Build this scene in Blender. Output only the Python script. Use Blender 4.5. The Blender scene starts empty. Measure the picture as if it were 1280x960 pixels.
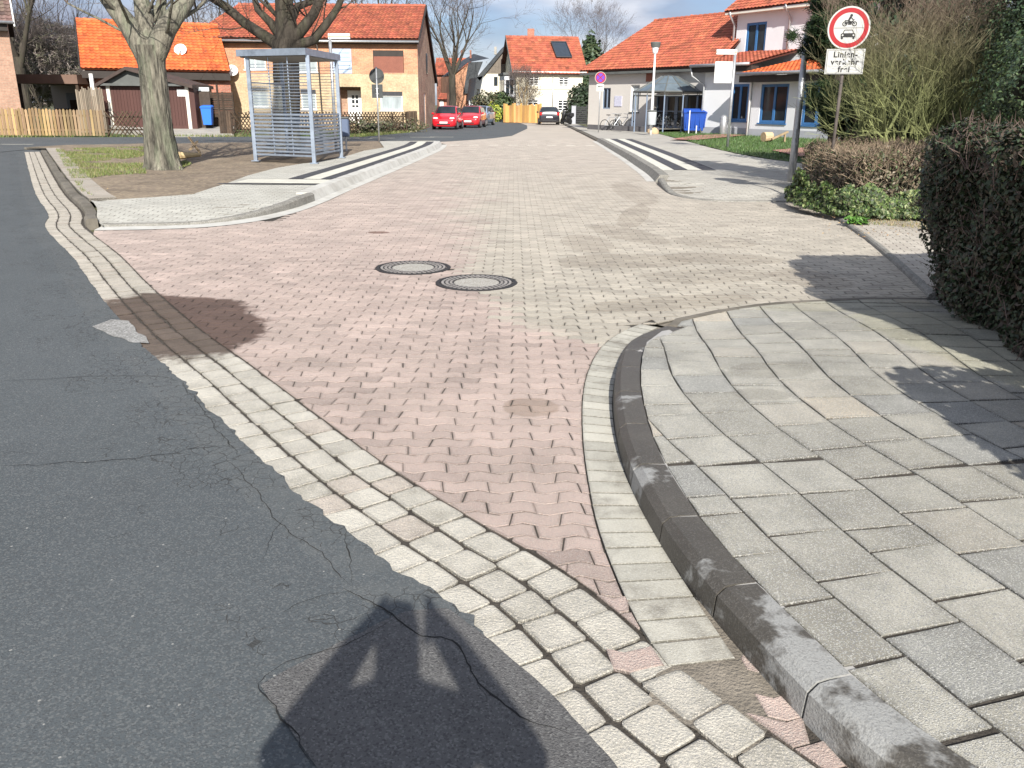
import bpy, math, random
from mathutils import Vector, Matrix, noise as mnoise
from mathutils.geometry import tessellate_polygon
random.seed(7)
RAD = math.radians
scene = bpy.context.scene
COL = scene.collection

# ------------------------------------------------------------------ camera, world, sun, exposure
F_PX, EYE, TILT, ROLL = 1050.0, 1.6, math.atan(349/1050), RAD(0.4)
cam_d = bpy.data.cameras.new('camera'); cam = bpy.data.objects.new('camera', cam_d); COL.objects.link(cam)
cam_d.sensor_width = 36; cam_d.lens = 36*F_PX/1280; cam_d.clip_start = 0.03; cam_d.clip_end = 3000
fw = Vector((0, math.cos(TILT), -math.sin(TILT))); lu = Vector((0, math.sin(TILT), math.cos(TILT)))
rt = Vector((math.cos(ROLL), 0, 0)) + lu*math.sin(ROLL); up = Vector((-math.sin(ROLL), 0, 0)) + lu*math.cos(ROLL)
mw = Matrix((rt, up, -fw)).transposed().to_4x4(); mw.translation = Vector((0, 0, EYE)); cam.matrix_world = mw
scene.camera = cam

SUN_EL, SHADOW_AZ = RAD(32.4), RAD(-8)          # shadows fall 8 degrees left of straight ahead
w = bpy.data.worlds.new('World'); scene.world = w; w.use_nodes = True
nt = w.node_tree; nt.nodes.clear()
def N(nt, t, **k):
    n = nt.nodes.new(t)
    for a, b in k.items():
        if a.startswith('i_'): n.inputs[a[2:].replace('_', ' ')].default_value = b
        else: setattr(n, a, b)
    return n
sky = N(nt, 'ShaderNodeTexSky', sky_type='NISHITA', sun_disc=False, sun_elevation=SUN_EL, sun_rotation=math.pi+SHADOW_AZ)
sky.air_density = 1.0; sky.dust_density = 1.5; sky.ozone_density = 1.0
tc = N(nt, 'ShaderNodeTexCoord')
mp = N(nt, 'ShaderNodeMapping'); mp.inputs['Scale'].default_value = (1, 1, 3.2)
nz = N(nt, 'ShaderNodeTexNoise', i_Scale=3.1, i_Detail=7.0, i_Roughness=0.55)
rp = N(nt, 'ShaderNodeValToRGB'); rp.color_ramp.elements[0].position = .34; rp.color_ramp.elements[1].position = .56
nz2 = N(nt, 'ShaderNodeTexNoise', i_Scale=5.0, i_Detail=5.0)
rp2 = N(nt, 'ShaderNodeValToRGB'); rp2.color_ramp.elements[0].position = .40; rp2.color_ramp.elements[1].position = .66
rp2.color_ramp.elements[0].color = (3.0, 3.45, 4.5, 1); rp2.color_ramp.elements[1].color = (8.2, 8.3, 8.7, 1)
mx = N(nt, 'ShaderNodeMix', data_type='RGBA')
bg = N(nt, 'ShaderNodeBackground', i_Strength=0.078); wo = N(nt, 'ShaderNodeOutputWorld')
L = nt.links.new
L(tc.outputs['Generated'], mp.inputs[0]); L(mp.outputs[0], nz.inputs[0]); L(mp.outputs[0], nz2.inputs[0])
L(nz.outputs[0], rp.inputs[0]); L(nz2.outputs[0], rp2.inputs[0])
skm = N(nt, 'ShaderNodeMix', data_type='RGBA', blend_type='MULTIPLY'); skm.inputs[0].default_value = 1; skm.inputs[7].default_value = (.66, .76, 1.0, 1); L(sky.outputs[0], skm.inputs[6])
L(rp.outputs[0], mx.inputs[0]); L(skm.outputs[2], mx.inputs[6]); L(rp2.outputs[0], mx.inputs[7])
L(mx.outputs[2], bg.inputs[0]); L(bg.outputs[0], wo.inputs[0])
sl = bpy.data.lights.new('sun', 'SUN'); sl.energy = 4.6; sl.angle = RAD(0.53); sl.color = (1, .955, .88)
so = bpy.data.objects.new('sun', sl); COL.objects.link(so)
sd = Vector((math.sin(SHADOW_AZ)*math.cos(SUN_EL), math.cos(SHADOW_AZ)*math.cos(SUN_EL), -math.sin(SUN_EL)))
so.rotation_euler = sd.to_track_quat('-Z', 'Y').to_euler()
vs = scene.view_settings; vs.view_transform = 'Standard'; vs.look = 'None'; vs.gamma = 1; vs.use_curve_mapping = False
vs.exposure = 0.84
scene.render.resolution_x = 1280; scene.render.resolution_y = 960

# ------------------------------------------------------------------ survey helpers: where a sighted point stands on the ground
def ray(u, v):
    a = (u-640)/F_PX; b = (v-480)/F_PX
    x = a*math.cos(ROLL)+b*math.sin(ROLL); y = -a*math.sin(ROLL)+b*math.cos(ROLL)
    return x, math.cos(TILT)-y*math.sin(TILT), math.sin(TILT)+y*math.cos(TILT)
def at(u, v, z=0.0):
    x, h, d = ray(u, v); t = (EYE-z)/d
    return (x*t, h*t)
def colm(u, v, Y):
    x, h, d = ray(u, v); return (x*Y/h, Y)
def zat(u, v, Y):
    x, h, d = ray(u, v); return EYE-d*Y/h
def ats(l, z=0.0): return [at(u, v, z) for u, v in l]

# ------------------------------------------------------------------ mesh helpers
ORG = {}
def tag(o, label=None, cat=None, group=None, kind=None):
    if label: o['label'] = label
    if cat: o['category'] = cat
    if group: o['group'] = group
    if kind: o['kind'] = kind
    return o
def thing(name, label, cat, loc=(0, 0, 0), rz=0, group=None, world=False):
    o = bpy.data.objects.new(name, None); COL.objects.link(o); o.location = loc; o.rotation_euler = (0, 0, rz)
    o.empty_display_size = .2
    if world: ORG[o.name] = Vector(loc)
    return tag(o, label, cat, group)
def org_of(o):
    while o is not None:
        if o.name in ORG: return ORG[o.name]
        o = o.parent
    return Vector((0, 0, 0))
class MB:
    def __init__(s): s.v = []; s.f = []; s.c = []; s.m = []
    def face(s, pts, c=None, m=0):
        n = len(s.v); s.v += [tuple(p) for p in pts]; s.f.append(tuple(range(n, n+len(pts)))); s.c.append(c); s.m.append(m)
    def mesh(s, vs_, fs, c=None, m=0):
        n = len(s.v); s.v += [tuple(p) for p in vs_]
        for f in fs: s.f.append(tuple(n+i for i in f)); s.c.append(c); s.m.append(m)
    def box(s, x0, x1, y0, y1, z0, z1, c=None, m=0):
        s.hexa([(x0, y0), (x1, y0), (x1, y1), (x0, y1)], z0, z1, c, m)
    def hexa(s, poly, z0, z1, c=None, m=0):
        n = len(poly)
        s.mesh([(p[0], p[1], z0) for p in poly]+[(p[0], p[1], z1) for p in poly],
               [tuple(reversed(range(n)))]+[tuple(range(n, 2*n))]+[(i, (i+1) % n, n+(i+1) % n, n+i) for i in range(n)], c, m)
    def cbox(s, cen, dim, bev=0.0, rot=None, c=None, m=0):
        hx, hy, hz = dim[0]/2, dim[1]/2, dim[2]/2
        if bev <= 0:
            P = [Vector((a*hx, b*hy, d*hz)) for d in (-1, 1) for a, b in ((-1, -1), (1, -1), (1, 1), (-1, 1))]
            Fs = [(3, 2, 1, 0), (4, 5, 6, 7), (0, 1, 5, 4), (1, 2, 6, 5), (2, 3, 7, 6), (3, 0, 4, 7)]
        else:
            b = bev; ring = [(-hx+b, -hy), (hx-b, -hy), (hx, -hy+b), (hx, hy-b), (hx-b, hy), (-hx+b, hy), (-hx, hy-b), (-hx, -hy+b)]
            k = [(1-b/hx), (1-b/hy)]
            P = [Vector((x*k[0], y*k[1], -hz)) for x, y in ring]+[Vector((x, y, -hz+b)) for x, y in ring]+[Vector((x, y, hz-b)) for x, y in ring]+[Vector((x*k[0], y*k[1], hz)) for x, y in ring]
            Fs = [tuple(reversed(range(8)))]+[tuple(range(24, 32))]
            for r in range(3):
                for i in range(8): Fs.append((r*8+i, r*8+(i+1) % 8, r*8+8+(i+1) % 8, r*8+8+i))
        if rot is not None: P = [rot @ p for p in P]
        cen = Vector(cen); s.mesh([p+cen for p in P], Fs, c, m)
    def tube(s, pts, rad, n=8, c=None, m=0, cap=True):
        pts = [Vector(p) for p in pts]
        if not hasattr(rad, '__len__'): rad = [rad]*len(pts)
        base = len(s.v); u = None
        for i, p in enumerate(pts):
            d = (pts[min(i+1, len(pts)-1)]-pts[max(i-1, 0)])
            d = d.normalized() if d.length > 1e-9 else Vector((0, 0, 1))
            if u is None: u = d.orthogonal().normalized()
            u = (u-d*u.dot(d)); u = u.normalized() if u.length > 1e-6 else d.orthogonal().normalized()
            w_ = d.cross(u)
            for k in range(n):
                a = 2*math.pi*k/n; q = p+(u*math.cos(a)+w_*math.sin(a))*rad[i]; s.v.append((q.x, q.y, q.z))
        for i in range(len(pts)-1):
            for k in range(n):
                a = base+i*n+k; b = base+i*n+(k+1) % n
                s.f.append((a, b, b+n, a+n)); s.c.append(c); s.m.append(m)
        if cap:
            s.f.append(tuple(reversed(range(base, base+n)))); s.c.append(c); s.m.append(m)
            e = base+(len(pts)-1)*n; s.f.append(tuple(range(e, e+n))); s.c.append(c); s.m.append(m)
    def lathe(s, prof, cen=(0, 0, 0), n=24, c=None, m=0, sx=1, sy=1, close=False):
        base = len(s.v); cx, cy, cz = cen
        for r, z in prof:
            for k in range(n):
                a = 2*math.pi*k/n; s.v.append((cx+r*math.cos(a)*sx, cy+r*math.sin(a)*sy, cz+z))
        for i in range(len(prof)-1):
            for k in range(n):
                a = base+i*n+k; b = base+i*n+(k+1) % n; s.f.append((a, b, b+n, a+n)); s.c.append(c); s.m.append(m)
    def sheet(s, poly, z=0.0, c=None, m=0):
        P = [Vector((p[0], p[1], p[2] if len(p) > 2 else z)) for p in poly]
        for t in tessellate_polygon([[Vector((p.x, p.y, 0)) for p in P]]):
            q = [P[i] for i in t]
            if (q[1]-q[0]).cross(q[2]-q[0]).z < 0: q.reverse()
            s.face(q, c, m)
    def build(s, name, mats, parent=None, smooth=False, uv=False, org=None, weld=False):
        me = bpy.data.meshes.new(name); o_ = org if org is not None else org_of(parent)
        vv = s.v if o_.length < 1e-9 else [(x-o_.x, y-o_.y, z-o_.z) for x, y, z in s.v]
        me.from_pydata(vv, [], s.f)
        if not isinstance(mats, (list, tuple)): mats = [mats]
        for mt in mats: me.materials.append(mt)
        if any(s.m): me.polygons.foreach_set('material_index', s.m)
        if any(c is not None for c in s.c) or any(mt.name in TINTED for mt in mats):
            ca = me.color_attributes.new('tint', 'FLOAT_COLOR', 'CORNER'); buf = []
            for f, c in zip(s.f, s.c):
                c = c or (1, 1, 1)
                if isinstance(c[0], tuple):
                    for q in c: buf += [q[0], q[1], q[2], 1.0]
                    continue
                for _ in f: buf += [c[0], c[1], c[2], 1.0]
            ca.data.foreach_set('color', buf)
        if uv:
            ul = me.uv_layers.new(name='UVMap'); i = 0; buf = []
            for p in me.polygons:
                n = p.normal
                t = Vector((-n.y, n.x, 0)) if abs(n.z) < .98 else Vector((1, 0, 0))
                if abs(t.x)+abs(t.y) < 1e-6: t = Vector((1, 0, 0))
                t.normalize(); b = n.cross(t) if abs(n.z) < .98 else Vector((0, 1, 0))
                for vi in p.vertices:
                    co = me.vertices[vi].co; buf += [co.dot(t), co.dot(b)]
            ul.data.foreach_set('uv', buf)
        if smooth: me.shade_smooth()
        me.update()
        o = bpy.data.objects.new(name, me); COL.objects.link(o)
        if parent is not None: o.parent = parent
        elif org is not None: o.location = org
        return o
def children(o): return [c for c in bpy.data.objects if c.parent is o]
def copy_tree(o, parent=None):
    c = o.copy(); COL.objects.link(c)
    if parent is not None: c.parent = parent
    for ch in children(o): copy_tree(ch, c)
    return c

# ------------------------------------------------------------------ materials
MATS = {}; TINTED = set()
def M(name, col, rough=.8, var=.0, scale=6.0, bump=.0, bscale=None, metal=0.0, tint=False, speck=0.0, sscale=220.0, speck_col=(.75, .75, .72),
      blot=0.0, blot_scale=.7, spec=.4, coat=0.0, detail=5.0, blot_col=None, stains=None, blo=.48, bhi=.66, emit=None, trans=0.0, alpha=1.0, mscale=(1,1,1), subs=None):
    if name in MATS: return MATS[name]
    m = bpy.data.materials.new(name); MATS[name] = m; m.use_nodes = True; nt = m.node_tree; L = nt.links.new
    if tint: TINTED.add(m.name)
    b = nt.nodes['Principled BSDF']; b.inputs['Roughness'].default_value = rough; b.inputs['Metallic'].default_value = metal
    b.inputs['Specular IOR Level'].default_value = spec; b.inputs['Coat Weight'].default_value = coat
    b.inputs['Transmission Weight'].default_value = trans; b.inputs['Alpha'].default_value = alpha
    tc = N(nt, 'ShaderNodeTexCoord'); mpn = N(nt, 'ShaderNodeMapping'); mpn.inputs['Scale'].default_value = mscale
    L(tc.outputs['Object'], mpn.inputs[0]); P = mpn.outputs[0]
    cur = None
    rgb = N(nt, 'ShaderNodeRGB'); rgb.outputs[0].default_value = (*col, 1); cur = rgb.outputs[0]
    def mix(fac, a, bb, mode='MIX'):
        x = N(nt, 'ShaderNodeMix', data_type='RGBA', blend_type=mode)
        if isinstance(fac, float): x.inputs[0].default_value = fac
        else: L(fac, x.inputs[0])
        for i, q in ((6, a), (7, bb)):
            if isinstance(q, tuple): x.inputs[i].default_value = (*q, 1)
            else: L(q, x.inputs[i])
        return x.outputs[2]
    def math_(op, a, bb=None, clamp=False):
        x = N(nt, 'ShaderNodeMath', operation=op, use_clamp=clamp)
        for i, q in ((0, a), (1, bb)):
            if q is None: continue
            if isinstance(q, (int, float)): x.inputs[i].default_value = q
            else: L(q, x.inputs[i])
        return x.outputs[0]
    def noise_(s, d=detail, r=.6):
        x = N(nt, 'ShaderNodeTexNoise', i_Scale=s, i_Detail=d, i_Roughness=r); L(P, x.inputs[0]); return x.outputs[0]
    if tint:
        at_ = N(nt, 'ShaderNodeVertexColor', layer_name='tint'); cur = mix(1.0, cur, at_.outputs[0], 'MULTIPLY')
    if var:
        n = noise_(scale); f = N(nt, 'ShaderNodeMapRange'); f.inputs[1].default_value = .25; f.inputs[2].default_value = .75
        f.inputs[3].default_value = 1-var; f.inputs[4].default_value = 1+var; L(n, f.inputs[0])
        cb = N(nt, 'ShaderNodeCombineColor'); [L(f.outputs[0], cb.inputs[i]) for i in range(3)]
        cur = mix(1.0, cur, cb.outputs[0], 'MULTIPLY')
    if blot:
        n = noise_(blot_scale, 6.0, .65); f = N(nt, 'ShaderNodeMapRange'); f.inputs[1].default_value = blo; f.inputs[2].default_value = bhi; L(n, f.inputs[0])
        fac = math_('MULTIPLY', f.outputs[0], blot); cur = mix(fac, cur, blot_col or tuple(c*.45 for c in col))
    if speck:
        v_ = N(nt, 'ShaderNodeTexVoronoi', i_Scale=sscale); L(P, v_.inputs[0])
        sp = N(nt, 'ShaderNodeSeparateColor'); L(v_.outputs['Color'], sp.inputs[0])
        lit = math_('GREATER_THAN', sp.outputs[0], .80); drk = math_('GREATER_THAN', sp.outputs[1], .80)
        cur = mix(math_('MULTIPLY', lit, speck), cur, speck_col); cur = mix(math_('MULTIPLY', drk, speck*.9), cur, tuple(c*.25 for c in col))
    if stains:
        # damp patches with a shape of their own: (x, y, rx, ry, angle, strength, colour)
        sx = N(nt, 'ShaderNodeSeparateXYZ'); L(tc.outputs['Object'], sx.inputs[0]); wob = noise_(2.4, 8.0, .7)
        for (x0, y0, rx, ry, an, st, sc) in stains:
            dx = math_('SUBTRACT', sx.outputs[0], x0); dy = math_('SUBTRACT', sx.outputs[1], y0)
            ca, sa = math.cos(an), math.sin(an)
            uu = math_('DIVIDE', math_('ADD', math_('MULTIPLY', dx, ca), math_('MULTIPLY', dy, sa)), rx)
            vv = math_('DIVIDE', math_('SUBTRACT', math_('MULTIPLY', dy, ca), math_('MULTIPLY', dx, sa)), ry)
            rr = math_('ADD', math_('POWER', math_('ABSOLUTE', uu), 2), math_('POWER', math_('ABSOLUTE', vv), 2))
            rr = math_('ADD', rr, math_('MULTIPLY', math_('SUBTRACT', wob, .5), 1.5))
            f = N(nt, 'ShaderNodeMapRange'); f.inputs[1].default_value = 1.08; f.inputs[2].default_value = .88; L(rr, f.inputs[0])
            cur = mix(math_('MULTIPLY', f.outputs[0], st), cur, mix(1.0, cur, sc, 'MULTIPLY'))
    L(cur, b.inputs['Base Color'])
    if bump:
        n = noise_(bscale or scale*4, 4.0, .6); bp = N(nt, 'ShaderNodeBump', i_Strength=min(1, bump), i_Distance=.02 if bump <= 1 else .05); L(n, bp.inputs['Height']); L(bp.outputs[0], b.inputs['Normal'])
    if emit: b.inputs['Emission Color'].default_value = (*emit[0], 1); b.inputs['Emission Strength'].default_value = emit[1]
    return m
def brickmat(name, c1, c2, mortar, bw=.25, bh=.075, ms=.010, rough=.85, blot=.25):
    m = bpy.data.materials.new(name); m.use_nodes = True; nt = m.node_tree; L = nt.links.new; b = nt.nodes['Principled BSDF']
    b.inputs['Roughness'].default_value = rough
    uv = N(nt, 'ShaderNodeUVMap'); br = N(nt, 'ShaderNodeTexBrick', i_Scale=1.0, i_Mortar_Size=ms, i_Brick_Width=bw, i_Row_Height=bh, i_Bias=0.0)
    br.inputs['Color1'].default_value = (*c1, 1); br.inputs['Color2'].default_value = (*c2, 1); br.inputs['Mortar'].default_value = (*mortar, 1)
    L(uv.outputs[0], br.inputs[0])
    n = N(nt, 'ShaderNodeTexNoise', i_Scale=1.3, i_Detail=8.0); L(uv.outputs[0], n.inputs[0])
    n2 = N(nt, 'ShaderNodeTexNoise', i_Scale=9.0, i_Detail=4.0); L(uv.outputs[0], n2.inputs[0])
    ad = N(nt, 'ShaderNodeMath', operation='ADD'); L(n.outputs[0], ad.inputs[0]); L(n2.outputs[0], ad.inputs[1])
    f = N(nt, 'ShaderNodeMapRange'); f.inputs[1].default_value = .7; f.inputs[2].default_value = 1.3; f.inputs[3].default_value = 1-blot; f.inputs[4].default_value = 1+blot; L(ad.outputs[0], f.inputs[0])
    cb = N(nt, 'ShaderNodeCombineColor'); [L(f.outputs[0], cb.inputs[i]) for i in range(3)]
    x = N(nt, 'ShaderNodeMix', data_type='RGBA', blend_type='MULTIPLY'); x.inputs[0].default_value = 1; L(br.outputs[0], x.inputs[6]); L(cb.outputs[0], x.inputs[7])
    L(x.outputs[2], b.inputs['Base Color'])
    bp = N(nt, 'ShaderNodeBump', i_Strength=.4, i_Distance=.01); L(br.outputs['Fac'], bp.inputs['Height']); bp.invert = True; L(bp.outputs[0], b.inputs['Normal'])
    MATS[name] = m; return m

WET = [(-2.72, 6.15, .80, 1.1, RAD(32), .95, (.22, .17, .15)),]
PSTAIN = WET+[(1.85, 13.0, .22, 1.5, RAD(-12), .45, (.6, .57, .54)), (1.5, 11.0, .35, .9, RAD(20), .42, (.6, .57, .54)), (2.5, 10.4, .5, .5, RAD(20), .35, (.6, .57, .54)), (2.3, 9.2, .7, .35, RAD(-10), .45, (.6, .57, .54)), (.9, 10.2, .3, .7, RAD(5), .35, (.62, .58, .55)), (2.9, 8.1, .35, .5, RAD(5), .4, (.62, .58, .55)), (1.2, 9.0, .8, .45, RAD(10), .45, (.6, .57, .54)), (1.9, 8.2, .7, .35, RAD(15), .35, (.6, .57, .54)), (1.35, 7.0, .8, .25, RAD(20), .4, (.6, .56, .52)),
               (.1, 4.38, .16, .16, 0, .5, (.55, .5, .42)), (2.3, 16.5, .35, 2.2, 0, .35, (.6, .57, .54)), (-1.75, 11.0, .14, .10, 0, .85, (.35, .25, .22)), (2.2, 50, 1.2, 5, 0, .3, (.6, .57, .55))]
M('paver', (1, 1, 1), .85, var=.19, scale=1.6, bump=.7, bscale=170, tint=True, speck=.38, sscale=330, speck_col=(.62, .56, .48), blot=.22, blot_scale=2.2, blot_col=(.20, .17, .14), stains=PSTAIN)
M('paver_far', (.40, .355, .30), .85, var=.12, scale=.6, bump=.2, bscale=30, stains=[(2.4, 72, 1.3, 4, 0, .4, (.6, .57, .55))], mscale=(1, .35, 1))
M('joint', (.055, .047, .038), .95, var=.5, scale=14, bump=.7, bscale=80)
M('joint_sand', (.20, .175, .14), .95, var=.35, scale=9, bump=.7, bscale=80)
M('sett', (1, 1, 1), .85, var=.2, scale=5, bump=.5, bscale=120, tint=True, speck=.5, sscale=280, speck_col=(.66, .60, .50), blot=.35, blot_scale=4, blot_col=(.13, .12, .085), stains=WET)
M('slab', (1.05, 1.06, 1.07), .8, var=.2, scale=5, bump=.8, bscale=260, tint=True, speck=.75, sscale=300, speck_col=(.66, .65, .60), blot=.45, blot_scale=1.1, blot_col=(.15, .145, .12),
  stains=[(3.3, 5.2, .7, 1.5, RAD(15), .35, (.85, .85, .6)), (2.75, 6.9, .8, .35, RAD(0), .25, (.85, .85, .6)), (1.55, 4.75, .30, .16, RAD(20), .35, (.55, .53, .5)), (1.35, 4.3, .16, .1, 0, .4, (.5, .48, .45))])
M('kerb_wet', (.070, .063, .052), .55, var=.18, scale=3, bump=.3, bscale=120, blot=.95, blot_scale=1.7, blot_col=(.30, .30, .285), spec=.5, blo=.555, bhi=.60, speck=.25, sscale=240, speck_col=(.2, .19, .17))
M('kerb_grey', (.20, .19, .165), .85, var=.3, scale=7, bump=.4, bscale=90, speck=.3, blot=.4, blot_scale=3, blot_col=(.09, .085, .07))
M('kerb_old', (.15, .135, .11), .9, var=.35, scale=6, bump=.6, bscale=60, blot=.6, blot_scale=1.6, blot_col=(.06, .055, .04))
M('gutter', (.86, .84, .78), .8, var=.12, scale=6, bump=.3, bscale=150, tint=True, speck=.25, sscale=260, speck_col=(.6, .6, .55), blot=.75, blot_scale=3.6, blot_col=(.15, .135, .11))
M('kerb_white', (.50, .49, .45), .7, var=.12, scale=4, bump=.2, bscale=60, blot=.55, blot_scale=2.2, blot_col=(.30, .28, .24))
M('stripe_white', (.56, .545, .47), .75, var=.15, scale=3, bump=.2, bscale=90)
M('stripe_dark', (.055, .055, .06), .75, var=.4, scale=6, bump=.2, bscale=90)
M('walk', (1, 1, 1), .85, var=.13, scale=2, bump=.4, bscale=120, tint=True, speck=.3, sscale=200, speck_col=(.6, .58, .5), blot=.3, blot_scale=.9, blot_col=(.22, .20, .16))
M('soil', (.185, .145, .105), .95, var=.35, scale=1.6, bump=1.0, bscale=14, blot=.7, blot_scale=.5, blot_col=(.27, .215, .15), speck=.3, sscale=16, speck_col=(.42, .34, .22))
M('lawn', (.065, .10, .028), .95, var=.4, scale=2.5, bump=1.0, bscale=30, blot=.3, blot_scale=.7, blot_col=(.13, .115, .05))
M('field', (.085, .085, .04), .95, var=.3, scale=.4, bump=.6, bscale=6)
M('redpath', (.36, .17, .14), .9, var=.15, scale=2, bump=.3, bscale=50)
M('concrete', (.36, .34, .30), .85, var=.15, scale=1.4, bump=.3, bscale=40, blot=.35, blot_scale=.5, blot_col=(.2, .185, .16))
M('steel', (.30, .35, .42), .42, var=.22, scale=5, metal=.55, bump=.05, bscale=50)
M('galv', (.42, .43, .44), .42, var=.2, scale=9, metal=.6)
M('darkmetal', (.05, .05, .055), .5, var=.2, scale=8, metal=.3)
M('iron', (.035, .032, .03), .55, var=.35, scale=22, metal=.3, bump=.4, bscale=150)
M('ironwear', (.30, .28, .26), .45, var=.3, scale=30, metal=.4)
M('whitepaint', (.74, .74, .72), .5, var=.05, scale=4)
M('offwhite', (.66, .63, .55), .85, var=.06, scale=1.1, blot=.18, blot_scale=.5, blot_col=(.45, .42, .36))
M('render_white', (.68, .69, .71), .88, var=.04, scale=.9, bump=.15, bscale=60, blot=.15, blot_scale=.4, blot_col=(.55, .54, .52))
M('render_cream', (.56, .53, .49), .88, var=.06, scale=.8, bump=.15, bscale=60, blot=.2, blot_scale=.4, blot_col=(.42, .39, .35))
M('render_yellow', (.68, .64, .52), .88, var=.05, scale=.6, blot=.2, blot_scale=.3, blot_col=(.52, .47, .38))
M('plinth', (.36, .37, .40), .85, var=.1, scale=2)
M('bluepaint', (.045, .15, .34), .4, var=.12, scale=4)
M('greyblue', (.19, .24, .32), .45, var=.1, scale=4)
M('brown_paint', (.075, .032, .026), .6, var=.15, scale=3, mscale=(1, 1, .1))
M('shutter', (.24, .085, .055), .55, var=.12, scale=3)
M('fascia', (.035, .028, .024), .7, var=.2, scale=3)
M('slate_grey', (.10, .105, .10), .7, var=.2, scale=2)
M('slate_dark', (.035, .04, .045), .55, var=.25, scale=1.5)
M('wood', (.255, .18, .105), .8, var=.3, scale=3, bump=.3, bscale=30, mscale=(1, 1, .15), tint=True)
M('wood_orange', (.50, .28, .10), .8, var=.25, scale=2, mscale=(1, 1, .2), tint=True)
M('wood_grey', (.20, .165, .125), .85, var=.35, scale=3, mscale=(1, 1, .1), tint=True)
M('wood_dark', (.055, .037, .025), .85, var=.4, scale=4, tint=True)
M('plank', (.30, .22, .13), .8, var=.3, scale=5)
M('bark', (.150, .138, .108), .95, var=.85, scale=16, bump=1.2, bscale=26, blot=.5, blot_scale=5.0, blot_col=(.20, .225, .15), mscale=(1, 1, .16), tint=True)
M('bark_dark', (.055, .046, .036), .95, var=.4, scale=5, bump=1.0, bscale=14, blot=.4, blot_scale=2, blot_col=(.095, .10, .055), mscale=(1, 1, .25), tint=True)
M('twig', (.115, .085, .065), .9, var=.3, scale=2)
M('twig_far', (.13, .105, .095), .95, var=.2, scale=.5)
M('stem', (1, 1, 1), .85, var=.25, scale=12, tint=True)
M('leaf', (1, 1, 1), .55, var=.2, scale=9, tint=True, spec=.45)
M('needle', (1, 1, 1), .7, var=.2, scale=3, tint=True, spec=.2)
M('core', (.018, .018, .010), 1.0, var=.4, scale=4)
M('glass', (.022, .028, .034), .08, spec=.35, var=.5, scale=.9)
M('glass_curtain', (.33, .37, .38), .12, spec=.6, var=.25, scale=5, mscale=(1, 1, .2))
M('glass_pale', (.30, .38, .52), .25, spec=.6, var=.1, scale=2)
M('glass_roof', (.10, .13, .15), .2, spec=.8, var=.3, scale=2)
M('rubber', (.018, .018, .018), .8)
M('plastic_black', (.02, .02, .022), .5)
M('rim', (.45, .46, .48), .35, metal=.7)
M('car_red', (.55, .008, .018), .28, coat=1.0, spec=.5)
M('car_red_deep', (.50, .012, .018), .3, coat=1.0, spec=.5)
M('car_blue', (.30, .38, .50), .3, coat=1.0, spec=.5, metal=.4)
M('car_black', (.018, .016, .022), .25, coat=1.0, spec=.5)
M('lamp_glass', (.75, .76, .78), .15, spec=.8)
M('lamp_red', (.45, .01, .01), .2, spec=.7)
M('binblue', (.015, .065, .33), .45, var=.1, scale=5)
M('bin_light_blue', (.03, .16, .62), .45)
M('sign_red', (.31, .010, .014), .4)
M('sign_blue', (.05, .05, .35), .4)
M('sign_white', (.43, .43, .41), .45, blot=.35, blot_scale=9, blot_col=(.45, .45, .40))
M('sign_black', (.012, .012, .012), .5)
M('sign_back', (.05, .055, .055), .6, var=.2, scale=8)
M('panel_glass', (.42, .52, .66), .3, spec=.6, var=.15, scale=3)
M('rust', (.095, .08, .07), .8, var=.4, scale=8)
M('stone', (.50, .36, .22), .9, var=.25, scale=5, bump=.5, bscale=20)
M('skin', (.50, .31, .23), .6); M('jacket', (.03, .04, .07), .85, var=.2, scale=10); M('trousers', (.04, .045, .06), .85); M('hair', (.05, .03, .02), .8); M('shoe', (.02, .02, .02), .6)
brickmat('brick_orange', (.58, .26, .13), (.48, .20, .105), (.40, .30, .22), blot=.28)
brickmat('brick_yellow', (.53, .385, .23), (.45, .32, .185), (.42, .36, .26), blot=.28)
brickmat('brick_mixed', (.30, .15, .10), (.40, .24, .15), (.34, .28, .22), blot=.4)
brickmat('brick_pink', (.40, .235, .165), (.35, .20, .14), (.36, .27, .20), blot=.2)
brickmat('brick_red', (.40, .14, .08), (.34, .11, .065), (.35, .25, .2), blot=.25)
def tilemat(name, c, v=.36, tw=.3, th=.35):
    m = bpy.data.materials.new(name); m.use_nodes = True; nt = m.node_tree; L = nt.links.new; b = nt.nodes['Principled BSDF']; b.inputs['Roughness'].default_value = .7
    at_ = N(nt, 'ShaderNodeVertexColor', layer_name='tint'); n = N(nt, 'ShaderNodeTexNoise', i_Scale=1.1, i_Detail=8.0, i_Roughness=.7)
    tc = N(nt, 'ShaderNodeTexCoord'); L(tc.outputs['Object'], n.inputs[0])
    f = N(nt, 'ShaderNodeMapRange'); f.inputs[1].default_value = .3; f.inputs[2].default_value = .7; f.inputs[3].default_value = 1-v; f.inputs[4].default_value = 1+v*.6; L(n.outputs[0], f.inputs[0])
    cb = N(nt, 'ShaderNodeCombineColor'); [L(f.outputs[0], cb.inputs[i]) for i in range(3)]
    x = N(nt, 'ShaderNodeMix', data_type='RGBA', blend_type='MULTIPLY'); x.inputs[0].default_value = 1; L(at_.outputs[0], x.inputs[6]); L(cb.outputs[0], x.inputs[7])
    y = N(nt, 'ShaderNodeMix', data_type='RGBA', blend_type='MULTIPLY'); y.inputs[0].default_value = 1; y.inputs[7].default_value = (*c, 1); L(x.outputs[2], y.inputs[6]); L(y.outputs[2], b.inputs['Base Color'])
    MATS[name] = m; return m
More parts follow.
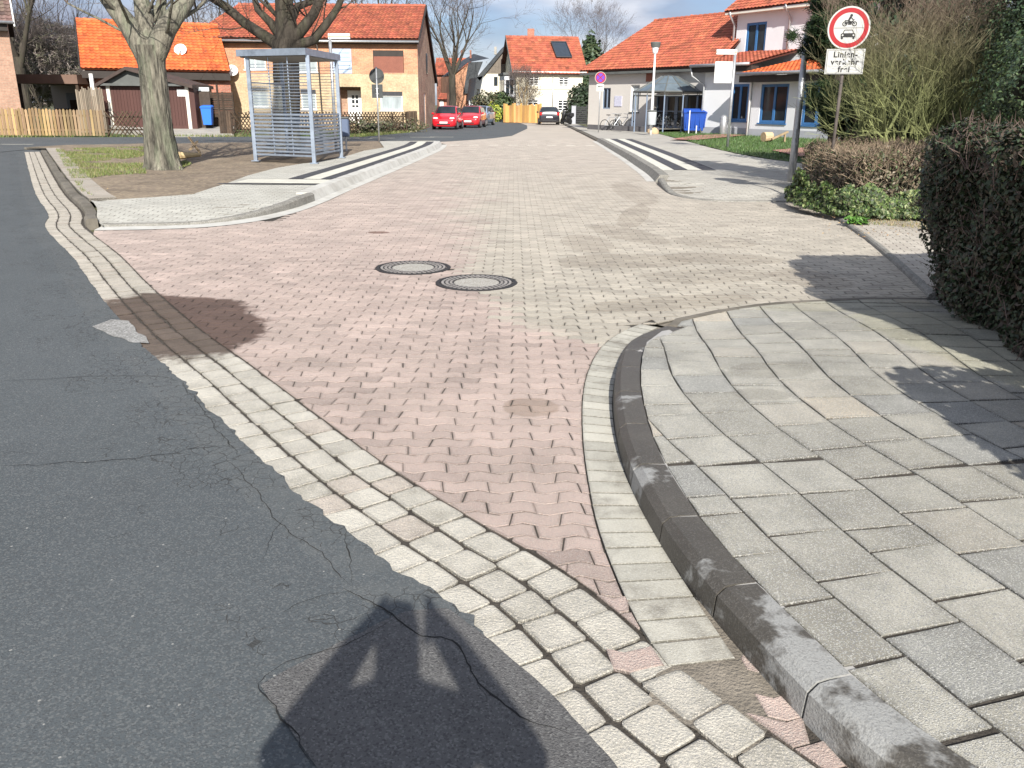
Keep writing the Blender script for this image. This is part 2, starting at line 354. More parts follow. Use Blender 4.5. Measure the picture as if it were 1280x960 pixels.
tilemat('tile_bright', (.62, .135, .035)); tilemat('tile_red', (.36, .098, .050)); tilemat('tile_orange', (.37, .10, .052)); tilemat('tile_brown', (.17, .115, .09)); tilemat('tile_dark', (.06, .06, .065))
G = MATS
# ------------------------------------------------------------------ polygon clipping for paving stones
def seg_near(c, a, b):
    ax, ay = a; bx, by = b; dx, dy = bx-ax, by-ay; l2 = dx*dx+dy*dy or 1e-9
    t = max(0, min(1, ((c[0]-ax)*dx+(c[1]-ay)*dy)/l2)); px, py = ax+dx*t, ay+dy*t
    return math.hypot(c[0]-px, c[1]-py)
def inside(c, R):
    r = False; n = len(R); j = n-1
    for i in range(n):
        if (R[i][1] > c[1]) != (R[j][1] > c[1]) and c[0] < (R[j][0]-R[i][0])*(c[1]-R[i][1])/(R[j][1]-R[i][1])+R[i][0]: r = not r
        j = i
    return r
def cliphalf(P, a, b):
    ex, ey = b[0]-a[0], b[1]-a[1]; out = []
    f = lambda p: ex*(p[1]-a[1])-ey*(p[0]-a[0])
    for i in range(len(P)):
        p, q = P[i-1], P[i]; fp, fq = f(p), f(q)
        if (fp >= 0) != (fq >= 0):
            t = fp/(fp-fq); out.append((p[0]+(q[0]-p[0])*t, p[1]+(q[1]-p[1])*t))
        if fq >= 0: out.append(q)
    return out
def area(P): return .5*sum(P[i-1][0]*P[i][1]-P[i][0]*P[i-1][1] for i in range(len(P)))
def clip_region(P, R):
    cx = sum(p[0] for p in P)/len(P); cy = sum(p[1] for p in P)/len(P); r = max(math.hypot(p[0]-cx, p[1]-cy) for p in P)
    segs = [(seg_near((cx, cy), R[i-1], R[i]), i) for i in range(len(R)) if min(R[i-1][1], R[i][1])-r <= cy <= max(R[i-1][1], R[i][1])+r]
    segs = [s for s in segs if s[0] < r]
    if not segs: return P if inside((cx, cy), R) else None
    for _, i in sorted(segs)[:3]:
        P = cliphalf(P, R[i-1], R[i])
        if len(P) < 3: return None
    return P if area(P) > 8e-4 else None
def smooth_path(P, n=6):
    P = [Vector((p[0], p[1])) for p in P]; out = []
    for i in range(len(P)-1):
        p0 = P[max(i-1, 0)]; p1 = P[i]; p2 = P[i+1]; p3 = P[min(i+2, len(P)-1)]
        for k in range(n):
            t = k/n; q = .5*((2*p1)+(p2-p0)*t+(2*p0-5*p1+4*p2-p3)*t*t+(-p0+3*p1-3*p2+p3)*t**3); out.append((q.x, q.y))
    out.append(tuple(P[-1])); return out
def resample(P, step):
    out = [P[0]]; acc = 0; need = step
    for i in range(1, len(P)):
        a, b = P[i-1], P[i]; l = math.hypot(b[0]-a[0], b[1]-a[1]); pos = 0
        while l-pos >= need:
            pos += need; t = pos/l; out.append((a[0]+(b[0]-a[0])*t, a[1]+(b[1]-a[1])*t)); need = step
        need -= l-pos
    return out
def offset_path(P, d):       # positive d: to the left of travel
    out = []
    for i in range(len(P)):
        a, b = P[max(i-1, 0)], P[min(i+1, len(P)-1)]; l = math.hypot(b[0]-a[0], b[1]-a[1]) or 1
        out.append((P[i][0]-(b[1]-a[1])/l*d, P[i][1]+(b[0]-a[0])/l*d))
    return out
def stone(mb, P, z, col, bev=.006, gap=.003, depth=.02, zf=None, drop=.004, rim=0, rimk=.7):
    n = len(P); cx = sum(p[0] for p in P)/n; cy = sum(p[1] for p in P)/n
    def inset(d):
        out = []
        for x, y in P:
            l = math.hypot(x-cx, y-cy) or 1; k = max(0, 1-d*1.25/l); out.append((cx+(x-cx)*k, cy+(y-cy)*k))
        return out
    a = inset(gap); b = inset(gap+bev); Z = (lambda x, y: z) if zf is None else (lambda x, y: zf(x, y)+z)
    V = [(x, y, Z(x, y)-depth) for x, y in a]+[(x, y, Z(x, y)-drop) for x, y in a]+[(x, y, Z(x, y)) for x, y in b]
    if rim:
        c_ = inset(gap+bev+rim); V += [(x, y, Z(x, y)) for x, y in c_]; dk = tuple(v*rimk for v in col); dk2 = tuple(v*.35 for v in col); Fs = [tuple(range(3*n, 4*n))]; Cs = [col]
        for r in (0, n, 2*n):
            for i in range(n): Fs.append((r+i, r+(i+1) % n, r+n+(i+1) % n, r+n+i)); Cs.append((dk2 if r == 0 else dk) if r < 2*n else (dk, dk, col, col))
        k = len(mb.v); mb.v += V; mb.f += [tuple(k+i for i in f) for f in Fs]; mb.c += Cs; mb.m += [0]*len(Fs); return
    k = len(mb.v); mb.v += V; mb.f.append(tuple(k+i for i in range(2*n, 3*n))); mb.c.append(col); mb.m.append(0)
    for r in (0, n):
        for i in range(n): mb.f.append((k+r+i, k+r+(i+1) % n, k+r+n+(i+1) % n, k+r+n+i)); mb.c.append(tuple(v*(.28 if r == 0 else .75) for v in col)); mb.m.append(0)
def lerp(a, b, t): return tuple(x+(y-x)*t for x, y in zip(a, b))
def nz2(x, y, s=1.0, seed=0.0): return mnoise.noise(Vector((x*s, y*s, seed)))

# ------------------------------------------------------------------ ground sheets
mb = MB(); mb.sheet([(-900, -300), (900, -300), (900, 1500), (-900, 1500)], -.05)
tag(mb.build('ground', G['field']), kind='structure')

sett_in = smooth_path([(-15.8, 29.0), (-8.85, 16.75), (-6.6, 13.0), (-5.9, 11.6), (-5.3, 10.65), (-4.3, 9.16), (-3.27, 7.5), (-2.32, 6.04), (-1.71, 5.19), (-1.09, 4.3),
                       (-.6, 3.61), (-.16, 3.06), (.18, 2.67), (.37, 2.37), (.51, 2.12), (.66, 1.9), (.84, 1.65), (1.02, 1.42), (1.45, .9)], 5)
gut_out = [(.47, 2.11), (.40, 2.39), (.345, 2.93), (.34, 3.4), (.355, 3.9), (.40, 4.5), (.47, 5.0), (.60, 5.55), (.78, 5.97), (.98, 6.26)]
flush = [(1.13, 6.3), (1.7, 6.75), (2.1, 6.97), (2.48, 7.1), (3.09, 7.24), (3.62, 7.24)]
rk = [(5.1, 14.9), (4.7, 14.98), (3.66, 15.02), (3.28, 15.3), (3.02, 15.9), (2.97, 16.8), (3.12, 19.0), (3.27, 21.2), (3.40, 24.5), (3.52, 27.7), (3.68, 34), (3.83, 40.67), (4.04, 57), (4.31, 82)]
lk = [(-2.76, 36.2), (-2.62, 33), (-2.68, 29.7), (-2.80, 26), (-2.93, 22.2), (-3.05, 19), (-3.14, 16.68), (-3.19, 14.6), (-3.3, 13.2), (-3.55, 12.15), (-4.0, 11.45), (-4.6, 11.15), (-5.45, 10.98)]
near_i = min(range(len(sett_in)), key=lambda i: math.hypot(sett_in[i][0]+5.3, sett_in[i][1]-10.65))
end_i = min(range(len(sett_in)), key=lambda i: math.hypot(sett_in[i][0]-1.02, sett_in[i][1]-1.42))
kbase = [(1.22, 1.15), (1.02, 1.45), (.85, 1.75), (.71, 2.18), (.59, 2.69), (.53, 3.2), (.515, 3.7), (.55, 4.3), (.62, 4.83), (.74, 5.43), (.90, 5.85), (1.16, 6.2)]
far_arc = [(.44, 84), (1.09, 71.6), (.95, 61.9), (-.09, 47.3), (-1.0, 43.6), (-1.79, 41.6), (-2.6, 40.0), (-3.43, 38.6)]
lk0 = lk
rk, lk, gut_out, flush = smooth_path(rk, 4), smooth_path(lk, 4), smooth_path(gut_out, 4), smooth_path(flush, 4)
pave = ([(1.02, 1.42), (1.06, 1.42)]+kbase[2:4]+[(.68, 2.13), (.47, 2.11)]+gut_out[1:]+flush+[(3.70, 7.33), (4.1, 9.0), (4.46, 10.71), (4.99, 13.68)]+rk+far_arc+lk+sett_in[near_i:end_i])
PAVE_END = 42.0

# asphalt: the sheet ends in a broken edge lying over the outer row of setts
edge = resample(offset_path(sett_in, -.455), .045)
jag = []
for i, (x, y) in enumerate(edge):
    s = 1.0 if y < 4.5 else max(.3, 1-(y-4.5)*.35)
    d = s*(.020*nz2(x, y, 9, 3)+.035*nz2(x, y, 2.1, 9)+random.uniform(-.008, .008)+.018*math.copysign(abs(nz2(x, y, 22, 5))**.6, nz2(x, y, 22, 5)))
    a, b = edge[max(i-1, 0)], edge[min(i+1, len(edge)-1)]; l = math.hypot(b[0]-a[0], b[1]-a[1]) or 1
    jag.append((x-(b[1]-a[1])/l*d, y+(b[0]-a[0])/l*d))
strip_w = .8
jag_out = offset_path(edge, -strip_w)
m = bpy.data.materials.new('asphalt'); G['asphalt'] = m; m.use_nodes = True; nt = m.node_tree; L = nt.links.new; bs = nt.nodes['Principled BSDF']
bs.inputs['Roughness'].default_value = .82; bs.inputs['Specular IOR Level'].default_value = .3
tc = N(nt, 'ShaderNodeTexCoord'); P_ = tc.outputs['Object']
def mth(op, a, b=None, clamp=False):
    x = N(nt, 'ShaderNodeMath', operation=op, use_clamp=clamp)
    for i, q in ((0, a), (1, b)):
        if q is None: continue
        if isinstance(q, (int, float)): x.inputs[i].default_value = q
        else: L(q, x.inputs[i])
    return x.outputs[0]
def rng(a, lo, hi, t0=0.0, t1=1.0):
    x = N(nt, 'ShaderNodeMapRange'); x.inputs[1].default_value = lo; x.inputs[2].default_value = hi; x.inputs[3].default_value = t0; x.inputs[4].default_value = t1; L(a, x.inputs[0]); return x.outputs[0]
def mxc(f, a, b, mode='MIX'):
    x = N(nt, 'ShaderNodeMix', data_type='RGBA', blend_type=mode)
    if isinstance(f, (int, float)): x.inputs[0].default_value = f
    else: L(f, x.inputs[0])
    for i, q in ((6, a), (7, b)):
        if isinstance(q, tuple): x.inputs[i].default_value = (*q, 1)
        else: L(q, x.inputs[i])
    return x.outputs[2]
def nse(s, d=4.0, r=.6):
    x = N(nt, 'ShaderNodeTexNoise', i_Scale=s, i_Detail=d, i_Roughness=r); L(P_, x.inputs[0]); return x.outputs[0]
big = rng(nse(.5, 6), .3, .7); base = mxc(big, (.066, .076, .081), (.086, .097, .102))
base = mxc(mth('MULTIPLY', rng(nse(2.6, 6, .7), .5, .72), .30), base, (.060, .066, .068))
vo = N(nt, 'ShaderNodeTexVoronoi', i_Scale=165.0); L(P_, vo.inputs[0]); sc_ = N(nt, 'ShaderNodeSeparateColor'); L(vo.outputs['Color'], sc_.inputs[0])
base = mxc(mth('MULTIPLY', mth('GREATER_THAN', sc_.outputs[0], .72), .40), base, (.165, .17, .165))
base = mxc(mth('MULTIPLY', mth('GREATER_THAN', sc_.outputs[1], .72), .45), base, (.05, .053, .055))
vo2 = N(nt, 'ShaderNodeTexVoronoi', i_Scale=48.0); L(P_, vo2.inputs[0]); sc2 = N(nt, 'ShaderNodeSeparateColor'); L(vo2.outputs['Color'], sc2.inputs[0])
chip = mth('MULTIPLY', mth('GREATER_THAN', sc2.outputs[0], .984), mth('LESS_THAN', vo2.outputs['Distance'], .22)); base = mxc(mth('MULTIPLY', chip, .6), base, (.38, .37, .34))
vc = N(nt, 'ShaderNodeVertexColor', layer_name='tint'); sm = N(nt, 'ShaderNodeSeparateColor'); L(vc.outputs[0], sm.inputs[0]); mask = mth('SUBTRACT', 1.0, sm.outputs[0])
dist = N(nt, 'ShaderNodeMix', data_type='VECTOR'); dist.inputs[0].default_value = .12; nc = N(nt, 'ShaderNodeTexNoise', i_Scale=5.0, i_Detail=5.0); L(P_, nc.inputs[0]); L(P_, dist.inputs[4]); L(nc.outputs['Color'], dist.inputs[5])
ve = N(nt, 'ShaderNodeTexVoronoi', feature='DISTANCE_TO_EDGE', i_Scale=17.0); L(dist.outputs[1], ve.inputs[0])
patchy = rng(nse(1.7, 3), .38, .56)
crk = mth('MULTIPLY', mth('LESS_THAN', ve.outputs['Distance'], .022), mth('GREATER_THAN', mth('MULTIPLY', mask, patchy), .37))
rough_ = mth('MULTIPLY', mth('GREATER_THAN', mask, .82), rng(nse(9, 5), .35, .55)); base = mxc(mth('MULTIPLY', rough_, .25), base, (.13, .135, .13))
base = mxc(mth('MULTIPLY', crk, .75), base, (.032, .032, .03)); L(base, bs.inputs['Base Color'])
hh = mth('ADD', mth('MULTIPLY', nse(170, 3), .8), mth('MULTIPLY', crk, -1.4)); bp = N(nt, 'ShaderNodeBump', i_Strength=.6, i_Distance=.006); L(hh, bp.inputs['Height']); L(bp.outputs[0], bs.inputs['Normal'])

mb = MB()
outer = [(x, y) for x, y in jag_out]
island_far = [(-16.9, 30.2), (-16.4, 31.9), (-15.2, 32.9), (-12.0, 34.4), (-8.6, 35.9), (-5.4, 37.3), (-3.6, 38.3)]
poly = [outer[-1], (outer[-1][0]-.3, -3), (-70, -3), (-70, 39.5), (-23.8, 40.6), (-19.4, 41.4), (-14.3, 44.2), (-8.8, 44.6), (-7.3, 45.4), (-6.4, 52), (-6.1, 60), (-6.2, 75), (-8, 96), (-30, 120), (-26, 126), (-3, 99)]+far_arc+[(-3.9, 38.35)]+list(reversed(island_far))+[outer[0]]
# far part of the sheet, then the strip along the edge that carries the broken rim
mb.sheet(poly+outer[1:-1], .014, (1, 1, 1))
for i in range(len(jag)-1):
    for k in range(4):
        a0, a1 = k/4, (k+1)/4
        q = [lerp(jag_out[i], jag[i], a0), lerp(jag_out[i], jag[i], a1), lerp(jag_out[i+1], jag[i+1], a1), lerp(jag_out[i+1], jag[i+1], a0)]
        zz = [.014+.004*(a0), .014+.004*a1, .014+.004*a1, .014+.004*a0]
        mcol = 1-(a0+a1)/2
        mb.face([(q[0][0], q[0][1], zz[0]), (q[3][0], q[3][1], zz[3]), (q[2][0], q[2][1], zz[2]), (q[1][0], q[1][1], zz[1])], (mcol,)*3)
    a, b = jag[i], jag[i+1]; mb.face([(a[0], a[1], .018), (b[0], b[1], .018), (b[0], b[1], -.01), (a[0], a[1], -.01)][::-1], (.1,)*3)
mb.sheet([(-24, 25.5), (-16.2, 28.7), (-15.6, 29.3), (-16.3, 31.2), (-24, 33)], .003, (1, 1, 1))
o = mb.build('asphalt_road', G['asphalt']); tag(o, kind='structure')
me = o.data
for p in me.polygons:
    pass

# joint beds
mb = MB(); mb.sheet([(.38, 1.95), (.62, 1.75), (.95, 2.2), (.60, 2.5)], .0105); tag(mb.build('gutter_bed', G['joint_sand']), kind='structure')
mb = MB()
for pth_, l_, r_ in ((rk, .35, -.45), (lk, .6, -.3), (flush, .25, -.3), (gut_out, .5, -.3), (kbase, .3, -.3)):
    A_2, B_2 = offset_path(pth_, l_), offset_path(pth_, r_)
    for i in range(len(pth_)-1):
        f = [A_2[i], A_2[i+1], B_2[i+1], B_2[i]]
        if area(f) < 0: f.reverse()
        mb.face([(*p, -.006+.0005*(i % 3)) for p in f])
tag(mb.build('kerb_bed', G['joint_sand']), kind='structure')
mb = MB(); mb.sheet(pave, .0065); tag(mb.build('paving_bed', G['joint']), kind='structure')
mb = MB(); a_, b_ = offset_path(sett_in, .03), offset_path(sett_in, -.9)
for i in range(len(a_)-1): mb.face([(*b_[i], .003), (*b_[i+1], .003), (*a_[i+1], .003), (*a_[i], .003)])
tag(mb.build('sett_bed', G['joint']), kind='structure')
mb = MB(); mb.sheet([p for p in pave if p[1] > PAVE_END-6 and p[1] < 100 and (p[0] > -2.2 or p[1] > 38)]+[(-2.72, 36.5)] if False else [(-1.79, PAVE_END-.3), (3.85, PAVE_END-.3), (4.04, 57), (4.31, 82), (4.4, 97), (-3, 99), (.44, 84), (1.09, 71.6), (.95, 61.9), (-.09, 47.3), (-1.0, 43.6)], .010)
tag(mb.build('far_road', G['paver_far']), kind='structure')

# wavy interlocking pavers
PL, PH, AMP = .2, .1, .018
def wave(x, row): return AMP*(1-4*abs(((x/PL+.25) % 1)-.5))
def beige_edge(y):
    T = [(36, -1.5), (18, -.95), (11, -.7), (7.6, -.33), (6.3, .02), (5.85, .33), (5.6, .62), (5.2, 9)]
    for (y1, x1), (y0, x0) in zip(T, T[1:]):
        if y0 <= y <= y1: return x0+(x1-x0)*(y-y0)/(y1-y0)
    return -1.5 if y > 36 else 9
mb = MB(); rows = int((PAVE_END-1.4)/PH); R1 = [p for p in pave]
man = [(-1.02, 8.53, .385), (-.34, 7.79, .385)]
for r in range(rows):
    y0 = 1.4+r*PH; ph = (r % 2)*PL/2
    x0 = -6.2 if y0 < 12 else -3.4; x1 = 5.4
    if y0 < 6: x0 = -2.8
    if y0 > 15: x1 = 4.2
    if y0 < 7.5: x1 = 4
    fine = y0 < 22
    k = 0; nx = int((x1-x0)/PL)
    xs0 = math.floor(x0/PL)*PL+ph
    for k in range(nx+2):
        xa = xs0+k*PL; xb = xa+PL
        jx, jy = random.uniform(-.002, .002), random.uniform(-.002, .002)
        if fine:
            sl = .012*(1 if r % 2 else -1)
            bot = [(xa+PL*t, y0+wave(xa+PL*t, r)) for t in (0, .25, .5, .75, 1)]
            top = [(xa+PL*t, y0+PH+wave(xa+PL*t, r)) for t in (1, .75, .5, .25, 0)]
            gy_ = .0015 if y0 < 14 else .001; P = [(x+jx+(sl if i < 5 else -sl)*(.5), y+jy+(gy_ if i < 5 else -gy_)) for i, (x, y) in enumerate(bot+top)]
        else: P = [(xa, y0), (xb, y0), (xb, y0+PH), (xa, y0+PH)]
        cx, cy = xa+PL/2, y0+PH/2
        if any((cx-a)**2+(cy-b)**2 < (c+.03)**2 for a, b, c in man):
            if any((cx-a)**2+(cy-b)**2 < (c-.05)**2 for a, b, c in man): continue
            P2 = []
            for q in P:
                for a, b, c in man:
                    d = math.hypot(q[0]-a, q[1]-b)
                    if d < c+.004: q = (a+(q[0]-a)*(c+.004)/d, b+(q[1]-b)*(c+.004)/d)
                P2.append(q)
            P = P2
        if math.hypot(cx-.60, cy-2.08) < .14: continue
        P = clip_region(P, R1)
        if not P: continue
        soft = .04+max(0, cy-8)*.03
        d = cx-beige_edge(cy)+nz2(cx, cy, 1.1, 4)*soft*3+random.gauss(0, .05+soft*.5)
        t = max(0, min(1, .5+d/(soft*4+.02)))
        pink = (.480, .372, .322); beige = (.465, .422, .345)
        c = lerp(pink, beige, t); br = random.gauss(1, .075)
        if random.random() < .06: br *= .82
        far = max(0, min(1, (cy-7.5)/17)); c = lerp(c, (.425, .372, .318), far*.85)
        c = tuple(v*br for v in c)
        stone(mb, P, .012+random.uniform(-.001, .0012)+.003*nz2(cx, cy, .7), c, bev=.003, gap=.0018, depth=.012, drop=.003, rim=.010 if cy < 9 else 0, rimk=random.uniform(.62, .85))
tag(mb.build('block_paving', G['paver']), kind='structure')

# rows of setts between asphalt and paving
mb = MB()
for row in range(4):
    pa = offset_path(sett_in, -.005-row*.158)
    pb = offset_path(sett_in, -.005-(row+1)*.158)
    # walk by arc length of the inner line
    S = [0]
    for k in range(1, len(pa)): S.append(S[-1]+math.hypot(pa[k][0]-pa[k-1][0], pa[k][1]-pa[k-1][1]))
    def pick(path, s):
        import bisect
        k = min(max(1, bisect.bisect_left(S, s)), len(S)-1); t = (s-S[k-1])/max(1e-9, S[k]-S[k-1]); return lerp(path[k-1], path[k], t)
    s = random.uniform(0, .1)
    while s < S[-1]-.25:
        ln = random.uniform(.15, .20) if s > 8 else random.uniform(.2, .4)
        w0, w1 = random.uniform(.0, .008), random.uniform(.0, .008); j = lambda: random.uniform(-.006, .006)
        A, B, C, D = pick(pa, s), pick(pa, s+ln), pick(pb, s+ln), pick(pb, s)
        q = [lerp(D, A, .02), lerp(C, B, .02), lerp(C, B, .98), lerp(D, A, .98)]
        q = [(x+j(), y+j()) for x, y in q]
        if area(q) < 0: q.reverse()
        # rounded corners
        P = []
        for k in range(4):
            p, pr, nx = q[k], q[k-1], q[(k+1) % 4]; f = random.uniform(.06, .16); f2 = .035
            P += [lerp(p, pr, f), lerp(lerp(p, pr, f2), nx, f2), lerp(p, nx, f)]
        t = random.random(); c = lerp((.43, .405, .345), (.54, .51, .435), t)
        if random.random() < .06: c = lerp(c, (.45, .36, .30), .5)
        if P[0][1] > 6: c = lerp(c, (.42, .37, .30), .6)
        hgt = .012 if row < 3 else .009
        if row in (0, 1): hgt += .002; c = tuple(v*.90 for v in c)
        gap = .0045 if row in (0, 1) else .003
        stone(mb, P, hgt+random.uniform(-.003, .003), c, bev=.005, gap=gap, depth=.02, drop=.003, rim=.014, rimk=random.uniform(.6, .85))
        s += ln
tag(mb.build('sett_rows', G['sett']), kind='structure')

# gutter of flat stones along the kerb
gi = [(.685, 2.15), (.60, 2.66), (.535, 3.2), (.52, 3.7), (.552, 4.3), (.625, 4.83), (.745, 5.43), (.90, 5.83), (1.1, 6.15)]
go_s, gi_s = smooth_path(gut_out, 8), smooth_path(gi, 8)
ga, gb = resample(go_s, .16*1.0), None
def along(path, t):
    S = [0]
    for k in range(1, len(path)): S.append(S[-1]+math.hypot(path[k][0]-path[k-1][0], path[k][1]-path[k-1][1]))
    s = t*S[-1]
    for k in range(1, len(path)):
        if S[k] >= s-1e-9: u = (s-S[k-1])/max(1e-9, S[k]-S[k-1]); return lerp(path[k-1], path[k], u)
    return path[-1]
mb = MB(); n = 36
for k in range(n):
    t0, t1 = k/n, (k+1)/n
    t0 += .0010; t1 -= .0010; P = [along(go_s, t0), along(gi_s, t0), along(gi_s, t1), along(go_s, t1)]
    if area(P) < 0: P.reverse()
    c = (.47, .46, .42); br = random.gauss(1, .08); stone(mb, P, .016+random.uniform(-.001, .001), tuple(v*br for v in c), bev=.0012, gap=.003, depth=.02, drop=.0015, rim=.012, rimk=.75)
tag(mb.build('gutter', G['gutter']), kind='structure')

# kerbs: stones swept along a path
def kerb(name, path, width, htop, mat, seglen=.5, face=.035, base=0.0, side=1, zbase=-.05, joint=.006, htfun=None):
    pth = smooth_path(path, 10); S = [0]
    for k in range(1, len(pth)): S.append(S[-1]+math.hypot(pth[k][0]-pth[k-1][0], pth[k][1]-pth[k-1][1]))
    tot = S[-1]; n = max(1, round(tot/seglen)); mb = MB()
    back = offset_path(pth, -side*width)
    def pt(path_, s):
        for k in range(1, len(pth)):
            if S[k] >= s-1e-9: return lerp(path_[k-1], path_[k], (s-S[k-1])/max(1e-9, S[k]-S[k-1]))
        return path_[-1]
    for i in range(n):
        s0, s1 = i*tot/n+joint/2, (i+1)*tot/n-joint/2; sub = 4; rings = []
        for q in range(sub+1):
            s = s0+(s1-s0)*q/sub; F, B = pt(pth, s), pt(back, s); h = htfun(s, F) if htfun else htop
            ch = min(.03, h*.3); fc = face*min(1, h/.1)
            e = .002 if q in (0, sub) else 0
            cw = min(.028, h*.3) if face < .06 else fc; rings.append([(*F, zbase), (*lerp(F, B, .01), 0+.004), (*lerp(F, B, (.010 if face < .06 else fc*.5)/width), max(.006, h-cw)-e), (*lerp(F, B, ((.012+cw) if face < .06 else fc+.01)/width), h-e*2), (*lerp(F, B, .5), h+.001-e), (*lerp(F, B, .99), h-e*2), (*B, zbase)])
        V = [p for r in rings for p in r]; m_ = 7; Fs = []
        for q in range(sub):
            for k in range(m_-1):
                f = (q*m_+k, (q+1)*m_+k, (q+1)*m_+k+1, q*m_+k+1); Fs.append(f if side > 0 else tuple(reversed(f)))
        c0, c1 = tuple(range(m_)), tuple(sub*m_+k for k in reversed(range(m_)))
        Fs += [c0 if side > 0 else tuple(reversed(c0)), c1 if side > 0 else tuple(reversed(c1))]
        mb.mesh(V, Fs)
    return tag(mb.build(name, mat), kind='structure')
# raised kerb round the corner, falling to road level where the crossing begins
def kh(s, F):
    y = F[1]
    return .125 if y < 4.7 else .125-.105*min(1, (y-4.7)/1.35)
kerb('kerb', kbase[1:], .15, .125, G['kerb_wet'], seglen=.5, face=.045, htfun=kh, side=1, joint=.010)
kerb('kerb_mortar', offset_path(smooth_path(kbase[1:], 4), -.007), .118, .12, M('mortar', (.36, .35, .33), .9), seglen=9, face=.045, htfun=lambda s, F: kh(s, F)-.006, side=1, joint=0)
kerb('kerb', [(1.45, .75), (1.3, 1.0), (1.17, 1.24), (1.02, 1.445)], .15, .125, G['kerb_grey'], seglen=.5, face=.045, joint=.008)
kerb('flush_kerb', [(1.17, 6.21)]+flush[1:], .085, .022, G['kerb_old'], seglen=1.0, face=.004, side=1)

# slabs of the corner pavement, in strips that swing with the kerb
kback = smooth_path(offset_path(smooth_path(kbase, 3), -.152), 2)
flush_in = offset_path([(1.17, 6.21)]+flush[1:], -.088)
kb2 = [p for p in kback if p[1] < 6.0]
corner = [(1.45, .5)]+[(6, .5), (6, 7.1), (3.7, 7.14)]+list(reversed(flush_in[1:]))+list(reversed(kb2))
if area(corner) < 0: corner.reverse()
def dflush(x, y): return min(seg_near((x, y), flush_in[i], flush_in[i+1]) for i in range(len(flush_in)-1))
def zs(x, y):
    d = dflush(x, y); t = min(1, d/1.5); t = t*t*(3-2*t)
    return .02+.103*t
mb = MB(); mb.sheet(corner, 0); 
zz = MB()
gx = [1.0+.1*i-.5 for i in range(60)]
for i in range(56):
    for j in range(66):
        x, y = .6+i*.1, .6+j*.1
        c = (x+.05, y+.05)
        P = clip_region([(x, y), (x+.1, y), (x+.1, y+.1), (x, y+.1)], corner)
        if P: zz.face([(a, b, zs(a, b)-.007) for a, b in P])
tag(zz.build('pavement_bed', G['joint']), kind='structure')
NL = [(1.0, 2.66), (1.5, 2.50), (2.0, 2.33), (2.5, 2.18), (3.0, 2.075), (3.2, 2.04), (3.5, 1.96), (3.8, 1.89), (4.1, 1.85), (4.4, 1.825), (4.75, 1.83), (5.0, 1.86), (5.5, 1.92), (6.0, 1.96), (6.5, 2.02), (7.4, 2.12)]
nl = smooth_path([(x, y) for y, x in NL], 6)
mb = MB(); rs = random.Random(5)
for k in range(-6, 14):
    L0 = [(x+k*.3, y) for x, y in nl]; L1 = [(x+(k+1)*.3, y) for x, y in nl]
    S = [0]
    for q in range(1, len(L0)): S.append(S[-1]+math.hypot(L0[q][0]-L0[q-1][0], L0[q][1]-L0[q-1][1]))
    s = -.3+rs.uniform(0, .3)
    sh = {0: 0}
    while s < S[-1]-.01:
        ln = .315 if rs.random() > .06 else .16
        def at_s(Lp, s_, d):
            s_ = min(max(s_, 0), S[-1])
            for q in range(1, len(S)):
                if S[q] >= s_-1e-9:
                    t = (s_-S[q-1])/max(1e-9, S[q]-S[q-1]); return lerp(Lp[q-1], Lp[q], t)
            return Lp[-1]
        dirx = at_s(L0, s+.1, 0)[0]-at_s(L0, s, 0)[0]; diry = at_s(L0, s+.1, 0)[1]-at_s(L0, s, 0)[1] or .1
        skew = -dirx/diry*.3*.9      # joints square to the strip
        e_ = .0055; P = [at_s(L0, s+e_, 0), at_s(L1, s+skew+e_, 0), at_s(L1, s+skew+ln-e_, 0), at_s(L0, s+ln-e_, 0)]
        s += ln
        if area(P) < .004: continue
        a, b, c_, d_ = P
        P = [a, lerp(a, b, .5), b, lerp(b, c_, .5), c_, lerp(c_, d_, .5), d_, lerp(d_, a, .5)]
        P = clip_region(P, corner)
        if not P: continue
        cc = sum(p[0] for p in P)/len(P), sum(p[1] for p in P)/len(P)
        t = rs.random(); col = lerp((.385, .362, .30), (.52, .492, .415), t)
        u = rs.random()
        if u < .045: col = (.57, .50, .39)
        elif u < .14: col = (.49, .45, .37)
        elif u < .22: col = (.37, .36, .32)
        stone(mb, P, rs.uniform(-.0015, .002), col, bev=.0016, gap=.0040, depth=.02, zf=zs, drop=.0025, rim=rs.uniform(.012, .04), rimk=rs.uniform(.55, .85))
tag(mb.build('pavement', G['slab']), kind='structure')

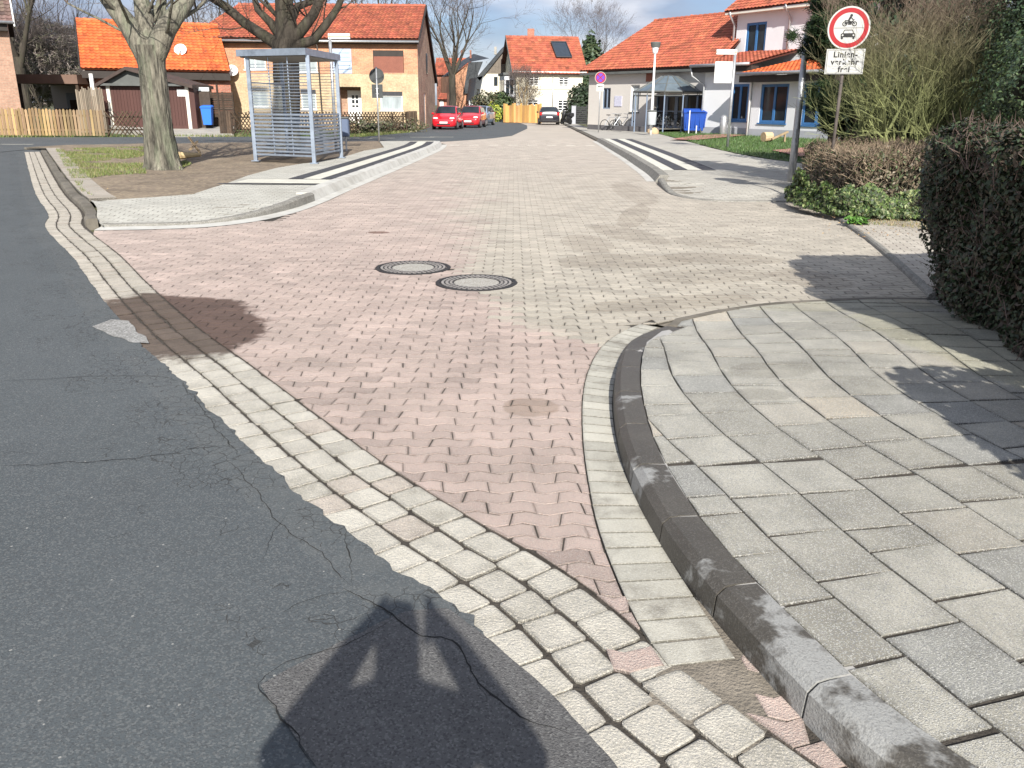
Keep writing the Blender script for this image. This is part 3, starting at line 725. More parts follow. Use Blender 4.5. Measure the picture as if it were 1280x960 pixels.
# generic rectangular paving on a footway
def rect_paving(name, region, z, lx, ly, rot, c0, c1, mat, bed, gap=.003, zf=None, odd=.0, oddc=None):
    zf_ = zf or (lambda x, y: 0)
    mbb = MB()
    if area(region) < 0: region = list(reversed(region))
    if zf is None: mbb.sheet(region, z-.005)
    else:
        yy = min(p[1] for p in region)
        while yy < max(p[1] for p in region):
            xx = min(p[0] for p in region)
            while xx < max(p[0] for p in region):
                Pq = clip_region([(xx, yy), (xx+.35, yy), (xx+.35, yy+.35), (xx, yy+.35)], region)
                if Pq: mbb.face([(a, b, z-.005+zf(a, b)) for a, b in Pq])
                xx += .35
            yy += .35
    ca, sa = math.cos(rot), math.sin(rot)
    to = lambda x, y: (x*ca+y*sa, -x*sa+y*ca); fr = lambda x, y: (x*ca-y*sa, x*sa+y*ca)
    U = [to(*p) for p in region]; u0, u1 = min(p[0] for p in U), max(p[0] for p in U); v0, v1 = min(p[1] for p in U), max(p[1] for p in U)
    mb = MB(); j = 0; v = v0
    while v < v1:
        u = u0-lx*(.5 if j % 2 else 0)
        while u < u1:
            P = [fr(u, v), fr(u+lx, v), fr(u+lx, v+ly), fr(u, v+ly)]; P = clip_region(P, region)
            if P:
                c = lerp(c0, c1, random.random())
                if random.random() < odd: c = oddc
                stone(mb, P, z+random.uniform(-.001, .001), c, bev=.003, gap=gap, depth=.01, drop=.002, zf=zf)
            u += lx
        v += ly; j += 1
    tag(mbb.build(name+'_bed', bed), kind='structure'); return tag(mb.build(name, mat), kind='structure')

# ---- left island: footway, bus-stop kerb, stripes, soil
HB = .16
kl = list(reversed(lk0))                       # from the near left corner round and up the road
low = [p for p in kl if p[1] < 14.7]; high = [p for p in kl if p[1] >= 14.5]
def lowh(s, F): return .05+(HB-.05)*max(0, min(1, (F[1]-11.6)/2.2))
strip_low = offset_path(low, .0)
mb = MB(); so_, si_ = smooth_path(low, 4), offset_path(smooth_path(low, 4), .30)
mb2 = MB()
for i in range(len(so_)-1): mb2.face([(*so_[i], .016), (*so_[i+1], .016), (*si_[i+1], .02), (*si_[i], .02)])
hp = smooth_path(high, 4); hi_ = offset_path(hp, .20)
for i in range(len(hp)-1): mb2.face([(*hp[i], .016), (*hp[i+1], .016), (*hi_[i+1], .02), (*hi_[i], .02)])
tag(mb2.build('white_gutter', G['kerb_white']), kind='structure')
ls_ = smooth_path(low, 3); lowk = [lerp(p, q, 1-.34*max(0, min(1, (p[1]-11.8)/2.0))) for p, q in zip(ls_, offset_path(ls_, .30))]
kerb('kerb', lowk, .12, .05, G['kerb_grey'], seglen=1.0, face=.02, side=-1, htfun=lowh)
highk = offset_path(smooth_path(high, 3), .20)
kerb('bus_kerb', highk, .32, HB, G['kerb_white'], seglen=1.0, face=.09, side=-1)
walk_in = offset_path(lowk, .12)
st0 = offset_path(highk, .32)
back = ats([(120, 248), (200, 243), (240, 240), (262, 233), (285, 226), (310, 217), (345, 208), (375, 203), (400, 200), (428, 195), (455, 187), (480, 183)], HB)
left_walk = [(p[0], p[1]) for p in walk_in]+[(p[0], p[1]) for p in st0 if p[1] > 14.7]+[(-3.3, 37.2), (-5.6, 36.4)]+list(reversed(back))+offset_path([p for p in sett_in if 11.0 < p[1] < 13.9], .19)
def ramp(path, hfun, z, reach=1.4):
    pts = [(p, hfun(0, p)) for p in path]
    def f(x, y):
        d, h_ = min((math.hypot(p[0]-x, p[1]-y), h_) for p, h_ in pts)
        t = min(1, d/reach); t = t*t*(3-2*t); return min(0.0, (h_-.003-z)*(1-t))
    return f
lwz = ramp(walk_in, lowh, HB-.035)
rect_paving('footway', left_walk, HB-.035, .2, .1, RAD(3), (.36, .35, .31), (.45, .44, .39), G['walk'], G['joint_sand'], gap=.003, zf=lwz)
# guidance stripes on the footway: dark, cream, dark, and the broad cream field at the stop
def stripe(name, mat, d0, d1, y0, y1, base_path, z, side=1, group=None):
    pa, pb = offset_path(base_path, side*d0), offset_path(base_path, side*d1); mb = MB()
    for i in range(len(pa)-1):
        if base_path[i][1] >= y0 and base_path[i+1][1] <= y1:
            f = [(*pa[i], z), (*pa[i+1], z), (*pb[i+1], z), (*pb[i], z)]
            if area([(p[0], p[1]) for p in f]) < 0: f.reverse()
            mb.face(f)
    return tag(mb.build(name, mat), kind='structure')
bp_ = resample(st0, .1)
ZS = HB-.026
stripe('guidance_stripe_dark', G['stripe_dark'], .02, .32, 17.6, 37, bp_, ZS)
stripe('guidance_stripe', G['stripe_white'], .33, .68, 17.6, 37, bp_, ZS)
stripe('guidance_stripe_dark', G['stripe_dark'], .69, .99, 17.6, 37, bp_, ZS)
stripe('guidance_stripe', G['stripe_white'], .0, 1.75, 16.55, 17.5, bp_, ZS)
stripe('guidance_stripe_dark', G['stripe_dark'], .0, 2.0, 16.25, 16.54, bp_, ZS)
# soil bed with the island's old kerb and slab edging on the road side
isl_road = offset_path([p for p in sett_in if p[1] > 11.3], .02)
kerb('old_kerb', isl_road, .16, .10, G['kerb_old'], seglen=.9, face=.03, side=-1, joint=.02, htfun=lambda s, F: .06+.04*nz2(F[0], F[1], .6)+.02)
edging0 = offset_path(isl_road, .17); edging1 = offset_path(isl_road, .62)
mb = MB()
er = resample([p for p in edging0 if p[1] > 13.3], .42); er1 = offset_path(er, .42)
for i in range(len(er)-1):
    P = [er[i], er[i+1], er1[i+1], er1[i]]
    if area(P) < 0: P.reverse()
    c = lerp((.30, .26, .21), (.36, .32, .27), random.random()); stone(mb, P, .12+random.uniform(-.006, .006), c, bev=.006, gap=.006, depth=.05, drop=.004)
tag(mb.build('edging_slabs', G['walk']), kind='structure')
soil_poly = offset_path(er, .30)[:]  # under the edging a little
soil_ring = [p for p in soil_poly if p[1] > 13.2]+ats([(122, 250), (200, 245), (240, 242), (262, 235), (285, 228), (310, 219), (345, 210), (375, 205), (400, 202), (428, 197), (455, 189), (480, 185)], .12)+[(-3.9, 37.9), (-5.4, 37.2), (-8.6, 35.8), (-12.0, 34.3), (-15.2, 32.8), (-16.4, 31.7), (-16.8, 30.2)]
if area(soil_ring) < 0: soil_ring.reverse()
mb = MB(); mb.sheet([(x, y) for x, y in soil_ring], 0.02)
gs = MB(); st = .35
y = 13.0
while y < 38.5:
    x = -17.5
    while x < -3:
        P = clip_region([(x, y), (x+st, y), (x+st, y+st), (x, y+st)], soil_ring)
        if P: gs.face([(a, b, .098+.028*nz2(a, b, .6, 2)+.012*nz2(a, b, 2.2, 5)) for a, b in P])
        x += st
    y += st
tag(gs.build('soil', G['soil'], smooth=False), kind='structure')
kerb('kerb', [(x, y) for x, y in island_far], .1, .09, G['kerb_old'], seglen=1.0, face=.02, side=-1)

# ---- right footway and its kerb
rk_s = rk
rlow = [p for p in rk_s if p[1] < 19.0]; rhigh = [p for p in rk_s if 18.9 <= p[1] < 41]; rfar = [p for p in rk_s if p[1] >= 40.5]
def rlh(s, F): return .03 if F[1] < 16.2 else .03+(HB-.03)*min(1, (F[1]-16.2)/2.6)
kerb('kerb', rlow, .12, .03, G['kerb_grey'], seglen=1.0, face=.01, side=1, htfun=rlh)
kerb('bus_kerb', rhigh, .30, HB, G['kerb_grey'], seglen=1.0, face=.09, side=1)
kerb('kerb', rfar, .15, .10, G['kerb_old'], seglen=1.0, face=.03, side=1)
rgut = MB(); ro = offset_path(rhigh, .18)
for i in range(len(rhigh)-1): rgut.face([(*ro[i], .016), (*ro[i+1], .016), (*rhigh[i+1], .018), (*rhigh[i], .018)][::-1] if False else [(*rhigh[i], .018), (*rhigh[i+1], .018), (*ro[i+1], .016), (*ro[i], .016)])
tag(rgut.build('white_gutter', G['kerb_white']), kind='structure')
rin = offset_path(rlow, -.12)[:-1]+offset_path(rhigh, -.30)+offset_path(rfar, -.15)
lawn_edge = ats([(1030, 213), (1000, 205), (960, 200), (920, 193), (890, 186), (850, 175), (820, 167), (812, 163), (790, 160), (740, 158)], .1)
right_walk = rin+[(5.2, 83), (5.2, 60)]+list(reversed(lawn_edge))+[(8.4, 20), (6.4, 16.4), (5.3, 15.0)]
rw_near = [p for p in right_walk]
def half_keep(R, ycut, below):
    out = []
    for i in range(len(R)):
        p, q = R[i-1], R[i]; fp, fq = (ycut-p[1]), (ycut-q[1])
        if not below: fp, fq = -fp, -fq
        if (fp >= 0) != (fq >= 0): t = fp/(fp-fq); out.append(lerp(p, q, t))
        if fq >= 0: out.append(q)
    return out
rwz = ramp(offset_path(rlow, -.12), rlh, .125)
rect_paving('footway', half_keep(right_walk, 34, True), .125, .2, .1, RAD(0), (.34, .32, .28), (.43, .41, .36), G['walk'], G['joint_sand'], gap=.0022, zf=rwz)
mb = MB(); mb.sheet(half_keep(right_walk, 34, False), .125); tag(mb.build('footway', G['concrete']), kind='structure')
rb = resample(offset_path(rhigh, -.30), .1)
stripe('guidance_stripe', G['stripe_white'], .0, .32, 20.6, 40.6, rb, .134, side=-1)
stripe('guidance_stripe_dark', G['stripe_dark'], .33, .66, 20.9, 40.6, rb, .134, side=-1)
stripe('guidance_stripe', G['stripe_white'], .67, 1.0, 20.9, 40.6, rb, .134, side=-1)
stripe('guidance_stripe_dark', G['stripe_dark'], 1.01, 1.35, 20.9, 40.6, rb, .134, side=-1)
# row of pale stones across the road
mb = MB()
for k in range(32):
    x0 = -2.62+k*.2; P = [(x0, 35.9+x0*.1), (x0+.19, 35.9+(x0+.19)*.1), (x0+.19, 36.2+(x0+.19)*.1), (x0, 36.2+x0*.1)]
    if (k//2) % 2 == 0: stone(mb, P, .018, (.62, .58, .50), bev=.004, gap=.003)
tag(mb.build('row_of_pale_stones', G['walk']), kind='structure')

# lawns and red path in front of the white building
def bumpy(name, ring, z, mat, amp=.03, st=.5):
    if area(ring) < 0: ring = list(reversed(ring))
    g = MB(); xs = [p[0] for p in ring]; ys = [p[1] for p in ring]; y = min(ys)
    while y < max(ys):
        x = min(xs)
        while x < max(xs):
            P = clip_region([(x, y), (x+st, y), (x+st, y+st), (x, y+st)], ring)
            if P: g.face([(a, b, z+amp*nz2(a, b, .8, 2)) for a, b in P])
            x += st
        y += st
    return tag(g.build(name, mat, smooth=False), kind='structure')
LZ = .13
lawn_ring = [p for p in lawn_edge[:8]]+[(12.5, 62), (22, 60), (24, 38), (20, 26), (13, 24), (10, 22.5)]
bumpy('lawn', lawn_ring, LZ+.012, G['lawn'])
red1 = ats([(965, 189), (1000, 186), (1060, 184), (1060, 192), (1000, 197)], .15)
mb = MB(); mb.sheet(red1 if area(red1) > 0 else red1[::-1], .19); tag(mb.build('red_path', G['redpath']), kind='structure')
red2 = ats([(838, 175), (870, 170), (905, 168.5), (935, 169.5), (905, 172.5), (868, 176)], .15)
mb = MB(); mb.sheet(red2 if area(red2) > 0 else red2[::-1], .19); tag(mb.build('red_path', G['redpath']), kind='structure')
# side strip of small paving between the two hedges
side_ring = [(3.72, 7.3), (9.5, 7.3), (12, 13.0), (6.3, 12.3), (5.15, 12.75), (5.0, 13.6), (4.49, 10.75), (4.12, 9.0)]
rect_paving('side_path', side_ring, .05, .2, .1, RAD(-12), (.36, .32, .27), (.45, .41, .35), G['walk'], G['joint_sand'])
kerb('kerb', [(3.66, 7.28), (4.08, 9.0), (4.46, 10.75), (4.97, 13.6)], .07, .055, G['kerb_grey'], seglen=1.0, face=.01, side=1)
bumpy('soil', [(4.85, 13.0), (5.1, 12.5), (6.3, 12.1), (12, 12.8), (16, 24), (8.6, 21), (6.6, 16.6), (5.15, 14.9)], .05, G['soil'], .03, .3)
bumpy('soil', [(3.55, 4.0), (9.0, 3.6), (9.0, 7.28), (3.9, 7.28)], .11, G['soil'], .015, .3)
# far verge, driveway and gardens on the left
mb = MB(); mb.sheet([(-70, 39.5), (-23.8, 40.6), (-19.4, 41.4), (-14.3, 44.2), (-8.8, 44.6), (-7.3, 45.4), (-6.4, 52), (-6.1, 60), (-6.2, 75), (-8, 96), (-20, 96), (-40, 110), (-80, 110)][::-1], -.0)
tag(mb.build('garden_ground', G['lawn']), kind='structure')
# ------------------------------------------------------------------ manholes, cracks, patches
def manhole(x, y, label):
    t = thing('manhole_cover', label, 'manhole cover', (x, y, .014), group='manhole covers in the paved road')
    mb = MB(); mb.lathe([(.385, -.03), (.385, .0), (.380, .004), (.345, .004), (.343, -.004), (.342, -.004)], n=64); mb.build('frame', G['iron'], t)
    mb = MB(); mb.lathe([(.340, -.02), (.340, .002), (.215, .002), (.213, -.02)], n=64); st = mb
    for rr, n, w, h in ((.318, 40, .022, .028), (.278, 34, .026, .028), (.240, 28, .022, .024)):
        for k in range(n):
            a = 2*math.pi*k/n; st.cbox((rr*math.cos(a), rr*math.sin(a), .004), (w, h, .006), rot=Matrix.Rotation(a, 3, 'Z'), m=1)
    st.build('cast_ring', [G['iron'], G['ironwear']], t)
    mb = MB(); mb.lathe([(.212, -.01), (.212, .001), (.0001, .003)], n=48); mb.build('concrete_infill', M('infill', (.33, .31, .27), .85, var=.12, scale=8, bump=.5, bscale=90, speck=.4, sscale=150), t)
manhole(-1.02, 8.53, 'iron manhole cover with concrete centre, the farther, left one of the pair')
manhole(-.34, 7.79, 'iron manhole cover with concrete centre, the nearer, right one of the pair')

def crack(pts, wd, z=.0205):
    P = resample(smooth_path(pts, 6), .02); mb = MB(); L_, R_ = [], []
    for i, (x, y) in enumerate(P):
        a, b = P[max(i-1, 0)], P[min(i+1, len(P)-1)]; l = math.hypot(b[0]-a[0], b[1]-a[1]) or 1; nx, ny = -(b[1]-a[1])/l, (b[0]-a[0])/l
        d = .020*nz2(x, y, 9, 1)+.008*nz2(x, y, 31, 2); ww = wd*(.35+.9*abs(nz2(x, y, 14, 6)))*min(1, (len(P)-i)/12, (i+3)/10)
        L_.append((x+nx*(d+ww), y+ny*(d+ww), z)); R_.append((x+nx*(d-ww), y+ny*(d-ww), z))
    for i in range(len(P)-1): mb.face([R_[i], R_[i+1], L_[i+1], L_[i]])
    return mb
cm = M('crack', (.018, .018, .017), .95)
CR = MB()
for pts, wd in (([(0, 582), (60, 580), (120, 577), (180, 572), (250, 560), (300, 556)], .0035), ([(0, 476), (60, 474), (130, 470), (200, 471), (225, 478)], .0035), ([(90, 494), (150, 488), (205, 482)], .002),
                ([(355, 765), (380, 752), (430, 740), (465, 733)], .003), ([(430, 735), (470, 756), (520, 790), (560, 800), (598, 850), (640, 890), (720, 918)], .005),
                ([(598, 850), (604, 870), (602, 885)], .002), ([(130, 675), (170, 663), (192, 658)], .0018), ([(430, 660), (438, 700), (440, 735)], .0028), ([(0, 565), (30, 566), (60, 568)], .002),
                ([(330, 700), (345, 660), (360, 640)], .0015), ([(322, 856), (350, 832), (395, 818), (440, 802), (480, 782), (505, 765)], .0035), ([(322, 856), (345, 885), (372, 925), (395, 960)], .0045), ([(230, 400), (180, 395), (120, 400)], .002),
                ([(296, 585), (318, 612), (340, 640), (365, 668), (400, 690), (440, 735)], .0032), ([(225, 478), (260, 520), (300, 575)], .003)):
    m_ = crack(ats(pts, .018), wd); CR.mesh(m_.v, m_.f)
o = tag(CR.build('crack', cm), kind='structure')
# repaired rectangle of smoother asphalt, and a worn pale patch
mb = MB(); P = resample(ats([(324, 856), (395, 818), (505, 764), (560, 760), (612, 800), (690, 868), (770, 955), (860, 1100), (600, 1200), (400, 965), (324, 856)], .018), .02)
ed_near = lambda x, y: min(seg_near((x, y), edge[i], edge[i+1]) for i in range(0, len(edge)-1, 4))
mb.sheet([(x+.006*nz2(x, y, 12), y+.006*nz2(x, y, 12, 7)) for x, y in P if True][:-1], .0195)
tag(mb.build('asphalt_patch', M('asphalt_smooth', (.108, .106, .104), .8, var=.15, scale=3, bump=.6, bscale=160, speck=.5, sscale=170, speck_col=(.20, .20, .19))), kind='structure')
mb = MB(); P = resample(ats([(118, 408), (140, 399), (160, 402), (180, 422), (186, 430), (165, 428), (135, 418), (118, 408)], .018), .03)
mb.sheet([(x+.03*nz2(x, y, 6), y+.03*nz2(x, y, 6, 7)) for x, y in P][:-1], .0215)
tag(mb.build('worn_patch', M('worn', (.27, .265, .25), .9, var=.2, scale=9, bump=.7, bscale=80, speck=.5, sscale=90, speck_col=(.5, .5, .48))), kind='structure')
# dashes on the far carriageway
mb = MB()
for (u, v) in ((450, 173.0), (478, 172.6), (528, 171.6), (552, 171.4), (22, 180.5)):
    x, y = at(u, v, .014); mb.sheet([(x-.6, y-.18), (x+.6, y-.10), (x+.6, y+.12), (x-.6, y+.04)], .020)
tag(mb.build('road_marking', G['stripe_white']), kind='structure')

# ------------------------------------------------------------------ building helpers
def wall(mb, P, Q, z0, z1, ops=(), dep=.16, m=0, back=True):
    """wall face from P to Q (outside on the right of P->Q) with rectangular openings (s0,s1,z0,z1) and their reveals"""
    P, Q = Vector(P[:2]), Vector(Q[:2]); d = (Q-P); Lw = d.length; d.normalize(); n = Vector((d.y, -d.x))
    X = sorted({0, Lw, *[o[0] for o in ops], *[o[1] for o in ops]}); Z = sorted({z0, z1, *[o[2] for o in ops], *[o[3] for o in ops]})
    pt = lambda s, z, k=0: (P.x+d.x*s-n.x*k, P.y+d.y*s-n.y*k, z)
    for i in range(len(X)-1):
        for j in range(len(Z)-1):
            cx, cz = (X[i]+X[i+1])/2, (Z[j]+Z[j+1])/2
            if any(o[0] < cx < o[1] and o[2] < cz < o[3] for o in ops): continue
            mb.face([pt(X[i], Z[j]), pt(X[i+1], Z[j]), pt(X[i+1], Z[j+1]), pt(X[i], Z[j+1])], m=m)
    for a, b, c, e in [o[:4] for o in ops]:
        mb.face([pt(a, c), pt(a, c, dep), pt(b, c, dep), pt(b, c)], m=m); mb.face([pt(a, e), pt(b, e), pt(b, e, dep), pt(a, e, dep)], m=m)
        mb.face([pt(a, c), pt(a, e), pt(a, e, dep), pt(a, c, dep)], m=m); mb.face([pt(b, c), pt(b, c, dep), pt(b, e, dep), pt(b, e)], m=m)
def window(root, P, Q, o, frame, pane, nx=2, ny=1, dep=.10, fw_=.07, name='window', sill=None, transom=None, label=None):
    P, Q = Vector(P[:2]), Vector(Q[:2]); d = (Q-P).normalized(); n = Vector((d.y, -d.x)); a, b, c, e = o[:4]
    def bx(mb, s0, s1, z0, z1, k0, k1):
        mb.hexa([(P.x+d.x*s0-n.x*k0, P.y+d.y*s0-n.y*k0), (P.x+d.x*s1-n.x*k0, P.y+d.y*s1-n.y*k0), (P.x+d.x*s1-n.x*k1, P.y+d.y*s1-n.y*k1), (P.x+d.x*s0-n.x*k1, P.y+d.y*s0-n.y*k1)], z0, z1)
    mb = MB(); g = .004
    bx(mb, a+g, a+fw_, c+g, e-g, dep-.05, dep+.03); bx(mb, b-fw_, b-g, c+g, e-g, dep-.05, dep+.03)
    bx(mb, a+fw_, b-fw_, c+g, c+fw_, dep-.05, dep+.03); bx(mb, a+fw_, b-fw_, e-fw_, e-g, dep-.05, dep+.03)
    for k in range(1, nx): s = a+(b-a)*k/nx; bx(mb, s-fw_*.55, s+fw_*.55, c+fw_, e-fw_, dep-.04, dep+.025)
    for k in range(1, ny): z = c+(e-c)*k/ny; bx(mb, a+fw_, b-fw_, z-fw_*.35, z+fw_*.35, dep-.035, dep+.02)
    if transom: bx(mb, a+fw_, b-fw_, transom-fw_*.5, transom+fw_*.5, dep-.045, dep+.022)
    f = mb.build(name, frame, root)
    if label: f['label'] = label
    mb = MB(); bx(mb, a+fw_*.5, b-fw_*.5, c+fw_*.5, e-fw_*.5, dep, dep+.012); mb.build('pane', pane, f)
    if sill: mb = MB(); bx(mb, a-.05, b+.05, c-.06, c+.0, -.06, dep-.05); mb.build('sill', sill, f)
    return f
def tile_roof(name, root, A, B, C, D, mat, tw=.26, th=.30, amp=.022, step=.026, thick=.10, seed=1, coarse=1, verge=None):
    """A,B: eave left/right; D,C: ridge left/right; corrugated courses of tiles"""
    A, B, C, D = map(Vector, (A, B, C, D)); nrm = (B-A).cross(D-A).normalized()
    if nrm.z < 0: nrm = -nrm
    w_ = max((B-A).length, (C-D).length); h_ = max((D-A).length, (C-B).length)
    nc = max(3, round(w_/tw)); nr = max(2, round(h_/th)); sp = 4; R_ = random.Random(seed); mb = MB()
    V = []; cols = nc*sp+1
    for r in range(nr):
        for e in (0, 1):
            t = (r+e)/nr; l = A.lerp(D, t); q = B.lerp(C, t)
            for k in range(cols):
                p = l.lerp(q, k/(cols-1)); off = amp*math.cos(2*math.pi*k/sp)+(step if e == 0 else 0); V.append(tuple(p+nrm*off))
    Fs, Cs = [], []
    tc_ = {}
    for r in range(nr):
        for k in range(cols-1):
            key = (r, k//sp)
            if key not in tc_:
                v = R_.gauss(1, .15); tc_[key] = (v*R_.uniform(.95, 1.05), v*R_.uniform(.88, 1.1), v)
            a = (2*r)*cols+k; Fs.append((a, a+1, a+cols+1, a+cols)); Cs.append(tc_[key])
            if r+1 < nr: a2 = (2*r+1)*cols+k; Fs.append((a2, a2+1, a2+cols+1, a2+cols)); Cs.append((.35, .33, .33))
    n = len(mb.v); mb.v += V; mb.f += [tuple(n+i for i in f) for f in Fs]; mb.c += Cs; mb.m += [0]*len(Fs)
    lo = [tuple(p-nrm*thick) for p in (A, B, C, D)]; hi = [tuple(p-nrm*.02) for p in (A, B, C, D)]
    mb.mesh(lo+hi, [(3, 2, 1, 0), (0, 1, 5, 4), (1, 2, 6, 5), (2, 3, 7, 6), (3, 0, 4, 7)], (.18, .16, .15))
    o = mb.build(name, mat, root)
    # ridge tiles
    rb = MB(); n = max(1, int((C-D).length/.38)); 
    for k in range(n):
        p, q = D.lerp(C, k/n), D.lerp(C, (k+1.08)/n if k < n-1 else 1); v = R_.gauss(1, .1)
        if (q-p).length > .05: rb.tube([p+Vector((0, 0, -.02)), q+Vector((0, 0, -.05))], [.13, .115], 8, c=(v, v, v))
    if n > 1: rb.build('ridge_tiles', mat, o)
    return o
def gable(mb, P, Q, z, R, m=0):
    mb.face([(*P, z), (*Q, z), R], m=m)
def dish(root_or_none, x, y, z, r, label, cat, az=-.3):
    t = thing('satellite_dish', label, cat, (x, y, z), az)
    mb = MB(); prof = [(r*k/8, .16*r*(k/8)**2*2) for k in range(9)]; prof = [(max(.001, a), b) for a, b in prof]
    mb.lathe(prof+[(r, prof[-1][1]-.015)]+[(a, b-.015) for a, b in reversed(prof[:-1])], n=28)
    rot = Matrix.Rotation(RAD(62), 3, 'X'); mb.v = [tuple(rot @ Vector(v)) for v in mb.v]; mb.build('reflector', G['whitepaint'], t, smooth=True)
    mb = MB(); tip = rot @ Vector((0, -.05, r*1.0)); mb.tube([rot @ Vector((0, -r*.9, .05)), tip], .014, 6); mb.cbox(tip, (.06, .06, .09)); mb.build('receiver_arm', G['plastic_black'], t)
    mb = MB(); mb.tube([(0, .05, 0), (0, .28, -.12), (0, .28, -.45)], .02, 6); mb.build('mount', G['galv'], t)
def downpipe(root, pts, mat, r=.05, name='downpipe'):
    mb = MB(); mb.tube(pts, r, 8); return mb.build(name, mat, root, smooth=True)
def gutter(root, A, B, mat, r=.07):
    mb = MB(); mb.tube([A, B], r, 8); return mb.build('gutter', mat, root, smooth=True)

# ------------------------------------------------------------------ main brick house (two-coloured front)
X0, X1, Y0, YR, Y2, ZE = -18.9, -6.05, 56.3, 61.0, 68.0, 5.55
ZR = zat(541, 9, YR); ZB = zat(549, 101, Y2)
h = thing('brick_house', 'long two-storey house, orange brick above yellow brick, under a red tiled roof', 'house', ((X0+X1)/2, Y0, 0), world=True)
def ux(u, v=90): return colm(u, v, Y0)[0]-X0
def zz_(v, u=400): return zat(u, v, Y0)
zm = zz_(92.5, 420)
up_ops = [(ux(306), ux(333), zz_(87, 320), zz_(66, 320)), (ux(371), ux(397), zz_(90, 380), zz_(70, 380)), (ux(467), ux(505), zz_(91, 486), zz_(63, 486))]
lo_ops = [(ux(309), ux(333), zz_(134, 320), zz_(109, 320)), (ux(374), ux(393), zz_(137, 380), zz_(112, 380)), (ux(474), ux(502), zz_(138, 488), zz_(114.5, 488)), (ux(421), ux(450), .35, zz_(108.5, 435))]
mb = MB(); wall(mb, (X0, Y0), (X1, Y0), zm, ZE, up_ops, dep=.18, m=0); wall(mb, (X0, Y0), (X1, Y0), 0, zm, lo_ops[:3]+[lo_ops[3]], dep=.18, m=1)
g_ops = [(3.6, 4.3, 4.3, 5.6), (1.1, 2.2, .1, 2.2)]
wall(mb, (X1, Y0), (X1, Y2), 0, ZB, [(3.4, 4.4, .2, 2.3)], dep=.15, m=2)
mb.face([(X1, Y0, ZB), (X1, Y2, ZB), (X1, YR, ZR-.1), (X1, Y0, ZE-.1)], m=2)
wall(mb, (X0, Y2), (X0, Y0), 0, ZB, m=2); mb.face([(X0, Y2, ZB), (X0, Y0, ZB), (X0, Y0, ZE), (X0, YR, ZR-.1)], m=2); wall(mb, (X1, Y2), (X0, Y2), 0, ZB, m=2)
mb.build('wall', [G['brick_orange'], G['brick_yellow'], G['brick_mixed']], h, uv=True)
ov = .35
sl_ = (ZR-ZE)/(YR-Y0)
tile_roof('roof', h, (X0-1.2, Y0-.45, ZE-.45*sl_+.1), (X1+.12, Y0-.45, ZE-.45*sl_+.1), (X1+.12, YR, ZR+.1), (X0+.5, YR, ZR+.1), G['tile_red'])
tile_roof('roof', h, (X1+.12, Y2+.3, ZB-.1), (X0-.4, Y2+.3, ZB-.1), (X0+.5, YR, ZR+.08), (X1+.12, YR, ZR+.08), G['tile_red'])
mb = MB(); mb.mesh([(X1+.14, Y0-.5, ZE-.5*sl_-.1), (X1+.2, Y0-.5, ZE-.5*sl_-.1), (X1+.2, YR, ZR-.12), (X1+.14, YR, ZR-.12), (X1+.14, Y0-.5, ZE-.5*sl_+.14), (X1+.2, Y0-.5, ZE-.5*sl_+.14), (X1+.2, YR, ZR+.14), (X1+.14, YR, ZR+.14)], [(0, 1, 5, 4), (1, 2, 6, 5), (2, 3, 7, 6), (3, 0, 4, 7), (4, 5, 6, 7), (3, 2, 1, 0)])
mb.mesh([(X1+.14, YR, ZR-.2), (X1+.2, YR, ZR-.2), (X1+.2, Y2+.3, ZB-.4), (X1+.14, Y2+.3, ZB-.4), (X1+.14, YR, ZR+.14), (X1+.2, YR, ZR+.14), (X1+.2, Y2+.3, ZB+.0), (X1+.14, Y2+.3, ZB+.0)], [(0, 1, 5, 4), (1, 2, 6, 5), (2, 3, 7, 6), (3, 0, 4, 7), (4, 5, 6, 7), (3, 2, 1, 0)])
mb.build('verge_board', G['fascia'], h)
mb = MB(); mb.box(X0-1.2, X1+.1, Y0-.38, Y0-.02, ZE-.42, ZE-.16); mb.build('eaves_board', G['fascia'], h)
gutter(h, (X0-1.2, Y0-.5, ZE-.30), (X1+.15, Y0-.5, ZE-.30), G['galv'])
P_h, Q_h = (X0, Y0), (X1, Y0)
window(h, P_h, Q_h, up_ops[0], G['whitepaint'], G['glass_curtain'], 2, 1, sill=G['whitepaint'])
window(h, P_h, Q_h, up_ops[1], G['whitepaint'], G['glass_curtain'], 2, 1, sill=G['whitepaint'])
a, b, c, e = up_ops[2]
mb = MB()
for k in range(22): z = c+(e-.35-c)*k/22; mb.box(X0+a+.03, X0+b-.03, Y0+.04, Y0+.07+.01*(k % 2), z+.004, z+(e-.35-c)/22)
sh = mb.build('roller_shutter', G['shutter'], h); mb = MB(); mb.box(X0+a+.01, X0+b-.01, Y0+.03, Y0+.16, e-.34, e-.01); mb.build('shutter_box', G['fascia'], sh)
for o_ in lo_ops[:3]:
    window(h, P_h, Q_h, (o_[0], o_[1], o_[2], o_[3]-.22), G['whitepaint'], G['glass_curtain'], 2 if o_ is not lo_ops[2] else 1, 1, sill=G['whitepaint'])
    mb = MB(); mb.box(X0+o_[0]+.01, X0+o_[1]-.01, Y0-.02, Y0+.12, o_[3]-.22, o_[3]-.01); mb.build('shutter_box', G['darkmetal'], h)
a, b, c, e = lo_ops[3]
mb = MB(); y = Y0+1.1
mb.face([(X0+a, Y0+.18, 0), (X0+a, y, 0), (X0+a, y, e), (X0+a, Y0+.18, e)]); mb.face([(X0+b, y, 0), (X0+b, Y0+.18, 0), (X0+b, Y0+.18, e), (X0+b, y, e)])
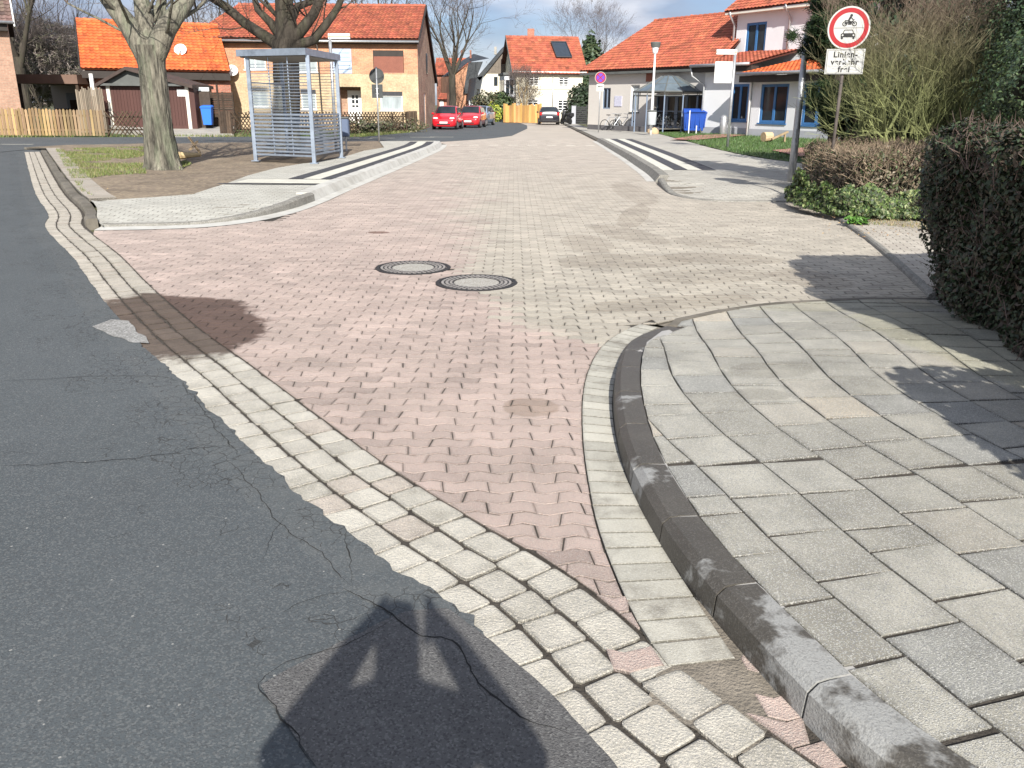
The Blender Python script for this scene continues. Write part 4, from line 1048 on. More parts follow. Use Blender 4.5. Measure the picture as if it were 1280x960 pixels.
mb.face([(X0+a, Y0+.18, e), (X0+a, y, e), (X0+b, y, e), (X0+b, Y0+.18, e)]); mb.face([(X0+a, y, 0), (X0+b, y, 0), (X0+b, y, e), (X0+a, y, e)]); mb.box(X0+a, X0+b, Y0+.01, y, 0.01, .35)
mb.build('porch', G['brick_mixed'], h, uv=True)
mb = MB(); dx0, dx1 = X0+a+.40, X0+a+1.36; mb.cbox(((dx0+dx1)/2, y-.05, .35+1.03), (dx1-dx0, .06, 2.06), .01)
dr = mb.build('door', G['whitepaint'], h); mb = MB()
for i in (0, 1):
    for j in range(3): mb.cbox(((dx0+dx1)/2-.12+.24*i, y-.085, 1.45+.28*j), (.17, .015, .22 if j else .12))
mb.build('pane', G['glass'], dr); mb = MB(); mb.tube([(dx0+.1, y-.12, 1.35), (dx0+.24, y-.12, 1.35)], .015, 6); mb.cbox((dx0+.1, y-.10, 1.33), (.04, .04, .18)); mb.build('handle', G['galv'], dr)
mb = MB(); mb.cbox((dx1+.26, y-.06, 1.75), (.22, .1, .3), .02); mb.build('letterbox', G['whitepaint'], h)
mb = MB(); mb.box(X1+.01, X1+.05, Y0+5.2, Y0+5.9, 3.6, 4.9); mb.build('gable_window', G['glass'], h)
mb = MB(); mb.box(X1-.1, X1-.05, Y0+3.4, Y0+4.4, .2, 2.3); mb.build('side_door', G['whitepaint'], h)
downpipe(h, [(X0+ux(399), Y0-.45, ZE-.3), (X0+ux(399), Y0-.1, ZE-.7), (X0+ux(400), Y0-.08, 0)], G['rust'], .045)
mb = MB(); mb.box(X0+5.7, X0+6.3, YR-.3, YR+.3, ZR-.6, ZR+.9); mb.build('chimney', G['brick_red'], h, uv=True)
dish(None, *colm(290, 89, Y0-.3), zat(290, 89, Y0-.3), .37, 'white satellite dish on the left end of the yellow and orange brick house', 'satellite dish', .25)

# ------------------------------------------------------------------ house with the bright orange roof
A_ = Vector((*colm(113, 90, 50.5), 0)); B_ = Vector((*colm(287, 95, 53.6), 0)); ze = 3.55; dr_ = (B_-A_).normalized(); nb = Vector((-dr_.y, dr_.x, 0))
h2 = thing('brick_house', 'low brick house with the brightest orange roof, behind the brown garage', 'house', (*A_[:2], 0), world=True)
dep = 7.6; zr = zat(101, 27, (A_+nb*dep/2).y)
mb = MB(); P, Q = A_[:2], B_[:2]; P2, Q2 = (A_+nb*dep)[:2], (B_+nb*dep)[:2]
wall(mb, P, Q, 0, ze); wall(mb, Q, Q2, 0, ze); wall(mb, Q2, P2, 0, ze); wall(mb, P2, P, 0, ze)
RA, RB = A_+nb*dep/2, B_+nb*dep/2
mb.face([(*Q, ze), (*Q2, ze), (RB.x, RB.y, zr)]); mb.face([(*P2, ze), (*P, ze), (RA.x, RA.y, zr)])
mb.build('wall', G['brick_red'], h2, uv=True)
s2 = (zr-ze)/(dep/2); f_ = lambda p, k, z: (p.x+nb.x*k, p.y+nb.y*k, z)
A1, B1 = A_-dr_*.45, B_
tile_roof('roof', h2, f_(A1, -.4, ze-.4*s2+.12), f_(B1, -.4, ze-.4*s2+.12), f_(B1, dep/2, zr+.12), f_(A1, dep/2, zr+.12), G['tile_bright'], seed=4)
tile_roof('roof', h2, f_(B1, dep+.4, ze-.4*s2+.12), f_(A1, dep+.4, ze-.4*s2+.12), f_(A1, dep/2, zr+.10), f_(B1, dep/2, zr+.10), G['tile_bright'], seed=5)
mb = MB(); a, b = f_(A1, -.38, ze-.4*s2-.12), f_(B1, -.38, ze-.4*s2-.12); a2, b2 = f_(A1, -.05, ze-.4*s2-.12), f_(B1, -.05, ze-.4*s2-.12)
mb.hexa([a[:2], b[:2], b2[:2], a2[:2]], ze-.68, ze-.30); mb.build('eaves_board', G['fascia'], h2)
mb = MB(); p0, p1 = f_(A1-dr_*.02, -.45, 0), f_(A1-dr_*.02, dep/2, 0)
mb.mesh([(p0[0], p0[1], ze-.4*s2-.12), (p1[0], p1[1], zr-.12), (p1[0], p1[1], zr+.2), (p0[0], p0[1], ze-.4*s2+.2)]+[(q[0]-dr_.x*.06, q[1]-dr_.y*.06, z) for q, z in ((p0, ze-.4*s2-.12), (p1, zr-.12), (p1, zr+.2), (p0, ze-.4*s2+.2))], [(0, 1, 2, 3), (7, 6, 5, 4), (0, 3, 7, 4), (3, 2, 6, 7), (2, 1, 5, 6), (1, 0, 4, 5)])
mb.build('verge_board', G['fascia'], h2)
q = f_(A_-dr_*.1, -.45, 0); mb = MB(); mb.hexa([(q[0]+.0, q[1]), (q[0]+.2, q[1]), (q[0]+.2, q[1]+.1), (q[0]+.0, q[1]+.1)], 1.8, ze-.45); mb.build('corner_board', G['whitepaint'], h2)
xx, yy = colm(226, 63, 53.6); dish(None, xx, yy, zat(226, 63, 53.6), .36, 'white satellite dish standing on the bright orange roof', 'satellite dish', .1)

# ------------------------------------------------------------------ left-edge house
h3 = thing('brick_house', 'pink brick house cut off by the left edge, with dark brown roof tiles', 'house', (colm(29, 150, 44)[0], 44, 0), RAD(29), world=True)
xr = colm(29, 150, 44)[0]; ze3 = zat(20, 22, 44)
mb = MB(); wall(mb, (xr-12, 44), (xr, 44), 0, ze3); wall(mb, (xr, 44), (xr, 53), 0, ze3); wall(mb, (xr, 53), (xr-12, 53), 0, ze3); wall(mb, (xr-12, 53), (xr-12, 44), 0, ze3)
mb.face([(xr, 44, ze3), (xr, 53, ze3), (xr, 48.5, ze3+3.4)]); mb.build('wall', G['brick_pink'], h3, uv=True)
tile_roof('roof', h3, (xr-12, 43.5, ze3-.25), (xr+.25, 43.5, ze3-.25), (xr+.25, 48.5, ze3+3.5), (xr-12, 48.5, ze3+3.5), G['tile_brown'], seed=8)
tile_roof('roof', h3, (xr+.25, 53.5, ze3-.25), (xr-12, 53.5, ze3-.25), (xr-12, 48.5, ze3+3.48), (xr+.25, 48.5, ze3+3.48), G['tile_brown'], seed=9)
mb = MB(); mb.mesh([(xr+.27, 43.4, ze3-.42), (xr+.27, 48.5, ze3+3.3), (xr+.27, 48.5, ze3+3.6), (xr+.27, 43.4, ze3-.08), (xr+.33, 43.4, ze3-.42), (xr+.33, 48.5, ze3+3.3), (xr+.33, 48.5, ze3+3.6), (xr+.33, 43.4, ze3-.08)], [(3, 2, 1, 0), (4, 5, 6, 7), (0, 4, 7, 3), (1, 0, 4, 5)[::-1], (2, 3, 7, 6), (1, 2, 6, 5)]); mb.build('verge_board', G['whitepaint'], h3)
gutter(h3, (xr-12, 43.42, ze3-.25), (xr+.3, 43.42, ze3-.25), G['galv'])
mb = MB(); mb.box(xr-12, xr, 43.6, 43.98, ze3-.62, ze3-.30); mb.build('eaves_board', G['fascia'], h3)

# carport between the two
cx0, cx1 = colm(25, 110, 50)[0], colm(98, 110, 50)[0]; zt, zb = zat(60, 93, 50), zat(60, 104.5, 50)
cp = thing('carport', 'dark open carport with brown flat roof beside the left-edge house', 'carport', ((cx0+cx1)/2, 50, 0), world=True)
mb = MB(); mb.box(cx0-.3, cx1, 50, 54, zb, zt); mb.build('roof', M('carport_roof', (.16, .10, .075), .8, var=.2, scale=2), cp)
for a_, b_2 in ((cx0-.2, 50.1), (cx1-.2, 50.1), (cx1-.2, 53.5)): mb = MB(); mb.box(a_, a_+.15, b_2, b_2+.15, 0, zb); mb.build('post', G['wood_dark'], cp)
mb = MB(); mb.box(cx0-.3, cx1, 53.9, 54, 0, zb-.01); mb.build('back_wall', G['render_cream'], cp)
mb = MB(); mb.box(cx0+.6, cx0+1.7, 53.8, 53.88, 1.0, 2.1); mb.build('shed_window', G['glass_curtain'], cp)
mb = MB(); mb.box(cx1-1.9, cx1-.4, 52.6, 53.7, 0, 1.7); mb.box(cx1-2.9, cx1-1.91, 52.8, 53.6, 0, 1.2); mb.build('stored_chest', G['wood_dark'], cp)
sx0, sx1 = colm(82, 95, 51.5)[0], colm(111, 95, 51.5)[0]
sh_ = thing('shed', 'small red brick shed with white flat roof edge left of the orange-roofed house', 'shed', ((sx0+sx1)/2, 51.5, 0), world=True)
mb = MB(); mb.box(sx0, sx1, 51.1, 54, zat(95, 97, 51.3), zat(95, 94, 51.3)); mb.build('roof', G['whitepaint'], sh_)
mb = MB(); wall(mb, (sx0+.5, 51.5), (sx1, 51.5), 0, zat(95, 97, 51.3)); wall(mb, (sx1, 51.5), (sx1, 54), 0, 3); mb.build('wall', G['brick_red'], sh_, uv=True)
mb = MB(); mb.box(sx0+.6, sx1-.2, 51.42, 51.47, 2.55, 2.95); mb.build('window', G['glass'], sh_)

# ------------------------------------------------------------------ garage
gy = 47.6; gx0, gx1 = colm(121, 105, gy)[0], colm(243, 107, gy)[0]; gz = .25
g = thing('garage', 'brown double garage with low grey gable behind the big tree trunk', 'garage', ((gx0+gx1)/2, gy, 0), world=True)
dx0, dx1 = colm(136, 130, gy)[0], colm(237, 130, gy)[0]; zd = zat(180, 107, gy); za = zat(157, 83.5, gy); xa = colm(160, 90, gy)[0]; zev = zat(180, 105, gy)
mb = MB(); wall(mb, (dx0-.35, gy), (dx1+.3, gy), 0, zev, [(.35, .35+dx1-dx0, .41, zd)], dep=.1); wall(mb, (dx1+.3, gy), (dx1+.3, gy+2.8), 0, zev); wall(mb, (dx0-.35, gy+2.8), (dx0-.35, gy), 0, zev); wall(mb, (dx1+.3, gy+2.8), (dx0-.35, gy+2.8), 0, zev)
mb.build('wall', G['brown_paint'], g)
for a_ in (dx0-.02, dx1-.16): mb = MB(); mb.box(a_, a_+.18, gy-.05, gy+.05, 0, zd); mb.build('door_post', G['offwhite'], g)
mb = MB(); n = 24
for k in range(n): x = dx0+.17+(dx1-dx0-.34)*k/n; mb.box(x, x+(dx1-dx0-.34)/n-.012, gy+.03, gy+.075, .05, zd-.05)
mb.box(dx0+.17, dx1-.17, gy+.076, gy+.095, .04, zd-.02); mb.build('garage_door', G['brown_paint'], g)
sx, _ = colm(227, 116, gy); mb = MB(); mb.cbox((sx, gy+.01, zat(227, 116, gy)), (.48, .02, .36)); mb.build('notice', G['whitepaint'], g)
mb = MB(); mb.mesh([(gx0+.35, gy-.02, zev), (gx1-.3, gy-.02, zev), (xa, gy-.02, za-.16), (gx0+.35, gy+.1, zev), (gx1-.3, gy+.1, zev), (xa, gy+.1, za-.16)], [(0, 1, 2), (5, 4, 3), (0, 3, 4, 1)]); mb.build('gable', G['slate_grey'], g)
mb = MB()
for (xe, s) in ((gx0, -1), (gx1, 1)):
    V = [(xe, gy-.35, zev-.04), (xa, gy-.35, za), (xa, gy+3.0, za), (xe, gy+3.0, zev-.04)]; V = V+[(a, b, c-.17) for a, b, c in V]
    mb.mesh(V, [(0, 1, 2, 3), (7, 6, 5, 4), (0, 4, 5, 1), (3, 2, 6, 7), (0, 3, 7, 4)] if s > 0 else [(3, 2, 1, 0), (4, 5, 6, 7), (1, 5, 4, 0), (7, 6, 2, 3), (4, 7, 3, 0)])
mb.build('roof', M('garage_roof', (.06, .042, .036), .8, var=.3, scale=3), g)
mb = MB(); mb.box(gx0+.3, gx1-.3, gy-.30, gy-.03, zev-.1, zev+.02); mb.build('canopy_edge', G['slate_grey'], g)
# driveway
mb = MB(); P = ats([(205, 172), (292, 171)], 0); DZ = .40; a_, b_2 = P[0], P[1]; xr_ = colm(292, 150, 50.4)[0]
V = [(a_[0], a_[1], .02), (b_2[0], b_2[1], .02), (xr_, 50.4, DZ), (dx0-.3, 50.4, DZ), (dx0-.3, 47.55, DZ)]; mb.mesh(V+[(p[0], p[1], -.06) for p in V], [(0, 1, 2, 3, 4)]+[(i, i+5, (i+1) % 5+5, (i+1) % 5) for i in range(5)])
tag(mb.build('driveway', G['concrete']), kind='structure')
# passage beside the garage
GYs = 48.3; px0, px1 = colm(238, 120, GYs)[0], colm(262, 120, GYs)[0]
ps = thing('garden_gate', 'white-framed door with dark boarded leaf between garage and lattice screen', 'gate', ((px0+px1)/2, GYs, 0), world=True)
mb = MB(); z1 = zat(248, 109, GYs); z0 = zat(248, 114, GYs); mb.box(px0-.1, px1, GYs-.05, GYs+.05, z0, z1); mb.box(px0-.1, px0+.02, GYs-.05, GYs+.05, 0, z0); mb.build('frame', G['whitepaint'], ps)
mb = MB(); mb.box(px0+.25, px1-.4, GYs-.1, GYs-.06, z0+.03, z1-.07); mb.build('fanlight', G['glass_curtain'], ps)
mb = MB(); mb.box(px0+.02, px1, GYs, GYs+.06, 0.02, z0-.02); mb.build('leaf', M('door_dark', (.055, .04, .03), .7, var=.3, scale=4), ps)
fx0, fx1 = colm(262, 120, 49.2)[0], colm(291, 120, 49.2)[0]
fs = thing('screen_fence', 'tall dark slatted screen behind the blue bin', 'fence', ((fx0+fx1)/2, 49.2, 0), world=True)
mb = MB(); zt = zat(276, 115.5, 49.2)
for k in range(17): z = .1+(zt-.1)*k/17; mb.box(fx0, fx1, 49.2+.01*(k % 2), 49.23+.01*(k % 2), z, z+.115, c=lerp((1, 1, 1), (.6, .6, .6), random.random()))
mb.build('slats', G['wood_dark'], fs); 
for x in (fx0, (fx0+fx1)/2, fx1-.09): mb = MB(); mb.box(x, x+.09, 49.25, 49.32, 0, zt+.03, c=(.8, .8, .8)); mb.build('post', G['wood_dark'], fs)

def wheelie(x, y, rz, mat, label, h_=1.05, wdt=.55, cat='wheelie bin'):
    t = thing('wheelie_bin', label, cat, (x, y, .40), rz); mb = MB(); a, b = wdt*.38, wdt*.5
    mb.mesh([(-a, -a, .06), (a, -a, .06), (a, a, .06), (-a, a, .06), (-b, -b, h_-.1), (b, -b, h_-.1), (b, b, h_-.1), (-b, b, h_-.1)], [(3, 2, 1, 0), (0, 1, 5, 4), (1, 2, 6, 5), (2, 3, 7, 6), (3, 0, 4, 7), (4, 5, 6, 7)])
    mb.cbox((0, 0, h_-.11), (2*b+.05, 2*b+.05, .05), .01); mb.build('body', mat, t)
    mb = MB(); mb.mesh([(-b-.03, -b-.04, h_-.08), (b+.03, -b-.04, h_-.08), (b+.03, b+.05, h_-.04), (-b-.03, b+.05, h_-.04), (-b+.03, -b+.03, h_-.02), (b-.03, -b+.03, h_-.02), (b-.03, b-.02, h_+.03), (-b+.03, b-.02, h_+.03)], [(3, 2, 1, 0), (0, 1, 5, 4), (1, 2, 6, 5), (2, 3, 7, 6), (3, 0, 4, 7), (4, 5, 6, 7)]); mb.tube([(-b, b+.08, h_-.03), (b, b+.08, h_-.03)], .018, 6); mb.build('lid', mat, t)
    for s in (-1, 1):
        mb = MB(); c = Vector((s*(a-.02), a+.03, .1)); mb.tube([c-Vector((.03, 0, 0)), c+Vector((.03, 0, 0))], .1, 12); mb.build('wheel', G['rubber'], t)
xb, yb = colm(259, 140, 47.9); wheelie(xb, yb, .1, G['bin_light_blue'], 'bright blue wheelie bin standing in front of the dark slatted screen')
# plank screen, picket and lattice fences
x0, x1 = colm(95, 120, 46.5)[0], colm(129, 120, 46.5)[0]; zt = zat(112, 110, 46.5)
t = thing('plank_fence', 'tall weathered grey vertical board screen left of the brown garage', 'fence', ((x0+x1)/2, 46.5, 0), world=True); mb = MB(); n = 17
for k in range(n):
    x = x0+(x1-x0)*k/n; v = random.uniform(.7, 1.5); tp = zt+random.uniform(-.1, .08)-(.0 if k > 3 else .1); mb.box(x, x+(x1-x0)/n*.78, 46.5, 46.53, .05, tp, c=(v, v, v))
mb.build('boards', G['wood_grey'], t); 
for z_ in (.5, zt-.5): mb = MB(); mb.box(x0, x1, 46.54, 46.6, z_, z_+.1, c=(.8,)*3); mb.build('rail', G['wood_grey'], t)
def picket(name, P, Q, hgt, pitch, wd, mat, label, cat='fence', vary=.35, gapz=.06, posts=2.2, point=True, hv=.02, group=None, colf=None):
    P, Q = Vector(P[:2]), Vector(Q[:2]); d = Q-P; Lf = d.length; d.normalize(); n = Vector((d.y, -d.x)); mid = (P+Q)/2
    t = thing(name, label, cat, (mid.x, mid.y, 0), world=True, group=group); mb = MB(); k = 0; s = 0
    pt = lambda s, k, z: (P.x+d.x*s+n.x*k, P.y+d.y*s+n.y*k, z)
    while s < Lf-wd:
        hh = hgt+random.uniform(-hv, hv); v = random.uniform(1-vary, 1+vary); c = (v, v*random.uniform(.94, 1.03), v*random.uniform(.8, 1.05)); l = random.uniform(-.01, .01)
        if colf: c = tuple(a*b for a, b in zip(c, colf(s/Lf)))
        f = [pt(s, 0, gapz), pt(s+wd, 0, gapz), pt(s+wd+l, 0, hh-wd*.5), pt(s+wd/2+l, 0, hh if point else hh-wd*.5), pt(s+l, 0, hh-wd*.5)]
        b = [pt(s, -.025, gapz), pt(s+wd, -.025, gapz), pt(s+wd+l, -.025, hh-wd*.5), pt(s+wd/2+l, -.025, hh if point else hh-wd*.5), pt(s+l, -.025, hh-wd*.5)]
        m_ = 5; mb.mesh(f+b, [(0, 1, 2, 3, 4), (9, 8, 7, 6, 5)]+[(i, i+5, (i+1) % 5+5, (i+1) % 5) for i in range(5)], c); s += pitch
    mb.build('pickets', mat, t)
    for z in (hgt*.25, hgt*.75):
        mb = MB(); mb.hexa([pt(0, -.03, 0)[:2], pt(Lf, -.03, 0)[:2], pt(Lf, -.08, 0)[:2], pt(0, -.08, 0)[:2]][::-1], z-.04, z+.04, c=(.7,)*3); mb.build('rail', mat, t)
    s = 0
    while s < Lf: mb = MB(); q = pt(s+.05, -.13, 0); mb.cbox((q[0], q[1], hgt*.46), (.09, .09, hgt*.92), c=(.8,)*3); mb.build('post', mat, t); s += posts
    return t
zt = zat(60, 135.5, 41.2)
picket('picket_fence', (-30, 41.0), at(133, 171.5), zt, .155, .115, G['wood'], 'sunlit light brown picket fence along the road in front of the left-edge house', hv=.05, colf=lambda s: (1.25, 1.2, 1.1) if .35 < s < .8 else (1, 1, 1))
def lattice(P, Q, hgt, label, group, post_h=None):
    P, Q = Vector(P[:2]), Vector(Q[:2]); d = Q-P; Lf = d.length; d.normalize(); n = Vector((d.y, -d.x)); mid = (P+Q)/2
    t = thing('lattice_fence', label, 'fence', (mid.x, mid.y, 0), world=True, group=group)
    pt = lambda s, k, z: (P.x+d.x*s+n.x*k, P.y+d.y*s+n.y*k, z); mb = MB(); s = -.6
    while s < Lf:
        for sg, k in ((1, .0), (-1, -.035)):
            a0, a1 = (s, s+hgt*.72) if sg > 0 else (s+hgt*.72, s)
            if min(a0, a1) < -.05 or max(a0, a1) > Lf+.1: continue
            v = random.uniform(.6, 1.9); mb.tube([pt(a0, k, .06), pt(a1, k, hgt+random.uniform(-.02, .03))], .028, 5, c=(v, v, v*.9))
        s += .19
    mb.build('lattice', G['wood_dark'], t)
    for z in (.28*hgt, .78*hgt): mb = MB(); mb.tube([pt(0, -.08, z), pt(Lf, -.08, z)], .035, 6, c=(.9,)*3); mb.build('rail', G['wood_dark'], t)
    s = 0.05
    while s < Lf: mb = MB(); q = pt(s, -.16, 0); mb.tube([(q[0], q[1], 0), (q[0], q[1], hgt*.95)], .05, 7, c=(.8,)*3); mb.build('post', G['wood_dark'], t); s += 2.4
    return t
lattice(at(135, 171.3), at(186, 171), zat(155, 139, 42.4), 'short dark crossed-lattice fence in front of the brown garage', None)
LF = ats([(292, 170), (420, 168.5), (545, 165)]); 
lattice(LF[0], (-6.3, 51.3), 1.16, 'long dark crossed-lattice fence along the road before the two-coloured brick house', None)
lattice((-6.3, 51.3), (-6.15, 58.5), 1.16, 'crossed-lattice fence turning along the gable side of the brick house by the first red car', None)
mb = MB(); gp = at(283, 169.5); t = thing('gate_post', 'broad dark timber gate post at the driveway end of the long lattice fence', 'post', (gp[0], gp[1], 0), world=True)
for k in range(5): v = random.uniform(.7, 1.6); mb.box(gp[0]-.3+k*.12, gp[0]-.3+k*.12+.105, gp[1], gp[1]+.04, .03, 1.2+random.uniform(-.03, .03), c=(v,)*3)
mb.build('boards', G['wood_dark'], t); mb = MB(); mb.box(gp[0]-.32, gp[0]-.24, gp[1]+.05, gp[1]+.13, 0, 2.5, c=(.8,)*3); mb.build('post', G['wood_dark'], t)
# hedge-like planting behind the lattice
# ------------------------------------------------------------------ far houses
def simple_house(label, P, wdt, dep, ang, ze, zr, wmat, rmat, ops=(), frame=None, pane=None, chimney=None, uvw=False, name='house', ridge='x', ov=.3, nx=2, ny=3):
    ca, sa = math.cos(ang), math.sin(ang); T = lambda x, y: (P[0]+x*ca-y*sa, P[1]+x*sa+y*ca)
    t = thing(name, label, 'house', (*T(wdt/2, 0), 0), world=True); mb = MB(); a, b, c, d = T(0, 0), T(wdt, 0), T(wdt, dep), T(0, dep)
    wall(mb, a, b, 0, ze, [o[:4] for o in ops], dep=.15); wall(mb, b, c, 0, ze); wall(mb, c, d, 0, ze); wall(mb, d, a, 0, ze)
    if ridge == 'x':
        m1, m2 = T(0, dep/2), T(wdt, dep/2); mb.face([(*b, ze), (*c, ze), (*m2, zr)]); mb.face([(*d, ze), (*a, ze), (*m1, zr)])
        s = (zr-ze)/(dep/2); A, B, C, D = T(-ov, -ov), T(wdt+ov, -ov), T(wdt+ov, dep/2), T(-ov, dep/2); z0 = ze-ov*s+.1
        tile_roof('roof', t, (*A, z0), (*B, z0), (*C, zr+.1), (*D, zr+.1), rmat, tw=.36, th=.4, seed=int(P[1]))
        A, B = T(wdt+ov, dep+ov), T(-ov, dep+ov); tile_roof('roof', t, (*A, z0), (*B, z0), (*D, zr+.08), (*C, zr+.08), rmat, tw=.5, th=.5)
    else:
        m1, m2 = T(wdt/2, 0), T(wdt/2, dep); mb.face([(*a, ze), (*b, ze), (*m1, zr)]); mb.face([(*c, ze), (*d, ze), (*m2, zr)])
        s = (zr-ze)/(wdt/2); z0 = ze-ov*s+.1
        for (x0, x1) in ((-ov, wdt/2), (wdt+ov, wdt/2)):
            if x0 < x1: A, B, C, D = T(x0, dep+ov), T(x0, -ov), T(x1, -ov), T(x1, dep+ov)
            else: A, B, C, D = T(x0, -ov), T(x0, dep+ov), T(x1, dep+ov), T(x1, -ov)
            tile_roof('roof', t, (*A, z0), (*B, z0), (*C, zr+.1), (*D, zr+.1), rmat, tw=.4, th=.45, seed=int(P[1]))
    mb.build('wall', wmat, t, uv=uvw)
    for o in ops: window(t, a, b, o, frame or G['whitepaint'], pane or G['glass'], o[4] if len(o) > 4 else nx, o[5] if len(o) > 5 else ny, fw_=.09)
    if chimney:
        x, y, h_ = chimney; q = T(x, y); mb = MB(); mb.box(q[0]-.35, q[0]+.35, q[1]-.35, q[1]+.35, zr-1.2, zr+h_); mb.build('chimney', G['brick_red'], t, uv=True)
    return t, T
# white house closing the street
YW = 88.0; xw0, xw1 = colm(645, 120, YW)[0], colm(727, 120, YW)[0]; zew = zat(690, 89, YW)
def wo(u0, u1, v0, v1): return (colm(u0, 110, YW)[0]-xw0, colm(u1, 110, YW)[0]-xw0, zat((u0+u1)/2, v1, YW), zat((u0+u1)/2, v0, YW), 2, 4)
ops = [wo(661, 674, 95, 107), wo(699, 712, 96, 108), wo(698.5, 711.5, 124.5, 139), wo(660, 674, 124, 139)]
WA = RAD(8); wW = (xw1-xw0)*1.03
zrw = zat(690, 47, YW+4.7)
th_, T = simple_house('cream-white house with large red roof and solar panel closing the street', (xw0, YW), wW, 9.5, WA, zew, zrw, G['render_yellow'], G['tile_orange'], ops, chimney=(2.3, 5.6, .9), ov=.45)
def lb(mb, x0, x1, y0, y1, z0, z1): mb.hexa([T(x0, y0), T(x1, y0), T(x1, y1), T(x0, y1)], z0, z1)
mb = MB(); lb(mb, -.3, wW+.3, -.30, -.02, zew-.35, zew-.02); mb.build('cornice', G['whitepaint'], th_)
def rp_(xf, t): q = T(xf*wW, t*4.75-.1); return Vector((q[0], q[1], zew+.1+t*(zrw-zew)+.16))
q = [rp_(.64, .34), rp_(.875, .34), rp_(.84, .80), rp_(.61, .80)]
t = thing('solar_panel', 'dark blue-black solar collector on the red roof of the street-closing house', 'solar panel', tuple(q[0]), world=True); mb = MB(); dn = Vector((0, .05, -.06))
mb.mesh([*q, *[p+dn for p in q]], [(0, 1, 2, 3), (7, 6, 5, 4), (0, 4, 5, 1), (1, 5, 6, 2), (2, 6, 7, 3), (3, 7, 4, 0)]); mb.build('collector', M('solar', (.02, .03, .045), .2, var=.2, scale=3, spec=.7), t)
mb = MB()
for i in range(4): mb.tube([q[i]+Vector((0, -.02, .03)), q[(i+1) % 4]+Vector((0, -.02, .03))], .05, 4)
mb.build('frame', G['darkmetal'], t)
mb = MB(); lb(mb, 0, wW, -.025, -.005, zat(690, 111.5, YW)-.03, zat(690, 111.5, YW)+.03); mb.build('string_course', G['concrete'], th_)
pq = T(wW*.55, -.1); downpipe(th_, [(*pq, zew), (*pq, 0)], G['galv'], .05)
mb = MB(); lb(mb, -.5, -.35, -.4, 4.75, zew-.2, zew+.05) if False else None
mb = MB(); lb(mb, -1.0, -.005, 1.2, 5.2, 0, zew-.35); mb.build('bay', G['render_white'], th_)
for (x0, x1, z0, z1) in ((-.86, -.52, zew-2.1, zew-.8), (-.44, -.12, zew-2.1, zew-.8), (-.7, -.2, .9, 2.2)):
    mb = MB(); lb(mb, x0, x1, 1.16, 1.195, z0, z1); mb.build('bay_window', G['glass'], th_)
for y0 in (1.6, 3.2): mb = MB(); lb(mb, -1.04, -1.005, y0, y0+1.1, zew-2.1, zew-.8); mb.build('bay_window', G['glass'], th_)
for z0 in (zew-2.6, zew-.34): mb = MB(); lb(mb, -1.15, -.01, 1.0, 5.35, z0, z0+.22); mb.build('bay_ledge', G['slate_grey'], th_)
mb = MB(); lb(mb, -.05, -.005, 3.6, 4.5, zew+.9, zew+1.8); mb.build('gable_window', G['glass'], th_)
mb = MB()
V = [T(-.5, -.47), T(-.5, 4.75), T(-.44, 4.75), T(-.44, -.47)]; sw = (zrw-zew)/4.75; z_e, z_r = zew-.45*sw-.15, zrw-.1
mb.mesh([(*V[0], z_e), (*V[1], z_r), (*V[2], z_r), (*V[3], z_e), (*V[0], z_e+.3), (*V[1], z_r+.3), (*V[2], z_r+.3), (*V[3], z_e+.3)], [(3, 2, 1, 0), (4, 5, 6, 7), (0, 1, 5, 4), (3, 7, 6, 2), (0, 4, 7, 3)]); mb.build('verge_board', G['slate_grey'], th_)
# house of steep dark roofs next to it (mansard-like slopes with pale walls)
Yd = 96.0
def X(u, Y=Yd, v=110): return colm(u, v, Y)[0]
def Zv(v, Y=Yd, u=610): return zat(u, v, Y)
t = thing('house', 'cream house with steep dark slate gable, left of the street-closing house', 'house', (X(615), Yd, 0), world=True)
mb = MB(); mb.mesh([(X(598), Yd, 0), (X(627), Yd, 0), (X(627), Yd, Zv(92)), (X(605), Yd, Zv(92)), (X(598), Yd, Zv(127)), (X(627), Yd+9, 0), (X(627), Yd+9, Zv(92))], [(0, 1, 2, 3, 4), (1, 5, 6, 2)]); mb.build('wall', G['render_yellow'], t)
mb = MB(); mb.mesh([(X(605), Yd-.02, Zv(92)), (X(634), Yd-.02, Zv(92)), (X(634), Yd-.02, Zv(56))], [(0, 1, 2)]); mb.build('timber_gable', M('board_grey', (.16, .135, .11), .85, var=.3, scale=4, mscale=(1, 1, .1)), t)
mb = MB(); mb.mesh([(X(596), Yd-.3, Zv(97)), (X(634), Yd-.3, Zv(54)), (X(634), Yd-.3, Zv(58)), (X(600), Yd-.3, Zv(101)), (X(590), Yd+9, Zv(97)), (X(625), Yd+9, Zv(54))], [(3, 2, 1, 0), (0, 1, 5, 4)]); 
mb.mesh([(X(596), Yd-.3, Zv(97)), (X(604), Yd-.3, Zv(95)), (X(598), Yd-.3, Zv(126)), (X(591), Yd-.3, Zv(126)), (X(584), Yd+5, Zv(97)), (X(580), Yd+5, Zv(126))], [(3, 2, 1, 0), (0, 4, 5, 3)]); mb.build('roof', G['slate_dark'], t)
mb = MB(); mb.box(X(617.5), X(622), Yd-.06, Yd-.01, Zv(107), Zv(96)); mb.build('window', G['glass'], t)
mb = MB(); mb.box(X(617), X(620), Yd+3, Yd+3.6, Zv(66), Zv(56)); mb.build('chimney', G['concrete'], t)
Yd2 = 103.0
t = thing('house', 'orange brick house with dark roof and grey entrance wall between brick and cream houses', 'house', (X(580, Yd2), Yd2, 0), world=True)
XX = lambda u: X(u, Yd2); ZZ = lambda v: zat(590, v, Yd2)
